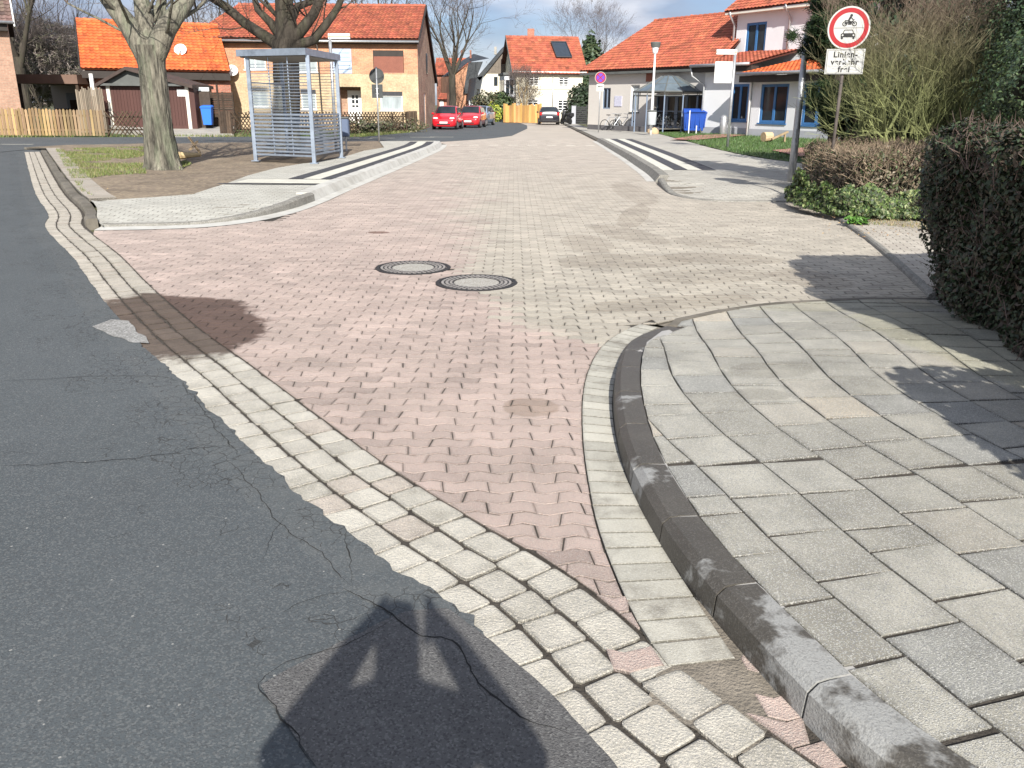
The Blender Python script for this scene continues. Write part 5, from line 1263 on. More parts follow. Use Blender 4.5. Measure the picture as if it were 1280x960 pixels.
mb = MB(); mb.mesh([(XX(567), Yd2, 0), (XX(581), Yd2, 0), (XX(585), Yd2, ZZ(80)), (XX(567), Yd2, ZZ(93))], [(0, 1, 2, 3)]); wall(mb, (XX(545), Yd2+7), (XX(567), Yd2), 0, ZZ(95)); mb.build('wall', G['brick_orange'], t, uv=True)
mb = MB(); mb.mesh([(XX(552), Yd2-.3, ZZ(97)), (XX(567), Yd2-.3, ZZ(94)), (XX(586), Yd2-.3, ZZ(78)), (XX(612), Yd2-.3, ZZ(73)), (XX(590), Yd2+5, ZZ(64)), (XX(575), Yd2+6, ZZ(72))], [(0, 1, 2, 5), (2, 3, 4, 5)]); mb.mesh([(XX(586), Yd2-.3, ZZ(78)), (XX(604), Yd2-.3, ZZ(77)), (XX(588), Yd2-.3, ZZ(117)), (XX(579), Yd2-.3, ZZ(117))], [(3, 2, 1, 0)]); mb.build('roof', G['slate_dark'], t)
mb = MB(); mb.box(XX(586), XX(600), Yd2+.1, Yd2+.5, 0, ZZ(93)); mb.build('entrance_wall', G['render_white'], t)
mb = MB(); mb.box(XX(587.5), XX(590), Yd2-.0, Yd2+.08, .2, ZZ(118)); mb.box(XX(589), XX(593), Yd2+.0, Yd2+.08, ZZ(108), ZZ(95)); mb.build('window', G['glass_curtain'], t)

for u in (576, 587): mb = MB(); mb.box(XX(u), XX(u+2), Yd2+1, Yd2+1.4, ZZ(72), ZZ(62)); mb.build('chimney', G['brick_red'], t, uv=True)
t, T = simple_house('red brick cottage with dark red roof right behind the gable of the brick house', (X(546, 110), 110), 3.8, 7, 0, zat(560, 93, 110), zat(560, 74, 113), G['brick_red'], G['tile_red'], (), uvw=True)
Yp = 84
t = thing('porch', 'small red-tiled porch with white door beyond the gable end of the brick house', 'porch', (X(553, Yp), Yp, 0), world=True)
mb = MB(); mb.box(X(548, Yp), X(558, Yp), Yp, Yp+1.6, 0, zat(553, 124, Yp)); mb.build('wall', G['brick_red'], t, uv=True)
tile_roof('roof', t, (X(547, Yp), Yp-.3, zat(553, 124, Yp)), (X(559, Yp), Yp-.3, zat(553, 124, Yp)), (X(557.5, Yp), Yp+1.5, zat(553, 116, Yp)), (X(549, Yp), Yp+1.5, zat(553, 116, Yp)), G['tile_red'])
mb = MB(); mb.box(X(549.5, Yp), X(554, Yp), Yp-.05, Yp-.01, .1, zat(553, 126, Yp)); mb.build('door', G['whitepaint'], t)

# orange board fence in front of the white house and garden fence to its left
picket('board_fence', colm(629, 150, 81), colm(679, 150, 79), 1.75, .22, .21, G['wood_orange'], 'new orange-brown board fence curving before the street-closing cream house', point=False, hv=.12, posts=3)
picket('garden_fence', (-5.2, 93), (-1.5, 91), 1.2, .25, .2, G['wood_grey'], 'low grey garden fence left of the orange board fence', point=False, hv=.03)
# dark gate, grey pillar and parked motorcycle shape beyond the black car
Yg = 74
t = thing('gate', 'dark slatted gate between the grey pillar and the end of the long kindergarten wall', 'gate', (X(727, Yg), Yg, 0), world=True); mb = MB()
for k in range(9): z = .1+k*.16; mb.box(X(720.5, Yg), X(735, Yg), Yg, Yg+.03, z, z+.12)
mb.build('slats', G['plastic_black'], t); mb = MB(); mb.box(X(720.5, Yg), X(721.5, Yg), Yg+.04, Yg+.12, 0, 1.65); mb.box(X(734, Yg), X(735, Yg), Yg+.04, Yg+.12, 0, 1.65); mb.build('gate_frame', G['darkmetal'], t)
t = thing('pillar', 'pale blue-grey box pillar beside the dark slatted gate', 'pillar', (X(717.5, Yg), Yg, 0), world=True); mb = MB(); mb.cbox((X(717.5, Yg), Yg-.3, .78), (.36, .36, 1.56), .02); mb.build('shaft', G['plinth'], t); mb = MB(); mb.cbox((X(717.5, Yg), Yg-.3, 1.58), (.42, .42, .05), .01); mb.build('cap', G['slate_grey'], t)
def scooter(x, y, rz, label):
    t = thing('motor_scooter', label, 'scooter', (x, y, .12), rz); mb = MB()
    mb.tube([(0, .55, .3), (0, .35, .75), (0, .28, 1.0)], [.13, .17, .08], 8); mb.tube([(0, .3, .28), (0, -.2, .25), (0, -.35, .5), (0, -.75, .62)], [.12, .14, .19, .12], 8); mb.build('body', G['plastic_black'], t, smooth=True)
    mb = MB(); mb.tube([(0, .05, .74), (0, -.55, .80)], [.13, .15], 8); mb.build('seat', G['rubber'], t, smooth=True)
    for yy in (.62, -.55): mb = MB(); mb.tube([(-.06, yy, .24), (.06, yy, .24)], .24, 16); mb.build('wheel', G['rubber'], t)
    mb = MB(); mb.tube([(-.33, .22, 1.02), (0, .3, 1.0), (.33, .22, 1.02)], .02, 6); mb.tube([(.3, .24, 1.02), (.34, .3, 1.22)], .01, 4); mb.tube([(.34, .3, 1.2), (.34, .33, 1.28)], .05, 6); mb.build('handlebar', G['plastic_black'], t)
    mb = MB(); mb.cbox((0, -.78, .75), (.34, .3, .3), .05); mb.build('top_case', G['plastic_black'], t)
scooter(X(709, 71), 71, .5, 'black motor scooter parked by the grey pillar right of the black car')

# ------------------------------------------------------------------ kindergarten: long wing
Aw = Vector((*colm(735, 140, 60), 0)); Bw = Vector((*colm(893, 120, 51), 0)); dw = (Bw-Aw).normalized(); nw = Vector((-dw.y, dw.x, 0)); zew = 3.85; Lw = (Bw-Aw).length
k1 = thing('kindergarten_building', 'long cream rendered wing with broad orange tiled roof and glass entrance canopy', 'building', (*Aw[:2], 0), world=True)
def onwall(u, v, P=Aw, d=dw):
    x, h_, _ = ray(u, v)   # intersect the sight line with the wall's vertical plane
    # P + d*s = t*(x,h)
    det = d.x*(-h_)+d.y*x; s = ((0-P.x)*(-h_)+(0-P.y)*x)/det; q = P+d*s; return s, zat(u, v, q.y)
def op(u0, v0, u1, v1, P=Aw, d=dw):
    s0, _ = onwall(u0, (v0+v1)/2, P, d); s1, _ = onwall(u1, (v0+v1)/2, P, d); _, zt = onwall((u0+u1)/2, v0, P, d); _, zb = onwall((u0+u1)/2, v1, P, d); return (s0, s1, zb, zt)
o1, o2, o3 = op(753, 110, 763, 136), op(788, 106, 799, 140), op(808, 86, 819, 102)
oe = op(818, 118, 882, 157); oe = (oe[0], min(oe[1], Lw-.1), 0.3, oe[3])
mb = MB(); wall(mb, Aw, Bw, 0, zew, [o1, o2, oe], dep=.25); wall(mb, Bw, Bw+nw*9, 0, zew); wall(mb, Aw+nw*9, Aw, 0, zew)
mb.build('wall', G['render_cream'], k1)
zrg = 7.0; Dr = Aw+dw*1.8+nw*4.05; Cr = Dr+dw*9.5; Ae, Be = Aw-dw*.45-nw*.5, Bw+dw*.3-nw*.5
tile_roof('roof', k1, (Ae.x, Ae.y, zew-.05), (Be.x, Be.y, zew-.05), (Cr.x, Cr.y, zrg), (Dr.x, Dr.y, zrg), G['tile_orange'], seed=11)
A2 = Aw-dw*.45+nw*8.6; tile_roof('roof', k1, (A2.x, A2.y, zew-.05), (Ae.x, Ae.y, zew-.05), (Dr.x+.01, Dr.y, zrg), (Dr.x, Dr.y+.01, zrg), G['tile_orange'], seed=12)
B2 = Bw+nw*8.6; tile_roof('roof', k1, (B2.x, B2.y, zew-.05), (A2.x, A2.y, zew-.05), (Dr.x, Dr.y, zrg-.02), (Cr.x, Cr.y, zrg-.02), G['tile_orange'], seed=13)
mb = MB(); e0, e1 = Ae+nw*.05, Be+nw*.05; e2, e3 = Be+nw*.48, Ae+nw*.48; mb.hexa([e0[:2], e1[:2], e2[:2], e3[:2]], zew-.34, zew-.2); mb.build('eaves_board', G['slate_grey'], k1)
window(k1, Aw, Bw, o1, G['greyblue'], G['glass'], 2, 1); window(k1, Aw, Bw, o2, G['whitepaint'], G['glass_curtain'], 1, 1, dep=.16, sill=G['slate_grey'])
mb = MB(); mb.hexa([(Aw+dw*o3[0]-nw*.03)[:2], (Aw+dw*o3[1]-nw*.03)[:2], (Aw+dw*o3[1]-nw*.003)[:2], (Aw+dw*o3[0]-nw*.003)[:2]], o3[2], o3[3]); mb.build('panel', G['shutter'], k1)
s, z = onwall(773, 126.5); mb = MB(); mb.hexa([(Aw+dw*(s-.35)-nw*.04)[:2], (Aw+dw*(s+.35)-nw*.04)[:2], (Aw+dw*(s+.35)-nw*.003)[:2], (Aw+dw*(s-.35)-nw*.003)[:2]], z-.32, z+.32); mb.build('notice_board', M('notice', (.50, .50, .60), .6, var=.2, scale=14), k1)
# glazed entrance
mb = MB(); n = 6
P, Q = Aw, Bw
seg = (oe[1]-oe[0])/5
for k in range(5):
    o_ = (oe[0]+seg*k+.002, oe[0]+seg*(k+1)-.002, .32, oe[3]-.01)
    if k in (1, 2): window(k1, P, Q, o_, G['greyblue'], G['glass'], 1, 2, dep=.2, fw_=.12, name='entrance_door')
    else: window(k1, P, Q, o_, G['greyblue'], G['glass'], 1, 2, dep=.2, fw_=.07)
# polygonal glass canopy
cc = Aw+dw*onwall(850, 118)[0]-nw*1.0; rad = 2.05; zc0 = zat(848, 115, cc.y); zc1 = zat(848, 93.5, cc.y)
mb = MB(); fr = MB(); ring = [(cc.x+rad*math.cos(a), cc.y+rad*math.sin(a)) for a in [2*math.pi*(k+.5)/12 for k in range(12)]]; top = [(cc.x+rad*.22*math.cos(a), cc.y+rad*.22*math.sin(a)) for a in [2*math.pi*(k+.5)/12 for k in range(12)]]
for k in range(12):
    a, b, c, d = (*ring[k], zc0), (*ring[(k+1) % 12], zc0), (*top[(k+1) % 12], zc1-.08), (*top[k], zc1-.08)
    mb.mesh([a, b, c, d]+[(p[0], p[1], p[2]-.03) for p in (a, b, c, d)], [(0, 1, 2, 3), (7, 6, 5, 4)])
    fr.tube([a, d], .035, 5); fr.tube([a, b], .05, 5); fr.tube([(a[0], a[1], zc0-.22), (b[0], b[1], zc0-.22)], .03, 5); fr.tube([a, (a[0], a[1], zc0-.22)], .025, 5); fr.tube([Vector(a).lerp(Vector(d), .5), Vector(b).lerp(Vector(c), .5)], .018, 4)
    fr.face([(*top[k], zc1-.06), (*top[(k+1) % 12], zc1-.06), (cc.x, cc.y, zc1)])
cn = mb.build('entrance_canopy', G['glass_roof'], k1); fr.build('canopy_frame', G['slate_grey'], cn)
mb = MB()
for k in (5, 6, 7, 8, 9, 10): mb.tube([(*ring[k], .1), (*ring[k], zc0-.2)], .04, 6)
mb.build('canopy_post', G['greyblue'], k1)
# low dark ramp wall in front of the wing
mb = MB(); a, b = Aw+dw*2.2-nw*1.9, Aw+dw*9.2-nw*2.6
mb.hexa([a[:2], b[:2], (b+nw*.2)[:2], (a+nw*.2)[:2]], 0, .42); ob = mb.build('ramp_wall', M('rampwall', (.12, .115, .12), .85, var=.2, scale=2)); tag(ob, 'low dark grey ramp wall in front of the kindergarten entrance', 'wall')
mb = MB(); mb.sheet([(a+nw*.2)[:2], (b+nw*.2)[:2], (b+nw*2.6)[:2], (a+nw*1.9)[:2]], .30); tag(mb.build('entrance_terrace', G['concrete']), kind='structure')
# little roofs seen behind the wing
for lab, u0, u1, v0, v1, Y, dp in (('small bright orange roof house peeping over the middle of the wing roof', 836, 880, 37, 29, 76, 3.0), ('larger bright orange roof house behind the wing, next to the white upper storey', 868, 925, 38, 17, 80, 5.0)):
    x0, x1 = colm(u0, 40, Y)[0], colm(u1, 40, Y)[0]; zt = zat((u0+u1)/2, (v0+v1)/2-6, Y+dp/2); simple_house(lab, (x0, Y), x1-x0+2, dp, RAD(-8), zt-2.2, zt, G['render_cream'], G['tile_bright'], ())
# two-storey white part
Ar = Vector((*colm(919, 60, 52.0), 0)); Br = Vector((*colm(1085, 60, 44.5), 0)); du = (Br-Ar).normalized(); nu = Vector((-du.y, du.x, 0)); zU = zat(930, 15, 52); Lu = (Br-Ar).length
k2 = thing('kindergarten_building', 'white two-storey building with blue window frames and orange roofs on the right', 'building', (*Ar[:2], 0), world=True)
ow = op(932, 28, 957, 69, Ar, du); ow2 = op(1012, 18, 1050, 62, Ar, du)
mb = MB(); wall(mb, Ar, Br, 0, zU, [ow, ow2], dep=.15); wall(mb, Br, Br+nu*9, 0, zU); wall(mb, Ar+nu*9, Ar, 0, zU)
Eo = Vector((*colm(879, 130, 49.3), 0)); E1 = Vector((*colm(937, 130, 46.6), 0)); de = (E1-Eo).normalized(); ne = Vector((-de.y, de.x, 0))
F0 = Vector((*colm(939, 130, 45.6), 0)); F1 = Vector((*colm(1100, 130, 38.8), 0)); df = (F1-F0).normalized(); nf = Vector((-df.y, df.x, 0))
zF = zat(960, 96, F0.y)
wa = op(913.5, 105, 935, 151.5, Eo, de); wa = (wa[0], min(wa[1], (E1-Eo).length-.05), wa[2], wa[3]); wb = op(950, 105, 984.5, 154, F0, df); wc = op(1003, 103, 1040, 157, F0, df)
zE = zat(900, 88, Eo.y+.5)
wall(mb, Eo, E1, .5, zE, [wa], dep=.25); wall(mb, F0, F1, .5, zF, [wb, wc], dep=.25)
wall(mb, Eo+ne*5, Eo, .5, zE); wall(mb, Vector((*F0[:2], 0))+nf*2, F0, .5, zF)
mb.build('wall', G['render_white'], k2)
mb = MB()
for P, Q in ((Eo, E1), (F0, F1), (F0+nf*2, F0), (Eo+ne*5, Eo)):
    dd = (Q-P).normalized(); nn = Vector((dd.y, -dd.x, 0)); wall(mb, P-nn*(-.03), Q+nn*.03, 0, .5)
mb.build('plinth', G['plinth'], k2)
for P, Q, o_, tr in ((Ar, Br, ow, None), (Ar, Br, ow2, None), (Eo, E1, wa, None), (F0, F1, wb, None), (F0, F1, wc, None)):
    window(k2, P, Q, o_, G['bluepaint'], G['glass'], 2, 1, dep=.09, fw_=.13, sill=G['bluepaint'])
# upper roof, pent roofs
r0, r1 = Ar-du*.5-nu*.6, Br+du*2-nu*.6; r2, r3 = Br+du*2+nu*4.5, Ar-du*.5+nu*4.5
tile_roof('roof', k2, (r0.x, r0.y, zU+.05), (r1.x, r1.y, zU+.05), (r2.x, r2.y, zU+3.4), (r3.x, r3.y, zU+3.4), G['tile_orange'], seed=21)
mb = MB(); mb.hexa([(r0+nu*.08)[:2], (r1+nu*.08)[:2], (r1+nu*.58)[:2], (r0+nu*.58)[:2]], zU-.16, zU-.04); mb.build('eaves_board', G['offwhite'], k2)
zp0, zp1 = zat(940, 91.5, F0.y-.7), zat(960, 78, F0.y+3.2)
q0, q1 = F0-df*.35-nf*.75, F1-nf*.75; q2, q3 = F1+nf*4.4, F0-df*.35+nf*4.4
tile_roof('pent_roof', k2, (q0.x, q0.y, zp0), (q1.x, q1.y, zp0), (q2.x, q2.y, zp1+.25), (q3.x, q3.y, zp1+.25), G['tile_bright'], seed=22)
gutter(k2, (q0.x-nf.x*.08, q0.y-nf.y*.08, zp0-.03), (q1.x-nf.x*.08, q1.y-nf.y*.08, zp0-.03), G['galv'], .08)
mb = MB(); mb.hexa([(q0+nf*.1)[:2], (q1+nf*.1)[:2], (q1+nf*.72)[:2], (q0+nf*.72)[:2]], zp0-.42, zp0-.12); mb.build('fascia', G['fascia'], k2)
p0, p1 = Eo-de*.45-ne*.7, E1+de*.4-ne*.7; p2, p3 = p1+ne*4.6, p0+ne*4.6; ze_ = zat(900, 82, Eo.y)
tile_roof('pent_roof', k2, (p0.x, p0.y, ze_), (p1.x, p1.y, ze_), (p2.x, p2.y, ze_+.95), (p3.x, p3.y, ze_+.95), G['tile_orange'], seed=23)
gutter(k2, (p0.x-ne.x*.08, p0.y-ne.y*.08, ze_-.04), (p1.x-ne.x*.08, p1.y-ne.y*.08, ze_-.04), G['galv'], .08)
mb = MB(); mb.hexa([(p0+ne*.1)[:2], (p1+ne*.1)[:2], (p1+ne*.68)[:2], (p0+ne*.68)[:2]], ze_-.36, ze_-.12); mb.build('fascia', G['fascia'], k2)
def pipe_on(P, d, n, u, v0, v1, Y):
    s, z0 = onwall(u, v0, P, d); _, z1 = onwall(u, v1, P, d); a = P+d*s; return [(a.x-n.x*.55, a.y-n.y*.55, z0+.1), (a.x-n.x*.5, a.y-n.y*.5, z0-.1), (a.x-n.x*.12, a.y-n.y*.12, z0-.55), (a.x-n.x*.12, a.y-n.y*.12, z1)]
downpipe(k2, pipe_on(Ar, du, nu, 921, 18, 75, 52), G['galv'], .065); downpipe(k2, pipe_on(Ar, du, nu, 991, 8, 66, 48), G['galv'], .065)
s, z = onwall(936, 100, F0, df); a = F0; downpipe(k2, [(a.x-.1, a.y-.1, zp0-.1), (a.x-.12, a.y-.12, zF-.1), (a.x-.12, a.y-.12, .15)], G['whitepaint'], .05)
downpipe(k2, [(p0.x, p0.y, ze_-.05), (p0.x+.1, p0.y+.05, ze_-.55), (Eo.x-.05, Eo.y-.1, ze_-1.0), (Eo.x-.07, Eo.y-.1, .2)], G['galv'], .05)
# big blue refuse container and a steel bin
def container(x, y, rz, label):
    t = thing('refuse_container', label, 'refuse container', (x, y, .1), rz); mb = MB()
    mb.mesh([(-.58, -.40, .2), (.58, -.40, .2), (.58, .40, .2), (-.58, .40, .2), (-.66, -.52, 1.15), (.66, -.52, 1.15), (.66, .52, 1.15), (-.66, .52, 1.15)], [(3, 2, 1, 0), (0, 1, 5, 4), (1, 2, 6, 5), (2, 3, 7, 6), (3, 0, 4, 7), (4, 5, 6, 7)])
    for k in range(5): mb.cbox((-.5+.25*k, -.49, .72), (.04, .05, .7), .008)
    mb.cbox((0, 0, 1.13), (1.38, 1.1, .06), .015); mb.build('body', G['binblue'], t)
    mb = MB(); n = 8; pr = [(-.56+1.12*k/n, 1.17+.2*math.sin(math.pi*k/n)) for k in range(n+1)]
    V = [(-.68, y_, z_) for y_, z_ in pr]+[(.68, y_, z_) for y_, z_ in pr]; m_ = n+1; mb.mesh(V, [(k, m_+k, m_+k+1, k+1) for k in range(n)]+[tuple(range(m_)), tuple(reversed(range(m_, 2*m_)))]); mb.tube([(-.5, -.6, 1.2), (.5, -.6, 1.2)], .02, 6); mb.build('lid', G['binblue'], t)
    for a in (-.5, .5):
        for b in (-.33, .33): mb = MB(); mb.tube([(a-.03, b, .09), (a+.03, b, .09)], .09, 12); mb.cbox((a, b, .17), (.08, .08, .08)); mb.build('castor', G['rubber'], t)
xc, yc = colm(868.5, 150, 49.6); container(xc, yc, RAD(-50)*.0-.1, 'large blue wheeled refuse container standing by the white wall left corner')
xc, yc = colm(904, 160, 47.3)
t = thing('litter_bin', 'domed galvanised cylinder bin against the white kindergarten wall', 'litter bin', (xc, yc, .13)); mb = MB(); mb.lathe([(.19, .02), (.2, .04), (.2, .82), (.19, .84)], n=20); mb.build('drum', G['galv'], t, smooth=True)
mb = MB(); mb.lathe([(.205, .80), (.205, .86), (.17, .96), (.09, 1.02), (.001, 1.04)], n=20); mb.build('dome_lid', G['galv'], t, smooth=True)
# railing posts by the container
for u, v0, v1, lab in ((861, 138, 166, 'thin white post in front of the left half of the blue container'), (870.5, 157, 166, 'short white post low in front of the blue container')):
    x, y = colm(u, 160, 48.2); mb = MB(); mb.tube([(x, y, .05), (x, y, zat(u, v0, 48.2))], .03, 8); tag(mb.build('post', G['whitepaint'], org=Vector((x, y, 0))), lab, 'post')
# ------------------------------------------------------------------ street furniture
def shelter():
    p0 = Vector((*at(320, 200, HB), 0)); p1 = Vector((*at(393, 203, HB), 0)); p2 = Vector((*at(427, 196, HB), 0)); d1 = p2-p1; p3 = p0+d1
    t = thing('bus_shelter', 'grey steel bus shelter with flat roof and horizontal slatted panels on the left footway', 'bus shelter', ((p0.x+p2.x)/2, (p0.y+p2.y)/2, 0), world=True)
    zt0 = zat(392, 69, p1.y); zb = HB-.03
    for p in (p0, p1, p2, p3):
        mb = MB(); mb.cbox((p.x, p.y, (zb+zt0)/2), (.09, .09, zt0-zb)); mb.cbox((p.x, p.y, zb+.012), (.2, .2, .02)); mb.build('post', G['steel'], t)
    e1 = (p1-p0).normalized(); e2 = d1.normalized()
    # roof: deep fascia frame with a pale underside
    A, B, C, D = p0-e1*.28-e2*.15, p1+e1*.0-e2*.15, p2+e1*.06+e2*.25, p3-e1*.28+e2*.25
    mb = MB(); mb.hexa([A[:2], B[:2], C[:2], D[:2]], zt0+.0, zt0+.16); rf = mb.build('roof', G['steel'], t)
    a, b, c, d = [q+(p0+p2-A*0)/2*0 for q in (A, B, C, D)]; cen = (A+B+C+D)/4
    q = [cen+(v-cen)*.93 for v in (A, B, C, D)]
    mb = MB(); mb.hexa([v[:2] for v in q], zt0-.03, zt0-.004); mb.build('ceiling_panel', M('ceil', (.30, .27, .23), .8, var=.1, scale=3), rf)
    def slats(P, Q, name, z0, z1, n, th, grow=0):
        mb = MB(); dd = (Q-P).normalized(); nn = Vector((dd.y, -dd.x, 0)); P, Q = P+dd*.05, Q-dd*.05
        for k in range(n):
            z = z0+(z1-z0)*k/(n-1); h_ = th
            mb.hexa([(P-nn*.015)[:2], (Q-nn*.015)[:2], (Q+nn*.015)[:2], (P+nn*.015)[:2]], z, z+h_)
        return mb.build(name, G['steel'], t)
    slats(p0, p1, 'slat_panel', zb+.16, 1.30, 12, .045); slats(p0, p1, 'slat_panel', 1.40, zt0-.2, 16, .014)
    slats(p1, p2, 'slat_panel', zb+.20, 1.30, 12, .045)
    slats(p3, p2+e2*.0, 'slat_panel', zb+.16, 1.30, 12, .03); slats(p3, p2, 'slat_panel', 1.40, zt0-.2, 16, .012)
    mb = MB(); pm = (p0+p1)/2
    for pp in (p0.lerp(p1, .34), p0.lerp(p1, .66)): mb.cbox((pp.x, pp.y+.03, (zb+.15+zt0)/2), (.022, .022, zt0-zb-.2))
    mb.build('mullion', G['steel'], t)
    mb = MB(); dd = (p3-p0).normalized(); a, b = p0+dd*.1, p3-dd*.1; nn = Vector((.012, 0, 0))
    mb.hexa([(a-nn)[:2], (a+nn)[:2], (b+nn)[:2], (b-nn)[:2]], zb+.15, 2.1); gl = mb.build('glass_pane', M('clear_glass', (.85, .9, .92), .03, trans=1.0, spec=.5), t)
    mb = MB()
    for zz in (zb+.12, 2.12): mb.hexa([(a-nn*3)[:2], (a+nn*3)[:2], (b+nn*3)[:2], (b-nn*3)[:2]], zz-.03, zz)
    mb.build('glass_rail', G['steel'], t)
    mb = MB(); s0 = p0+e1*.15+e2*.5; s1 = p0+e1*.15+e2*2.2
    for k in range(5): o_ = e1*(.09*k); mb.hexa([(s0+o_)[:2], (s0+o_+e1*.07)[:2], (s1+o_+e1*.07)[:2], (s1+o_)[:2]], .60, .63)
    mb.build('bench', G['galv'], t)
shelter()
def round_sign(root, c, r, name, mat, th=.012, n=40, yaw=0, m=None):
    mb = MB(); cx, cy, cz = c; ca, sa = math.cos(yaw), math.sin(yaw)
    T = lambda x, y, z: (cx+x*ca-y*sa, cy+x*sa+y*ca, cz+z); R_ = [(r*math.cos(2*math.pi*k/n), r*math.sin(2*math.pi*k/n)) for k in range(n)]
    mb.mesh([T(x, -th, z) for x, z in R_]+[T(x, 0, z) for x, z in R_], [tuple(range(n)), tuple(reversed(range(n, 2*n)))]+[((i+1) % n, i, n+i, n+(i+1) % n) for i in range(n)])
    return mb.build(name, mat, root)
def flat_poly(mb, pts, y, z0=0, x0=0, c=None, th=.0015):
    # pts in the sign's own plane (x right, z up), front facing -y
    n = len(pts); mb.mesh([(x0+x, y-th, z0+z) for x, z in pts]+[(x0+x, y, z0+z) for x, z in pts], [tuple(range(n)), tuple(reversed(range(n, 2*n)))]+[((i+1) % n, i, n+i, n+(i+1) % n) for i in range(n)], c)
def circ(cx, cz, r, n=20, a0=0, a1=2*math.pi): return [(cx+r*math.cos(a0+(a1-a0)*k/n), cz+r*math.sin(a0+(a1-a0)*k/n)) for k in range(n)]
def ringp(mb, cx, cz, r0, r1, y, n=24, th=.0015):
    for k in range(n):
        a, b = 2*math.pi*k/n, 2*math.pi*(k+1)/n; flat_poly(mb, [(cx+r0*math.cos(a), cz+r0*math.sin(a)), (cx+r1*math.cos(a), cz+r1*math.sin(a)), (cx+r1*math.cos(b), cz+r1*math.sin(b)), (cx+r0*math.cos(b), cz+r0*math.sin(b))], y, th=th)
def text_mesh(body, size, name, mat, parent, loc, rot=(math.pi/2, 0, 0), align='CENTER', shear=0.0):
    cu = bpy.data.curves.new(name, 'FONT'); cu.body = body; cu.size = size; cu.align_x = align; cu.align_y = 'CENTER'; cu.extrude = .0012; cu.shear = shear; cu.space_character = 1.1; cu.offset = .0035
    ob = bpy.data.objects.new(name, cu); COL.objects.link(ob); dg = bpy.context.evaluated_depsgraph_get(); dg.update()
    me = bpy.data.meshes.new_from_object(ob.evaluated_get(dg)); bpy.data.objects.remove(ob); o = bpy.data.objects.new(name, me); COL.objects.link(o)
    me.materials.clear(); me.materials.append(mat); o.parent = parent; o.location = loc; o.rotation_euler = rot; return o

# traffic sign: no cars or motorcycles, scheduled buses exempt
Ys = 14.1; sxy = colm(1061, 35, Ys); zc = zat(1061, 35, Ys); rS = .312
t = thing('traffic_sign', 'round red-rimmed sign with motorcycle and car above a white plate reading Linienverkehr frei', 'traffic sign', (sxy[0], sxy[1], 0), RAD(-14))
pz0 = zat(1052, 77, Ys)
mb = MB(); mb.tube([(-.02, .05, 0), (-.0, .05, zc+.25)], .026, 12); mb.build('pole', G['rust'], t, smooth=True)
fc = round_sign(t, (0, 0, zc), rS, 'disc', G['sign_white'])
mb = MB(); ringp(mb, 0, zc, .222, .288, -.0125, 48); mb.build('red_rim', G['sign_red'], fc)
mb = MB(); y = -.0125; flat_poly(mb, [(-.215, zc-.003), (.215, zc-.003), (.215, zc+.003), (-.215, zc+.003)], y)
mb.build('divider', G['sign_black'], fc)
mb = MB()   # motorcycle with rider
for cx in (-.068, .075): ringp(mb, cx, zc+.058, .022, .036, y, 20)
for P in ([(-.075, .05), (-.03, .05), (-.015, .09), (-.07, .075)], [(-.02, .045), (.03, .045), (.045, .095), (-.02, .10)], [(.03, .095), (.05, .10), (.085, .055), (.07, .052)], [(-.075, .098), (-.01, .092), (-.005, .108), (-.07, .112)],
          [(-.03, .105), (.0, .105), (.025, .155), (-.005, .165)], [(.005, .150), (.02, .155), (.06, .115), (.05, .105)], [(-.02, .105), (.01, .10), (.03, .068), (.012, .062)], [(.035, .098), (.065, .125), (.072, .118), (.05, .095)]):
    flat_poly(mb, [(a, zc+b) for a, b in P], y-.0005)
flat_poly(mb, circ(.018, zc+.178, .021, 14), y); mb.build('motorcycle_symbol', G['sign_black'], fc)
mb = MB()   # car seen from the front
for P in ([(-.105, -.135), (.105, -.135), (.108, -.085), (.085, -.075), (-.085, -.075), (-.108, -.085)], [(-.10, -.16), (-.07, -.16), (-.07, -.13), (-.10, -.13)], [(.07, -.16), (.10, -.16), (.10, -.13), (.07, -.13)],
          [(-.085, -.08), (-.072, -.08), (-.052, -.03), (-.065, -.03)], [(.072, -.08), (.085, -.08), (.065, -.03), (.052, -.03)], [(-.065, -.036), (.065, -.036), (.058, -.024), (-.058, -.024)]):
    flat_poly(mb, [(a, zc+b) for a, b in P], y)
mb.build('car_symbol', G['sign_black'], fc)
mb = MB()
for a in (-.08, .08): flat_poly(mb, circ(a, zc-.104, .013, 12), y-.002)
mb.build('car_lights', G['sign_white'], fc)
pw, ph_ = .285, .185
mb = MB(); mb.cbox((0, 0, pz0), (pw*2, .012, ph_*2), .004); pl = mb.build('plate', G['sign_white'], t)
mb = MB()
for (a, b, c, d) in ((-pw+.018, pw-.018, ph_-.018, ph_-.013), (-pw+.018, pw-.018, -ph_+.013, -ph_+.018), (-pw+.018, -pw+.023, -ph_+.024, ph_-.024), (pw-.023, pw-.018, -ph_+.018, ph_-.018)): flat_poly(mb, [(a, pz0+c), (b, pz0+c), (b, pz0+d), (a, pz0+d)], -.0065)
mb.build('plate_border', G['sign_black'], pl)
for i, s in enumerate(('Linien-', 'verkehr', 'frei')): text_mesh(s, .118, 'lettering', G['sign_black'], pl, (0, -.0075, pz0+.100-.108*i), shear=.0)
mb = MB(); mb.cbox((0, .02, zc+.1), (.10, .06, .03)); mb.cbox((0, .02, zc-.12), (.10, .06, .03)); mb.cbox((0, .02, pz0), (.10, .06, .03)); mb.build('bracket', G['galv'], t)

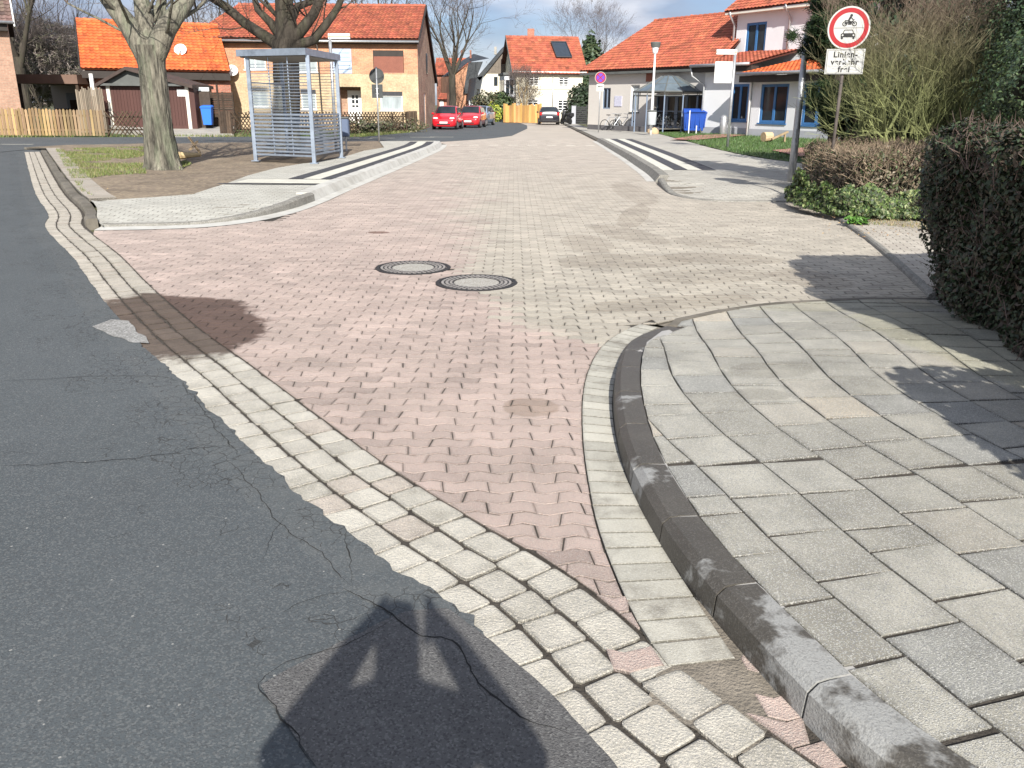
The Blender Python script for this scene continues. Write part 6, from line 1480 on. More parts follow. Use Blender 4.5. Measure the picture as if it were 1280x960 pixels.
# tall tapering lamp post at the right footway
b0 = at(988, 233, .03)
zp_ = zat(1010, 40, b0[1]); t = thing('steel_post', 'tall grey steel post beside the low hedge, its top among pine branches', 'post', (b0[0], b0[1], .03)); mb = MB()
mb.tube([(0, 0, 0), (0, 0, .9), (0, 0, .95), (0, 0, 1.55), (0, 0, zp_)], [.078, .076, .070, .068, .052], 14); mb.build('pole', G['galv'], t, smooth=True)
mb = MB(); mb.lathe([(.058, zp_-.03), (.062, zp_+.01), (.03, zp_+.035), (.001, zp_+.04)], n=14); mb.build('cap', G['darkmetal'], t)
mb = MB(); mb.cbox((0, -.075, 1.0), (.07, .02, .28), .005); mb.build('service_door', G['galv'], t)
# lamp post by the crossing with litter bin
x, y = colm(813, 172, 46.3)
t = thing('street_lamp', 'slim pale lamp post with cylindrical head, standing before the kindergarten wing', 'street lamp', (x, y, .1)); zt = zat(817, 52, 46.3)
mb = MB(); mb.tube([(0, 0, 0), (0, 0, 1.2), (0, 0, zt-.7)], [.075, .07, .045], 12); mb.build('pole', G['whitepaint'], t, smooth=True)
mb = MB(); mb.tube([(0, 0, zt-.7), (0, 0, zt-.62), (0, 0, zt-.42), (0, 0, zt-.36)], [.07, .13, .17, .17], 16); mb.build('lamp_glass', G['lamp_glass'], t)
mb = MB(); mb.lathe([(.001, zt-.1), (.24, zt-.12), (.26, zt-.16), (.22, zt-.36), (.001, zt-.36)], n=20); mb.build('hood', G['slate_grey'], t)
t = thing('litter_bin', 'pale grey litter bin clamped to the slim lamp post', 'litter bin', (x-.03, y-.32, .0)); z0, z1 = zat(813, 156, 46), zat(813, 140, 46)
mb = MB(); mb.lathe([(.20, z0), (.22, z0+.03), (.235, z1-.05), (.24, z1), (.21, z1), (.205, z1-.06), (.001, z1-.06)], n=20); mb.lathe([(.001, z0), (.20, z0)], n=20); mb.build('bin_body', M('bin_grey', (.45, .48, .50), .6, var=.1, scale=5), t, smooth=True)
mb = MB(); mb.lathe([(.243, z1+.0), (.243, z1+.05), (.2, z1+.09), (.001, z1+.10)], n=20); mb.build('bin_lid', G['slate_grey'], t); mb = MB(); mb.cbox((.0, .245, (z0+z1)/2), (.1, .03, .3)); mb.build('clamp', G['darkmetal'], t)
# bus stop flags
def bus_flag(x, y, z0, zt, s, label, pmat, wdt=.68, pz=(2.5, 3.45)):
    t = thing('bus_stop_pole', label, 'bus stop sign', (x, y, z0)); mb = MB(); mb.tube([(0, 0, 0), (0, 0, zt-z0)], .05, 12); mb.build('pole', G['galv'], t, smooth=True)
    mb = MB(); mb.cbox((s*wdt*.5, 0, zt-z0-.08), (wdt+.1, .09, .17), .01); hd = mb.build('top_sign', G['whitepaint'], t)
    mb = MB(); mb.cbox((s*wdt*.5, -.0, zt-z0-.085), (wdt+.11, .10, .03)); mb.build('brown_stripe', G['stone'], hd)
    mb = MB(); mb.cbox((s*(wdt*.5+.06), 0, (pz[0]+pz[1])/2-z0), (wdt, .05, pz[1]-pz[0]), .01); pn = mb.build('panel', pmat, t)
    mb = MB()
    for k in range(1, 6): z = pz[0]+(pz[1]-pz[0])*k/6-z0; mb.cbox((s*(wdt*.5+.06), -.027, z), (wdt-.06, .004, .012))
    if pmat is G['panel_glass']: mb.build('panel_line', G['slate_grey'], pn)
    mb = MB()
    for z in (pz[0]+.12, pz[1]-.12): mb.cbox((s*.05, 0, z-z0), (.1, .03, .04))
    mb.build('bracket', G['galv'], t)
x, y = at(909, 186, .125); bus_flag(x, y, .12, zat(913, 62, y), -1, 'white bus stop flag with blank white panel on a steel pole at the right footway', G['whitepaint'], .62, (zat(908, 104, y), zat(908, 77, y)))
y = 29.0; x = colm(421, 120, y)[0]; bus_flag(x-.12, y, .12, zat(421, 42, y), 1, 'bus stop flag with pale blue lined panel standing behind the bus shelter', G['panel_glass'], .60, (zat(428, 92, y), zat(428, 61, y)))
# sign seen from behind
x, y = at(474, 178, .1); t = thing('traffic_sign', 'dark round sign and plate seen from behind, right of the bus shelter', 'traffic sign', (x, y, .1))
z_ = zat(474, 95, y)-.1; mb = MB(); mb.tube([(0, 0, 0), (0, 0, z_+.34)], .03, 10); mb.build('pole', G['galv'], t, smooth=True)
round_sign(t, (0, .06, z_), .30, 'disc', G['sign_back']); z_ = zat(474, 114, y)-.1; mb = MB(); mb.cbox((0, .06, z_), (.44, .012, .52), .004); mb.build('plate', G['sign_back'], t); mb = MB(); mb.cbox((0, .03, z_+.1), (.12, .05, .03)); mb.cbox((0, .03, z_-.1), (.12, .05, .03)); mb.build('clip', G['galv'], t)
# bin near the shelter
x, y = colm(430.5, 160, 28.6); t = thing('litter_bin', 'dark grey litter bin on a short post right behind the bus shelter', 'litter bin', (x, y, .12)); z0, z1 = zat(430, 171, y)-.12, zat(430, 148, y)-.12
mb = MB(); mb.cbox((0, 0, (z0+z1)/2), (.30, .26, z1-z0), .03); mb.build('bin_body', M('bin_slate', (.10, .13, .20), .6), t); mb = MB(); mb.cbox((0, 0, z1+.02), (.33, .29, .05), .015); mb.build('lid', G['slate_grey'], t); mb = MB(); mb.tube([(.0, .17, 0), (0, .17, z1)], .03, 8); mb.build('post', G['galv'], t)
# no-stopping sign
x, y = colm(748, 168, 50.5); t = thing('traffic_sign', 'round blue no-stopping sign with red rim and cross above a small white arrow plate', 'traffic sign', (x, y, .12)); z_ = zat(749, 97, y)-.12
mb = MB(); mb.tube([(0, .04, 0), (0, .04, z_+.2)], .03, 10); mb.build('pole', G['galv'], t, smooth=True); dsc = round_sign(t, (0, 0, z_), .315, 'disc', G['sign_red'])
mb = MB(); ringp(mb, 0, z_, .295, .318, -.0125, 36); mb.build('white_edge', G['sign_white'], dsc)
mb = MB(); flat_poly(mb, circ(0, z_, .225, 36), -.0125); bl = mb.build('blue_field', M('sign_blue2', (.12, .04, .42), .4), dsc)
mb = MB()
for a in (RAD(45), RAD(-45)):
    ca, sa = math.cos(a), math.sin(a); flat_poly(mb, [(x_*ca-z2*sa, z_+x_*sa+z2*ca) for x_, z2 in ((-.225, -.026), (.225, -.026), (.225, .026), (-.225, .026))], -.015-.001*(a > 0))
mb.build('red_cross', G['sign_red'], bl)
zp = z_-.54; mb = MB(); mb.cbox((0, 0, zp), (.42, .012, .40), .004); pl = mb.build('plate', G['sign_white'], t)
mb = MB(); flat_poly(mb, [(-.14, zp+.06), (-.05, zp+.11), (-.05, zp+.075), (.14, zp+.075), (.14, zp+.045), (-.05, zp+.045), (-.05, zp+.01)], -.0075); mb.build('arrow', G['sign_black'], pl)

# ------------------------------------------------------------------ cars
def car(x, y, rz, mat, label, Lc=3.6, W=1.66, H=1.48, rear=False, plate=True):
    t = thing('parked_car', label, 'car', (x, y, .014), rz, group=None); hw = W/2
    # stations along the car, front at -y: (y, half width, sill z, belt z, roof half width, roof z)
    f = Lc/2; S = [(-f, hw*.70, .28, .56, hw*.62, .58), (-f+.06, hw*.86, .22, .66, hw*.70, .68), (-f+.25, hw*.96, .20, .78, hw*.76, .81), (-f+.62, hw, .20, .88, hw*.80, .91), (-f+.92, hw, .20, .93, hw*.82, .98),
                   (-f+1.25, hw, .20, .95, hw*.78, 1.17), (-f+1.58, hw, .20, .96, hw*.73, H-.04), (-f+2.1, hw, .20, .97, hw*.73, H), (f-.75, hw, .20, .99, hw*.72, H-.02), (f-.28, hw*.99, .21, 1.0, hw*.70, H-.09), (f-.10, hw*.96, .24, .98, hw*.72, 1.12), (f-.02, hw*.90, .26, .80, hw*.80, .84), (f, hw*.84, .30, .62, hw*.7, .64)]
    mb = MB(); V = []
    for (yy, w0, zs_, zb, wr, zr) in S:
        half = [(w0*.80, zs_-.03), (w0*.97, zs_+.05), (w0, zs_+(zb-zs_)*.45), (w0*.985, zb-.06), (w0*.95, zb), (wr+(w0*.95-wr)*.06, zr-(zr-zb)*.08), (wr*.86, zr), (wr*.4, zr+.02)]
        V += [(a, yy, b) for a, b in half]+[(-a, yy, b) for a, b in reversed(half)]
    n = 16; Fs = []
    for i in range(len(S)-1):
        for k in range(n): Fs.append((i*n+k, i*n+(k+1) % n, (i+1)*n+(k+1) % n, (i+1)*n+k))
    Fs += [tuple(reversed(range(n))), tuple((len(S)-1)*n+k for k in range(n))]; Fs = [tuple(reversed(q)) for q in Fs]
    mb.mesh(V, Fs); body = mb.build('body', mat, t, smooth=True)
    def glassq(name, pts, mat_=None, off=.012):
        pts = [Vector(p) for p in pts]; nn = (pts[1]-pts[0]).cross(pts[2]-pts[0]).normalized(); cen = sum(pts, Vector())/len(pts)
        if nn.dot(cen-Vector((0, 0, .8))) < 0: nn = -nn; pts.reverse()
        m_ = MB(); k = len(pts); m_.mesh([p+nn*off for p in pts]+[p-nn*.02 for p in pts], [tuple(range(k)), tuple(reversed(range(k, 2*k)))]+[((i+1) % k, i, k+i, k+(i+1) % k) for i in range(k)]); return m_.build(name, mat_ or G['glass'], t)
    glassq('windscreen', [(-hw*.80, -f+.98, .98), (hw*.80, -f+.98, .98), (hw*.68, -f+1.56, H-.06), (-hw*.68, -f+1.56, H-.06)], off=.05)
    glassq('rear_window', [(-hw*.70, f-.09, 1.06), (hw*.70, f-.09, 1.06), (hw*.64, f-.26, H-.10), (-hw*.64, f-.26, H-.10)], off=.03)
    for s in (-1, 1):
        glassq('side_window', [(s*hw*.945, -f+1.18, .99), (s*hw*.945, -f+2.1, 1.0), (s*hw*.765, -f+2.1, H-.10), (s*hw*.775, -f+1.55, H-.11)], off=.02)
        glassq('side_window', [(s*hw*.945, -f+2.18, 1.0), (s*hw*.94, f-.45, 1.03), (s*hw*.765, f-.55, H-.12), (s*hw*.765, -f+2.18, H-.10)], off=.02)
        m_ = MB(); m_.cbox((s*(hw+.07), -f+1.15, 1.0), (.17, .10, .12), .03); m_.build('mirror', mat, t)
        for yy in (-f+.68, f-.62):
            m_ = MB(); m_.tube([(s*(hw-.17), yy, .29), (s*(hw+.012), yy, .29)], .29, 24); wh = m_.build('wheel', G['rubber'], t, smooth=False); m_ = MB(); m_.lathe([(.001, 0), (.05, .0), (.17, .012), (.19, .0)], n=20)
            R_ = Matrix.Rotation(s*math.pi/2, 3, 'Y'); m_.v = [tuple(R_ @ Vector(v)+Vector((s*(hw+.016), yy, .29))) for v in m_.v]; m_.build('rim', G['rim'], wh)
        m_ = MB(); m_.cbox((s*hw*.66, -f+.13, .71), (.34, .16, .13), .05, rot=Matrix.Rotation(s*RAD(22), 3, 'Z')); m_.build('headlight', G['lamp_glass'], t)
        m_ = MB(); m_.cbox((s*hw*.83, f-.055, .88), (.2, .12, .26), .03); m_.build('tail_light', G['lamp_red'], t)
    m_ = MB(); m_.cbox((0, -f+.06, .56), (W*.62, .10, .09), .02); m_.cbox((0, -f+.045, .33), (W*.55, .10, .11), .02); m_.build('grille', G['plastic_black'], t)
    m_ = MB(); m_.cbox((0, -f+.005, .45), (.52, .02, .11), .004); m_.build('number_plate', G['whitepaint'], t); m_ = MB(); m_.cbox((0, f+.012, .62), (.52, .02, .11), .004); m_.build('number_plate', G['whitepaint'], t)
    m_ = MB(); m_.cbox((0, f-.02, .34), (W*.7, .08, .14), .03); m_.build('rear_bumper', G['plastic_black'], t)
    return t
x, y = at(557.5, 162.5); car(x, y+1.8, RAD(-5), G['car_red'], 'small bright red hatchback facing the camera, nearest of the parked cars')
x, y = colm(590, 150, 64.5); car(x, y, RAD(-7), G['car_red_deep'], 'second red hatchback, half hidden behind the nearest red one')
x, y = colm(600.5, 150, 71); car(x, y, RAD(-13), G['car_blue'], 'pale blue-grey car at the back of the parked row')
x, y = colm(685.5, 155, 76.0); car(x, y, RAD(180), G['car_black'], 'black hatchback seen from behind, parked alone at the right kerb', Lc=3.9, W=1.75, H=1.46)

# ------------------------------------------------------------------ bicycles
def bicycle(x, y, z, rz, col, label):
    t = thing('bicycle', label, 'bicycle', (x, y, z), rz, group='bicycles by the kindergarten wall'); r = .33
    for xx in (-.52, .52):
        m_ = MB(); pts = [(xx+r*math.cos(a), 0, r+r*math.sin(a)) for a in [2*math.pi*k/24 for k in range(25)]]; m_.tube(pts, .022, 5, cap=False); wh = m_.build('wheel', G['rubber'], t)
        m_ = MB()
        for k in range(10): a = 2*math.pi*k/10; m_.tube([(xx, 0, r), (xx+r*math.cos(a), 0, r+r*math.sin(a))], .003, 3)
        m_.tube([(xx, -.04, r), (xx, .04, r)], .03, 8); m_.build('spokes', G['galv'], wh)
    m_ = MB(); bb = (-.05, 0, .29); hd = (.36, 0, .82); st = (-.20, 0, .80)
    for a, b in ((bb, hd), (bb, st), (st, hd), (bb, (-.52, 0, r)), (st, (-.52, 0, r)), (hd, (.52, 0, r)), (hd, (.33, 0, .98)), (st, (-.22, 0, .92))): m_.tube([a, b], .018, 6)
    m_.build('frame', col, t); m_ = MB(); m_.tube([(.2, -.27, 1.02), (.33, -.08, 1.0), (.33, .08, 1.0), (.2, .27, 1.02)], .014, 6); m_.build('handlebar', G['galv'], t)
    m_ = MB(); m_.cbox((-.24, 0, .94), (.26, .15, .05), .02); m_.build('saddle', G['rubber'], t); m_ = MB(); m_.tube([(-.05, -.06, .29), (-.05, .06, .29)], .09, 12); m_.cbox((-.05, .1, .14), (.1, .08, .02)); m_.cbox((-.05, -.1, .44), (.1, .08, .02)); m_.build('pedals', G['darkmetal'], t)
bm = [M('bike_silver', (.45, .47, .5), .35, metal=.5), M('bike_dark', (.04, .05, .06), .4)]
for u, Y, a, c, lab in ((764, 55.0, .55, 0, 'pale bicycle leaning left of two by the cream kindergarten wall'), (777.5, 54.6, .25, 0, 'pale bicycle on the right of the two by the cream kindergarten wall'), (770.5, 55.4, 1.2, 1, 'dark bicycle between the two pale ones at the cream wall')):
    x, y = colm(u, 155, Y); bicycle(x, y, .1, a, bm[c], lab)
for u, a, lab in ((828, .3, 'dark bicycle at the left under the glass canopy'), (842, -.2, 'dark bicycle in the middle under the glass canopy')):
    x, y = colm(u, 150, 52.6); bicycle(x, y, .30, a, bm[1], lab)
m_ = MB(); 
# stones and split log on the lawn
def rock(u, v, Y, s, label, name='boulder', sq=(1, 1, 1)):
    x, y = colm(u, v, Y); m_ = MB(); n = 10; R_ = random.Random(u)
    pr = []; V = []
    for i in range(7):
        ph = math.pi*i/6
        for k in range(n): a = 2*math.pi*k/n; rr = s*(.8+.35*mnoise.noise(Vector((math.cos(a)*1.3+u, math.sin(a)*1.3, i*.6)))); V.append((x+rr*math.sin(ph)*math.cos(a)*sq[0], y+rr*math.sin(ph)*math.sin(a)*sq[1], .12+max(-.05, rr*math.cos(ph)*sq[2]+s*.45)))
    m_.mesh(V, [(i*n+k, i*n+(k+1) % n, (i+1)*n+(k+1) % n, (i+1)*n+k)[::-1] for i in range(6) for k in range(n)]); return tag(m_.build(name, G['stone'], org=Vector((x, y, 0)), smooth=True), label, 'boulder')
rock(817, 163, 48.5, .26, 'orange-tan boulder at the tip of the lawn beside the slim lamp post', sq=(1.6, 1, 1))
x, y = colm(960, 180, 37.5); t = thing('tree_stump', 'cut tan log section lying on the lawn before the blue windows', 'log', (x, y, .16), .2)
m_ = MB(); m_.tube([(-.25, 0, .2), (.15, .05, .22)], [.21, .19], 12); m_.build('log', G['stone'], t, smooth=False)
x, y = colm(974, 178, 37.2); t = thing('garden_bench', 'low slanting wooden plank beside the cut log on the lawn', 'plank', (x, y, .16), .1); m_ = MB(); m_.cbox((0, 0, .28), (.75, .14, .08), .01, rot=Matrix.Rotation(RAD(-24), 3, 'Y')); m_.build('plank', G['plank'], t); m_ = MB(); m_.cbox((.22, 0, .18), (.06, .1, .36)); m_.build('leg', G['plank'], t)
x, y = colm(971, 150, 44.3); m_ = MB(); m_.tube([(x, y, .1), (x, y, 1.35)], .012, 5); tag(m_.build('garden_stake', G['darkmetal'], org=Vector((x, y, 0))), 'thin dark stake under the left blue window of the white wall', 'stake')
# broken timber by the tree
x, y = at(228, 199, .1); t = thing('timber_piece', 'pale split tree branch lying on the soil left of the fallen board', 'wood', (x, y, .12), .2); m_ = MB(); m_.tube([(-1.0, .3, .04), (-.2, .1, .07), (.5, 0, .10)], [.07, .11, .05], 8); m_.build('branch', M('pale_wood', (.45, .34, .18), .8, var=.2, scale=6), t)
x, y = at(243, 192, .1); t = thing('timber_piece', 'weathered board tilted against the ground right of the big tree trunk', 'wood', (x, y, .12), .1); m_ = MB(); m_.cbox((0, 0, .22), (.09, .9, .05), rot=Matrix.Rotation(RAD(12), 3, 'X') @ Matrix.Rotation(RAD(-30), 3, 'Y')); m_.cbox((0, .1, .24), (.55, .16, .04), rot=Matrix.Rotation(RAD(58), 3, 'Y')); m_.build('board', G['plank'], t)

# ------------------------------------------------------------------ trees
def trunk_mesh(mb, pts, rad, n=96, rings=80):
    pts = [Vector(p) for p in pts]; S = [0]
    for i in range(1, len(pts)): S.append(S[-1]+(pts[i]-pts[i-1]).length)
    V = []; Q = []; big = max(rad) > .28
    if not big: n, rings = 12, 10
    for j in range(rings+1):
        s = S[-1]*j/rings; i = 1
        while i < len(S)-1 and S[i] < s: i += 1
        t = (s-S[i-1])/max(1e-6, S[i]-S[i-1]); c = pts[i-1].lerp(pts[i], t); r = rad[i-1]+(rad[i]-rad[i-1])*t
        for k in range(n):
            a = 2*math.pi*k/n; ca, sa = math.cos(a), math.sin(a); q = 1+.07*mnoise.noise(Vector((ca*1.2, sa*1.2, s*.7)))
            if big: q += .13*(abs(mnoise.noise(Vector((ca*7.5, sa*7.5, s*1.5))))-.22)+.05*mnoise.noise(Vector((ca*14, sa*14, s*5)))+(.10*max(0, 1-s/.5)*math.cos(a*5+1))
            V.append((c.x+ca*r*q, c.y+sa*r*q, c.z)); Q.append(q)
    k0 = len(mb.v); mb.v += V
    for j in range(rings):
        for k in range(n):
            f = (j*n+k, j*n+(k+1) % n, (j+1)*n+(k+1) % n, (j+1)*n+k); mb.f.append(tuple(k0+i for i in f)); mb.m.append(0); mb.c.append(tuple(tuple([max(.35, min(1.3, .82+(Q[i]-1.0)*5.5))]*3) for i in f) if big else (1, 1, 1))
def bare_tree(name, label, loc, trunk_pts, trunk_r, limbs, mat, seed, depth=5, twig_mat=None, twig_r=.008, length=2.6, spread=.5, up=.12, cat='tree', group=None, sides=6, kids=3, minlen=.25, gravity=0.0):
    R_ = random.Random(seed); t = thing(name, label, cat, loc, group=group); tr = MB(); trunk_mesh(tr, trunk_pts, trunk_r); br = MB(); tw = MB()
    def grow(p, d, L_, r, lev):
        n = 4; pts = [p]; rr = [r]; q = p.copy(); dd = d.copy()
        for i in range(n):
            dd = (dd+Vector((R_.gauss(0, .13), R_.gauss(0, .13), R_.gauss(0, .10)+up*.3-gravity))).normalized(); q = q+dd*L_/n; pts.append(q.copy()); rr.append(r*(1-.45*(i+1)/n))
        tgt = br if lev < 3 else tw; tgt.tube(pts, rr, max(3, sides-lev), cap=False)
        if lev >= depth or L_ < minlen: return
        for k in range(kids if lev < 4 else kids+1):
            i = R_.choice([2, 3, 4, 4]) if k else 4; a = R_.uniform(.5, 1.2)*spread*2; ax = dd.orthogonal().normalized(); ax.rotate(Matrix.Rotation(R_.uniform(0, 6.28), 3, dd)); nd = dd.copy(); nd.rotate(Matrix.Rotation(a*(.45 if k == 0 else 1), 3, ax))
            nd = (nd+Vector((0, 0, up))).normalized(); grow(pts[i], nd, L_*R_.uniform(.62, .82), max(twig_r*.6, rr[i]*R_.uniform(.5, .68) if k else rr[i]*.85), lev+1)
    for (p, mids, r0, r1, L_) in limbs:
        pts = [Vector(p)]+[Vector(m_) for m_ in mids]; n = len(pts); br.tube(pts, [r0+(r1-r0)*i/(n-1) for i in range(n)], 12, cap=False); d = (pts[-1]-pts[-2]).normalized()
        for k in range(3):
            a = R_.uniform(.2, .6) if k else .05; ax = d.orthogonal().normalized(); ax.rotate(Matrix.Rotation(R_.uniform(0, 6.28), 3, d)); nd = d.copy(); nd.rotate(Matrix.Rotation(a, 3, ax)); grow(pts[-1], nd, L_, r1*(.9 if k == 0 else .6), 1)
        for k in range(max(1, n-1)):
            for _ in range(2):
                q = pts[k].lerp(pts[k+1], R_.uniform(.4, 1)) if k+1 < n else pts[k]; nd = (d+Vector((R_.gauss(0, .6), R_.gauss(0, .6), R_.gauss(.1, .4)))).normalized(); grow(q, nd, L_*.6, r1*.35, 2)
    tr.build('trunk', mat, t, smooth=True); b_ = br.build('crown', mat, t, smooth=True); tw.build('twigs', twig_mat or G['twig'], b_)
    return t
# big tree in front of the garage
Yt = 20.6; tx = colm(205, 213, Yt)[0]; zf = lambda v: zat(180, v, Yt)
def tp(u, v, dy=0): x, y = colm(u, v, Yt+dy); return Vector((x-tx, dy, zat(u, v, Yt+dy)-.08))
flare = [(.00, .47), (.12, .41), (.35, .37), (.9, .325), (1.6, .295), (2.3, .295), (2.75, .34)]
cxs = lambda z: (tp(186, 55).x)*(z/2.9)
bare_tree('deciduous_tree', 'big bare tree with thick grey-green forked trunk on the soil island', (tx, Yt, .08), [Vector((cxs(z), 0, z)) for z, r in flare], [r for z, r in flare],
          [((cxs(2.6)-.1, 0, 2.55), [tp(160, 30), tp(145, 12), tp(128, -10), tp(110, -45, -.5)], .25, .13, 2.6), ((cxs(2.6)+.1, 0, 2.55), [tp(208, 35), tp(220, 18, .1), tp(232, 2, .3), tp(240, -25, .6)], .26, .15, 2.6),
           ((cxs(2.6), .05, 2.6), [tp(180, 20, .3), tp(176, -5, .5), tp(172, -40, .9)], .24, .13, 2.6), ((cxs(2.6), .15, 2.6), [tp(190, 30, .6), tp(200, 10, 1.0), tp(206, -20, 1.5)], .17, .09, 2.2)], G['bark'], 3, depth=5, length=2.6, spread=.42)
# tree behind the shelter
Y2t = 31.0; tx2 = colm(355, 185, Y2t)[0]
def tq(u, v, dy=0): x, y = colm(u, v, Y2t+dy); return Vector((x-tx2, dy, zat(u, v, Y2t+dy)-.08))
bare_tree('deciduous_tree', 'dark bare tree with low sweeping limbs behind the bus shelter', (tx2, Y2t, .08), [Vector((0, 0, 0)), tq(357, 165), tq(358, 120), tq(357, 70), tq(357, 50)], [.62, .50, .45, .42, .44],
          [(tq(352, 58), [tq(335, 48), tq(305, 28), tq(282, 8), tq(255, -8, -.6), tq(225, -20, -1)], .22, .08, 2.2), (tq(350, 45), [tq(338, 28), tq(322, 12), tq(315, -12)], .17, .08, 2.0), (tq(358, 50), [tq(357, 20), tq(354, -8), tq(352, -50)], .40, .22, 2.8),
           (tq(364, 52), [tq(378, 36), tq(392, 18), tq(402, -4), tq(410, -30)], .22, .11, 2.4), (tq(366, 58), [tq(392, 50), tq(408, 30), tq(422, 10), tq(432, -15)], .18, .09, 2.2), (tq(358, 40, .4), [tq(372, 8, .8), tq(400, -2, 1.5), tq(415, -20, 2.0)], .16, .07, 2.0)], G['bark_dark'], 9, depth=5, spread=.45, twig_r=.01)
def plain_tree(name, label, u, Y, hgt, r, seed, mat=None, kids=3, depth=5, spread=.45, lean=0, group=None, v=140, vary=1.0, twig_r=.014, trunkf=.3):
    x, _ = colm(u, v, Y); hh = hgt*trunkf; L_ = hgt*.25*vary; R_ = random.Random(seed); limbs = []
    for k in range(5): a = 2*math.pi*k/5+R_.uniform(-.4, .4); d = Vector((math.cos(a)*.5, math.sin(a)*.5, 1)).normalized(); p = Vector((lean, 0, hh*R_.uniform(.75, 1.0))); limbs.append((p, [p+d*L_*.5, p+d*L_+Vector((0, 0, .2))], r*.55, r*.32, L_))
    return bare_tree(name, label, (x, Y, 0), [Vector((0, 0, 0)), Vector((lean*.5, 0, hh*.5)), Vector((lean, 0, hh))], [r*1.2, r, r*.9], limbs, mat or G['bark_dark'], seed, depth=depth, spread=spread, twig_mat=G['twig_far'], kids=kids, twig_r=twig_r, group=group)
plain_tree('deciduous_tree', 'bare tall tree just right of the left-edge house', 33, 62, 15, .38, 31)
plain_tree('deciduous_tree', 'bare fine-branched tree against the sky left of the bright orange roof', 88, 74, 12, .2, 33, trunkf=.25)
plain_tree('deciduous_tree', 'bare round tree rising behind the gable end of the two-coloured brick house', 566, 92, 13, .35, 35, trunkf=.35)
plain_tree('deciduous_tree', 'bare tree whose twigs top the red roof of the two-coloured brick house', 478, 86, 15.5, .3, 37)
plain_tree('deciduous_tree', 'bare tree between bright orange roof and red roof in the background', 262, 80, 13, .25, 39)
plain_tree('deciduous_tree', 'thin bare tree right behind the solar panel roof', 733, 112, 12, .18, 41)
plain_tree('deciduous_tree', 'pale yellow-twigged small tree before the cream street-closing house', 655, 86, 4.6, .1, 43, mat=M('bark_yellow', (.32, .23, .11), .9, var=.2, scale=3), trunkf=.25)

# ------------------------------------------------------------------ leafy things: hedges, evergreens, ivy
def leaves(mb, pos_fn, n, size, cols, R_, up=.3, long=1.5):
    for _ in range(n):
        p, nrm, k = pos_fn(R_)
        s = size*R_.uniform(.6, 1.35); d = (nrm+Vector((R_.gauss(0, .55), R_.gauss(0, .55), R_.gauss(up, .5)))).normalized(); a = d.orthogonal().normalized(); a.rotate(Matrix.Rotation(R_.uniform(0, 6.28), 3, d)); b = d.cross(a)
        c = cols[int(R_.random()*len(cols))]; v = R_.uniform(.7, 1.3)*k; mb.face([p+a*s*long*.5, p+b*s*.42, p-a*s*long*.5, p-b*s*.42], (c[0]*v, c[1]*v, c[2]*v))
def box_surface(x0, x1, y0, y1, z0, z1, bump=.08, freq=1.6, inner=.12, taper=0.0, top_w=1.0, path=None):
    dx, dy, dz = x1-x0, y1-y0, z1-z0; A = [dy*dz, dy*dz, dx*dz, dx*dz, dx*dy*top_w]; T = sum(A)
    def f(R_):
        a = R_.random()*T; k = 0
        while k < 4 and a > A[k]: a -= A[k]; k += 1
        u, v = R_.random(), R_.random()
        if k == 0: p, n = Vector((x0, y0+dy*u, z0+dz*v)), Vector((-1, 0, 0))
        elif k == 1: p, n = Vector((x1, y0+dy*u, z0+dz*v)), Vector((1, 0, 0))
        elif k == 2: p, n = Vector((x0+dx*u, y0, z0+dz*v)), Vector((0, -1, 0))
        elif k == 3: p, n = Vector((x0+dx*u, y1, z0+dz*v)), Vector((0, 1, 0))
        else: p, n = Vector((x0+dx*u, y0+dy*v, z1)), Vector((0, 0, 1))
        # round the edges and make the face uneven
        c = Vector(((x0+x1)/2, (y0+y1)/2, (z0+z1)/2)); q = p-c; rr = Vector((abs(q.x)/(dx/2), abs(q.y)/(dy/2), abs(q.z)/(dz/2))); s_ = sorted(rr)[1]; p = p-Vector((q.x, q.y, q.z if q.z > 0 else 0))*max(0, s_-.82)*.35
        p += n*(bump*mnoise.noise(p*freq)*1.6+bump*.5*mnoise.noise(p*freq*4)-R_.random()**2*inner)
        p.x += taper*(z1-p.z)
        return p, n, 1.0
    return f
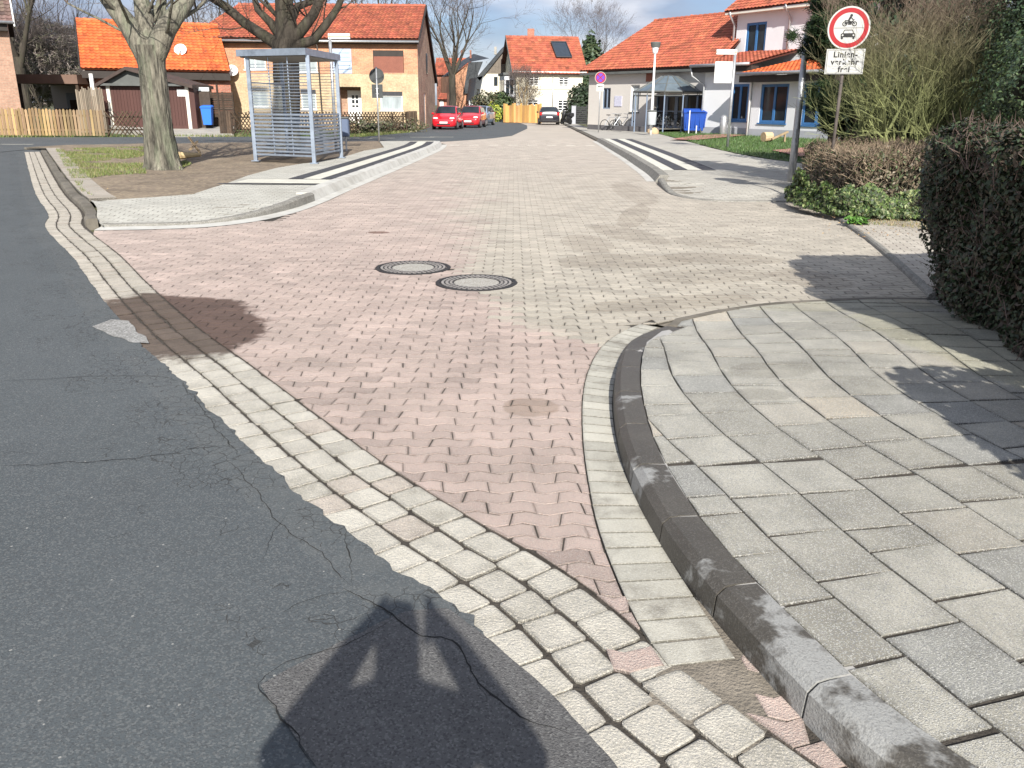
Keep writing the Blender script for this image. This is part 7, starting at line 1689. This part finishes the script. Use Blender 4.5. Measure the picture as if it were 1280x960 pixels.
def hedge(name, label, boxes, dens, size, cols, seed, twigs=0, cat='hedge', tcols=None, group=None, bump=.08, ivy=None, top_twigs=0, taper=0.0):
    b0 = boxes[0]; o_ = Vector(((b0[0]+b0[1])/2, (b0[2]+b0[3])/2, 0)); t = thing(name, label, cat, tuple(o_), world=True, group=group); R_ = random.Random(seed); lf = MB(); cr = MB(); tw = MB()
    for (x0, x1, y0, y1, z0, z1) in boxes:
        f = box_surface(x0, x1, y0, y1, z0, z1, bump=bump, taper=taper); ar = 2*(y1-y0)*(z1-z0)+2*(x1-x0)*(z1-z0)+(x1-x0)*(y1-y0)
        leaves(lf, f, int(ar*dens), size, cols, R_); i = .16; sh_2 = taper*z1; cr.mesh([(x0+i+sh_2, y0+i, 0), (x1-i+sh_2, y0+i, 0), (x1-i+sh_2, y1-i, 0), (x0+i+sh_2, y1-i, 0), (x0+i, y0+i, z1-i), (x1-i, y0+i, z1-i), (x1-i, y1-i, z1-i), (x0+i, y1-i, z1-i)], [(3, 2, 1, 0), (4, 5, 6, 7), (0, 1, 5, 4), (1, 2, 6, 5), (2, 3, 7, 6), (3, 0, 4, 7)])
        for _ in range(int(twigs*ar)):
            p, n, _k = f(R_); d = (n*.5+Vector((R_.gauss(0, .5), R_.gauss(0, .5), R_.uniform(.2, 1)))).normalized(); L_ = R_.uniform(.05, .14); q = p+d*L_; c = (tcols or [(.16, .12, .09)])[int(R_.random()*len(tcols or [1]))]; v = R_.uniform(.6, 1.4); tw.tube([p-d*.1, p+d*L_*.5+Vector((R_.gauss(0, .02), R_.gauss(0, .02), 0)), q], [.0035, .003, .0015], 3, c=tuple(a*v for a in c), cap=False)
        for _ in range(int(top_twigs*(x1-x0)*(y1-y0))):
            p = Vector((R_.uniform(x0+.05, x1-.05), R_.uniform(y0+.05, y1-.05), z1-.25+.05*R_.random())); d = Vector((R_.gauss(0, .35), R_.gauss(0, .35), 1)).normalized(); L_ = R_.uniform(.10, .24); c = (tcols or [(.16, .12, .09)])[0]; v = R_.uniform(.6, 1.5); tw.tube([p, p+d*L_*.5, p+d*L_+Vector((R_.gauss(0, .04), R_.gauss(0, .04), 0))], [.0035, .0026, .0012], 3, c=tuple(a*v for a in c), cap=False)
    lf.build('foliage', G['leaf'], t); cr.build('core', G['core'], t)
    if tw.f: tw.build('twigs', G['stem'], t)
    return t
GD = [(.026, .046, .018), (.020, .034, .014), (.040, .058, .024), (.05, .046, .026), (.065, .047, .032)]
GI = [(.065, .11, .026), (.045, .08, .024), (.10, .15, .04), (.19, .22, .09), (.03, .05, .018), (.05, .055, .022)]
BR = [(.13, .105, .07), (.09, .07, .045), (.17, .135, .09), (.06, .085, .028), (.05, .07, .025)]
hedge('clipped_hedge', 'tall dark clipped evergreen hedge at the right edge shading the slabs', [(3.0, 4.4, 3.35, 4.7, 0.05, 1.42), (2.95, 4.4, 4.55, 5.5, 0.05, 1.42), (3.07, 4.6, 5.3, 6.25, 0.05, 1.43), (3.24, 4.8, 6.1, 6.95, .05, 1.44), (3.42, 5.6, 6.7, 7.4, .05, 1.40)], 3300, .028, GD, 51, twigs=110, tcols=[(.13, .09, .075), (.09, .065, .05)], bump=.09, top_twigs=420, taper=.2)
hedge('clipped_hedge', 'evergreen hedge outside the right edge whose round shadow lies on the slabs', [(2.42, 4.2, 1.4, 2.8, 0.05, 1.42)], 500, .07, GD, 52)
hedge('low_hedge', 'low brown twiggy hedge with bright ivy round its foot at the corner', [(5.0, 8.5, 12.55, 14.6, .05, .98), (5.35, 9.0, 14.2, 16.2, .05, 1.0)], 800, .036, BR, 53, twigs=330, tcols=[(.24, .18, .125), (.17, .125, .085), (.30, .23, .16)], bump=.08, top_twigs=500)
# ivy at its foot
t = thing('ivy', 'glossy green ivy covering the foot of the low twiggy hedge', 'ivy', (5.8, 12.6, 0), world=True); R_ = random.Random(5); mb = MB()
IP = smooth_path([(5.05, 14.9), (4.86, 14.2), (4.78, 13.4), (4.84, 12.8), (5.05, 12.5), (5.5, 12.40), (6.2, 12.36), (7.2, 12.3)], 6)
def ivyf(R_):
    k = R_.random()**.8*(len(IP)-1.01); i = int(k); (x0, y0), (x1, y1) = IP[i], IP[i+1]; t_ = k-i; x, y = x0+(x1-x0)*t_, y0+(y1-y0)*t_; l = math.hypot(x1-x0, y1-y0) or 1; n = Vector((-(y0-y1)/l*-1*-1, -(x1-x0)/l, .3)); n = Vector(((y1-y0)/l, -(x1-x0)/l, .3))
    hmax = .30+.32*abs(mnoise.noise(Vector((x*1.7, y*1.7, 3))))*1.8+.16*mnoise.noise(Vector((x*5, y*5, 1)))+max(0, (x-5.4)*.30); hmax = max(.15, min(.95, hmax))
    z = R_.random()**.9*hmax; b = .10+.16*(1-z/hmax)+.16*mnoise.noise(Vector((x*3, y*3, z*3.5)))+.07*mnoise.noise(Vector((x*9, y*9, z*9)))-R_.random()**3*.12; return Vector((x, y, .04+z))+n*b, n, R_.uniform(.6, 1.25)
leaves(mb, ivyf, 11000, .055, GI, R_, up=.2, long=1.1); mb.build('leaves', G['leaf'], t)
# evergreens
def blob(cx, cy, cz, rx, ry, rz, bump=.25, freq=.9, inner=.35):
    def f(R_):
        z = R_.uniform(-1, 1); a = R_.uniform(0, 6.283); s = math.sqrt(1-z*z); n = Vector((s*math.cos(a), s*math.sin(a), z)); k = 1+bump*mnoise.noise(n*2.2+Vector((cx, cy, cz)))*1.6+bump*.6*mnoise.noise(n*6+Vector((cy, cx, 0)))-R_.random()**2*inner
        return Vector((cx+n.x*rx*k, cy+n.y*ry*k, cz+n.z*rz*k)), n, 1.0
    return f
def shrub(name, label, blobs, n, size, cols, seed, cat='shrub', trunk=None, mat=None, group=None, core=.62, long=1.5, up=.3):
    b = blobs[0]; t = thing(name, label, cat, (b[0], b[1], 0), world=True, group=group); R_ = random.Random(seed); mb = MB(); cr = MB(); vol = [q[3]*q[4]+q[3]*q[5]+q[4]*q[5] for q in blobs]; T = sum(vol)
    for q, v in zip(blobs, vol):
        leaves(mb, blob(*q), int(n*v/T), size, cols, R_, up=up, long=long)
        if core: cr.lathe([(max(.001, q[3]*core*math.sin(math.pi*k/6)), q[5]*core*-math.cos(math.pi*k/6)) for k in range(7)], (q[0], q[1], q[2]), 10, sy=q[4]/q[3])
    mb.build('crown', mat or G['leaf'], t)
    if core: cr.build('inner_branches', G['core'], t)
    if trunk: m_ = MB(); m_.tube(*trunk); m_.build('trunk', G['bark_dark'], t, smooth=True)
    return t
GN = [(.025, .048, .022), (.018, .035, .016), (.038, .062, .026), (.05, .07, .025)]
def XY(u, v, Y): x, y = colm(u, v, Y); return x, y, zat(u, v, Y)
# pine at the corner of the white building
Yp = 17.4; P_ = lambda u, v, dy=0: XY(u, v, Yp+dy)
R_ = random.Random(77); px_, py_, _ = P_(1043, 170); t = thing('pine_tree', 'dark ragged pine overlapping the white building left of the traffic sign', 'tree', (px_, py_, 0), world=True); nd = MB(); bb = MB()
bb.tube([(px_, py_, 0), P_(1046, 120), P_(1050, 60), P_(1054, 0), P_(1056, -90)], [.11, .10, .09, .08, .03], 8)
tips = [(1018, 36), (1012, 48), (1022, 24), (1016, 8), (1028, 34), (1022, 58), (1030, 10), (1014, 52), (1008, 42), (1012, 28), (1020, 12), (1026, 0), (1030, 22), (1035, 45), (1018, 66), (1040, 66), (1050, 20), (1045, -10), (1058, 30), (1030, -22), (1066, -18), (1010, -18), (1080, 10), (1026, 108), (1034, 122), (1046, 100), (1022, 124), (1035, 140), (1050, 135), (1062, 120), (1072, 105), (1066, 145), (1075, 70), (1085, 40), (1042, 150), (1060, -50), (1040, -60), (1020, -45), (1075, -40), (1095, -15), (1090, 80), (1088, 125), (1052, 60), (1030, 60)]
for i, (u, v) in enumerate(tips):
    dy = R_.uniform(-.5, .9); q = Vector(P_(u, v, dy)); b0_ = Vector(P_(1047+(60-v)*.05, v+14)); bb.tube([b0_, b0_.lerp(q, .5)+Vector((0, 0, -.05)), q], [.025, .018, .008], 4, cap=False)
    for k in range(11):
        c = b0_.lerp(q, R_.uniform(.2, 1.05))+Vector((R_.gauss(0, .13), R_.gauss(0, .15), R_.gauss(0, .10)))
        for _ in range(170):
            d = Vector((R_.gauss(0, 1), R_.gauss(0, 1), R_.gauss(.4, .9))).normalized(); L_ = R_.uniform(.06, .12); a = d.orthogonal().normalized()*.009; s0 = c+d*.015+Vector((R_.gauss(0, .05), R_.gauss(0, .05), R_.gauss(0, .045))); cc = GN[int(R_.random()*4)]; v_ = R_.uniform(.7, 1.4); nd.face([s0-a, s0+a, s0+d*L_+a*.3, s0+d*L_-a*.3], tuple(x_*v_ for x_ in cc))
nd.build('needles', G['needle'], t); bb.build('trunk', G['bark_dark'], t, smooth=True)
def bl(u, v, Y, rx, rz, ry=None): x, y, z = XY(u, v, Y); return (x, y, z, rx, ry or rx, rz)
shrub('evergreen_shrub', 'dark evergreen mass behind the bare green-stemmed shrub', [bl(1120, 110, 20, 1.3, 1.2), bl(1180, 110, 20.5, 1.4, 1.4), bl(1090, 150, 18.5, .8, .5), bl(1230, 120, 20, 1.4, 1.3), bl(1150, 20, 21, 1.6, 1.3), bl(1110, 150, 17.2, .9, .7), bl(1180, 150, 17.5, 1.0, .8)], 20000, .11, GN+[(.05, .035, .025)], 61, cat='shrub')
shrub('evergreen_tree', 'green evergreen tree at the right edge above the clipped hedge', [bl(1310, 70, 13.5, .8, 1.1), bl(1330, 10, 14, 1.1, 1.5), bl(1290, 125, 13, .6, .45), bl(1235, 20, 18, .5, 1.2), bl(1325, 100, 11.5, .9, .8)], 42000, .036, GN+[(.035, .07, .025), (.06, .09, .035)], 62, cat='tree')
shrub('evergreen_tree', 'tall conifer right of the street-closing house', [bl(738, 78, 100, 1.3, 2.6), bl(741, 100, 99, 2.2, 2.6), bl(733, 120, 98, 2.0, 2.2), bl(738, 60, 100, .7, 1.6), bl(731, 110, 97, 1.5, 1.3)], 7000, .34, [(.04, .07, .03), (.03, .05, .022), (.07, .09, .04)], 63, cat='tree', trunk=([(XY(736, 150, 100)[0], 100, 0), (XY(738, 60, 100)[0], 100, 9)], [.25, .08], 7))
shrub('evergreen_shrub', 'dark green hedge bush between the conifer and the kindergarten wing', [bl(727, 140, 86, 1.3, 1.2), bl(722, 126, 86, 1.0, 1.4), bl(731, 125, 87, 1.1, 1.5)], 2600, .22, [(.028, .045, .02), (.02, .034, .016)], 64)
shrub('round_shrub', 'round dark green-brown bush left of the orange board fence, the left one', [bl(608, 133, 88, 1.6, 1.35)], 1600, .2, [(.06, .07, .03), (.05, .05, .025), (.09, .075, .04)], 65)
shrub('round_shrub', 'round dark green bush right next to the orange board fence', [bl(625.5, 132, 88, 1.3, 1.3)], 1500, .2, [(.04, .07, .025), (.06, .085, .03)], 66)
shrub('flowering_shrub', 'bright yellow-green bush between the two round dark bushes', [bl(617.5, 141, 86, .8, .9)], 1000, .17, [(.35, .36, .04), (.22, .28, .05), (.12, .17, .04)], 67)
shrub('thicket', 'grey-brown leafless thicket behind the carport on the left', [bl(62, 78, 70, 4.6, 2.6), bl(40, 68, 71, 3.3, 3.0), bl(85, 94, 70, 3.2, 1.6), bl(30, 95, 69, 3.5, 2.5), bl(102, 98, 73, 2.6, 1.6)], 52000, .05, [(.21, .17, .15), (.15, .125, .11), (.26, .22, .19), (.13, .13, .08)], 68, core=.42, long=14.0, up=1.0)
for k_, (u_, Y_, h_) in enumerate(((52, 66, 7.5), (72, 68, 7.0), (94, 70, 6.5), (40, 67, 8.5))):
    plain_tree('bare_bush_tree', ('greyish bare small tree in the thicket, nearest the left-edge house', 'greyish bare small tree in the middle of the thicket', 'greyish bare small tree in the thicket nearest the orange roof', 'tallest greyish bare tree of the thicket by the left-edge house')[k_], u_, Y_, h_, .12, 200+k_, kids=4, depth=4, trunkf=.2, twig_r=.012, group='bare small trees of the thicket')
shrub('garden_bush', 'low clump of evergreen leaves behind the lattice fence right of the shelter', [bl(500, 158, 52.5, 1.6, .5), bl(460, 158, 50, 1.6, .45)], 2600, .09, [(.06, .08, .03), (.10, .09, .05), (.14, .12, .08)], 69, core=.5)
0 and shrub('garden_bush', 'small red-brown bush behind the lattice corner left of the nearest red car', [bl(538, 152, 56, .7, .8)], 900, .09, [(.12, .05, .04), (.08, .08, .04)], 70, core=.4)

# bare multi-stemmed shrub with green bark
def green_shrub():
    bx_, by_ = at(1150, 195, 0.1); by_ = 15.0; bx_ = colm(1160, 178, by_)[0]; R_ = random.Random(81)
    t = thing('bare_shrub', 'large leafless shrub with many moss-green stems and fine brown twigs above the ivy hedge', 'shrub', (bx_, by_, 0)); st = MB(); tw = MB()
    g1, g2, b1 = (.25, .27, .11), (.15, .165, .07), (.12, .09, .065)
    def grow(p, d, L_, r, lev, hz):
        n = 3; pts = [p]; rr = [r]; q = p.copy(); dd = d.copy()
        for i in range(n): dd = (dd+Vector((R_.gauss(0, .17), R_.gauss(0, .17), R_.gauss(.05, .10)))).normalized(); q = q+dd*L_/n; pts.append(q.copy()); rr.append(r*(1-.35*(i+1)/n))
        k = min(1, max(0, (q.z-1.9)/1.6+lev*.08-.25)); v = R_.uniform(.75, 1.25); c = tuple(a*v for a in lerp(lerp(g1, g2, R_.random()), lerp(b1, (.19, .14, .105), R_.random()), k)); (st if lev < 2 else tw).tube(pts, rr, 5 if lev < 2 else 3, c=c, cap=False)
        if lev >= 5 or q.z > 3.9: return
        for j in range(3 if lev < 4 else 4):
            i = 3 if j == 0 else R_.choice([1, 2, 3]); a = R_.uniform(.08, .25) if j == 0 else R_.uniform(.22, .62); ax = dd.orthogonal().normalized(); ax.rotate(Matrix.Rotation(R_.uniform(0, 6.28), 3, dd)); nd = dd.copy(); nd.rotate(Matrix.Rotation(a, 3, ax)); grow(pts[i], nd, L_*R_.uniform(.6, .85), max(.0024, rr[i]*(.8 if j == 0 else .5)), lev+1, hz)
    for k in range(38):
        fx = R_.uniform(-.75, 1.0); p = Vector((fx*.95, R_.uniform(-.3, .6), .1)); d = Vector((fx*.24+R_.gauss(0, .07), R_.gauss(.05, .12), 1)).normalized(); grow(p, d, R_.uniform(1.0, 1.4), R_.uniform(.026, .060), 0, 0)
    s_ = st.build('stems', G['stem'], t); tw.build('twigs', G['stem'], s_)
green_shrub()

# ------------------------------------------------------------------ ground cover: grass tufts, weeds, litter
def grass(name, ring, n, h_, cols, seed, z=.12, mask=None):
    R_ = random.Random(seed); xs = [p[0] for p in ring]; ys = [p[1] for p in ring]; mb = MB(); k = 0; tries = 0
    while k < n and tries < n*12:
        tries += 1; x, y = R_.uniform(min(xs), max(xs)), R_.uniform(min(ys), max(ys))
        if not inside((x, y), ring) or (mask and not mask(x, y)): continue
        c = cols[int(R_.random()*len(cols))]; v = R_.uniform(.7, 1.3); hh = h_*R_.uniform(.4, 1.3); a = R_.uniform(0, 6.28); w_ = .006*hh/.05; dx, dy = math.cos(a)*w_, math.sin(a)*w_; lx, ly = R_.gauss(0, hh*.4), R_.gauss(0, hh*.4)
        mb.face([(x-dx, y-dy, z), (x+dx, y+dy, z), (x+lx, y+ly, z+hh)], tuple(q*v for q in c)); k += 1
    return tag(mb.build(name, G['leaf']), 'short patchy grass', 'grass', kind='stuff')
GG = [(.12, .17, .035), (.09, .13, .03), (.17, .19, .06), (.22, .19, .09)]
isl = ats([(70, 187), (180, 184), (183, 195), (150, 200), (120, 205), (180, 205), (183, 217), (130, 220), (105, 225), (100, 240), (118, 247), (95, 232), (85, 215)], .1)
grass('grass', isl, 16000, .06, GG, 91, z=.10, mask=lambda x, y: nz2(x, y, .9, 3) > -.15)['label'] = 'patchy grass on the soil island left of the big tree'
grass('grass', ats([(225, 212), (240, 206), (232, 203), (222, 205)], .1), 900, .06, GG, 92, z=.12)['label'] = 'small grass patch right at the foot of the big tree'
lr = [p for p in lawn_edge[1:7]]+[(16, 50), (17, 36), (12, 30)]
grass('grass', lr, 26000, .10, [(.06, .12, .03), (.05, .10, .025), (.09, .14, .04)], 93, z=.13)['label'] = 'green lawn in front of the white kindergarten building'
wv = [(-24, 40.7), (-8.7, 44.0), (-6.7, 51.5), (-6.4, 58), (-6.0, 58), (-6.0, 52), (-7.6, 43.9), (-14, 43.6), (-24, 40.2)]
grass('grass', wv if area(wv) > 0 else wv[::-1], 6000, .14, GG, 94, z=.01)['label'] = 'rough grass verge along the foot of the fences'
grass('weeds', ats([(1040, 268), (1080, 282), (1160, 290), (1165, 282), (1080, 272), (1050, 262)], .03), 1500, .035, [(.12, .15, .05), (.22, .17, .1), (.3, .24, .12)], 95, z=.055)['label'] = 'weeds and litter at the ivy edge'
mb = MB(); R_ = random.Random(8)   # weeds growing in joints
def sprig(x, y, z, r, n, cols):
    for _ in range(n):
        a = R_.uniform(0, 6.28); d = r*math.sqrt(R_.random()); p = Vector((x+d*math.cos(a), y+d*math.sin(a), z+R_.random()*r*.5)); c = cols[int(R_.random()*len(cols))]; s = r*.25*R_.uniform(.5, 1.3); u = Vector((R_.gauss(0, 1), R_.gauss(0, 1), R_.gauss(0, .5))).normalized()*s; w_ = u.cross(Vector((0, 0, 1))).normalized()*s*.5; mb.face([p-u, p+w_, p+u, p-w_], c)
x, y = at(1071, 280, .05); sprig(x, y, .06, .16, 260, [(.12, .26, .04), (.08, .19, .03)])
tag(mb.build('weed', G['leaf'], org=Vector((x, y, 0))), 'bright green weed at the kerb before the ivy', 'weed')
mb = MB()
for _ in range(420):      # dry leaf crumbs along edges
    r = R_.random()*.64+.36
    if r < .35: u = R_.uniform(1130, 1275); v = 385+(u-1130)*.62+R_.uniform(-10, 8)
    elif r < .6: u, v = R_.uniform(1020, 1160), R_.uniform(262, 292)
    else: u, v = R_.uniform(120, 600), R_.uniform(186, 250)
    x, y = at(u, v, .12); 
    if r >= .6 and not inside((x, y), soil_ring): continue
    z = zs(x, y)+.004 if r < .35 else (.07 if r < .6 else .13); s = R_.uniform(.006, .02); a = R_.uniform(0, 6.28); c = R_.choice([(.28, .17, .08), (.18, .11, .06), (.38, .27, .14)]); u_ = Vector((math.cos(a)*s, math.sin(a)*s, R_.uniform(-.3, .6)*s)); w_ = Vector((-math.sin(a)*s*.6, math.cos(a)*s*.6, .003)); p = Vector((x, y, z+.004)); mb.face([p-u_, p+w_, p+u_, p-w_], c)
tag(mb.build('leaf_litter', G['leaf']), 'dry leaf crumbs along soil and hedge edges', 'leaf litter', kind='stuff')

# ------------------------------------------------------------------ the photographer, standing at the camera
def person():
    me = bpy.data.meshes.new('body')
    J = {'pel': (0, -.36, .98, .15, .12), 'sp': (0, -.35, 1.15, .15, .115), 'ch': (0, -.33, 1.36, .175, .12), 'nk': (0, -.30, 1.49, .065, .06), 'hd0': (0, -.27, 1.58, .075, .085), 'hd1': (0, -.26, 1.68, .08, .095), 'hd2': (0, -.27, 1.74, .055, .07)}
    for s, n in ((-1, 'l'), (1, 'r')):
        J.update({n+'sh': (s*.20, -.32, 1.42, .085, .08), n+'el': (s*.33, -.20, 1.22, .075, .07), n+'wr': (s*.13, -.10, 1.52, .048, .045), n+'pm': (s*.095, -.07, 1.585, .045, .03),
                  n+'hp': (s*.10, -.36, .92, .095, .09), n+'kn': (s*.12, -.35, .50, .062, .062), n+'an': (s*.13, -.39, .10, .045, .045), n+'ft': (s*.15, -.22, .045, .042, .032)})
        for f in range(4): J[n+f'f{f}a'] = (s*(.085-.0*f), -.065, 1.61-.022*f, .010, .010); J[n+f'f{f}b'] = (s*.078, -.030, 1.612-.022*f, .009, .009); J[n+f'f{f}c'] = (s*(.058-.004*abs(f-1)), -.026, 1.612-.022*f, .008, .008)
        J[n+'tha'] = (s*.085, -.06, 1.54, .011, .011); J[n+'thb'] = (s*.055, -.052, 1.548, .010, .010)
    K = list(J); E = [('pel', 'sp'), ('sp', 'ch'), ('ch', 'nk'), ('nk', 'hd0'), ('hd0', 'hd1'), ('hd1', 'hd2')]
    for n in 'lr':
        E += [('ch', n+'sh'), (n+'sh', n+'el'), (n+'el', n+'wr'), (n+'wr', n+'pm'), ('pel', n+'hp'), (n+'hp', n+'kn'), (n+'kn', n+'an'), (n+'an', n+'ft'), (n+'pm', n+'tha'), (n+'tha', n+'thb')]
        for f in range(4): E += [(n+'pm', n+f'f{f}a'), (n+f'f{f}a', n+f'f{f}b'), (n+f'f{f}b', n+f'f{f}c')]
    me.from_pydata([J[k][:3] for k in K], [(K.index(a), K.index(b)) for a, b in E], [])
    o = bpy.data.objects.new('person', me); COL.objects.link(o); sk = o.modifiers.new('skin', 'SKIN'); ss = o.modifiers.new('sub', 'SUBSURF'); ss.levels = 1; ss.render_levels = 1
    for i, k in enumerate(K): me.skin_vertices[0].data[i].radius = J[k][3:]; me.skin_vertices[0].data[i].use_root = (k == 'pel')
    dg = bpy.context.evaluated_depsgraph_get(); dg.update(); m2 = bpy.data.meshes.new_from_object(o.evaluated_get(dg)); o.modifiers.clear(); o.data = m2
    m2.materials.clear()
    for n in ('jacket', 'trousers', 'skin', 'shoe', 'hair'): m2.materials.append(G[n])
    for p in m2.polygons:
        c = p.center; arm = abs(c.x) < .2 and c.y > -.14 and c.z > 1.5
        p.material_index = 2 if (arm or c.z > 1.50) else (0 if c.z > .93 else (3 if c.z < .12 else 1))
        if c.z > 1.66 or (c.z > 1.55 and c.y < -.31): p.material_index = 4
    m2.shade_smooth(); tag(o, 'photographer in dark jacket holding up a phone with both hands behind the camera', 'person')
    f = MB(); 
    for s in (-1, 1): f.cbox((s*.032, -.172, 1.645), (.026, .012, .012), .003)
    f.cbox((0, -.165, 1.615), (.026, .04, .04), .01); f.cbox((0, -.172, 1.578), (.05, .012, .012), .003)
    for s in (-1, 1): f.cbox((s*.092, -.26, 1.63), (.02, .04, .06), .008)
    f.build('face', G['skin'], o)
    mb = MB(); mb.cbox((0, 0, 0), (.145, .008, .07), .003); ph = mb.build('phone', G['plastic_black'], org=Vector((0.0, -.035, 1.575))); tag(ph, 'black phone held level by the photographer behind the camera', 'phone')
    mb = MB(); mb.lathe([(.008, 0), (.008, .002), (.001, .002)], n=12); mb.v = [(a, c+.004, b) for a, b, c in mb.v]; mb.build('lens', G['glass'], ph)
person()
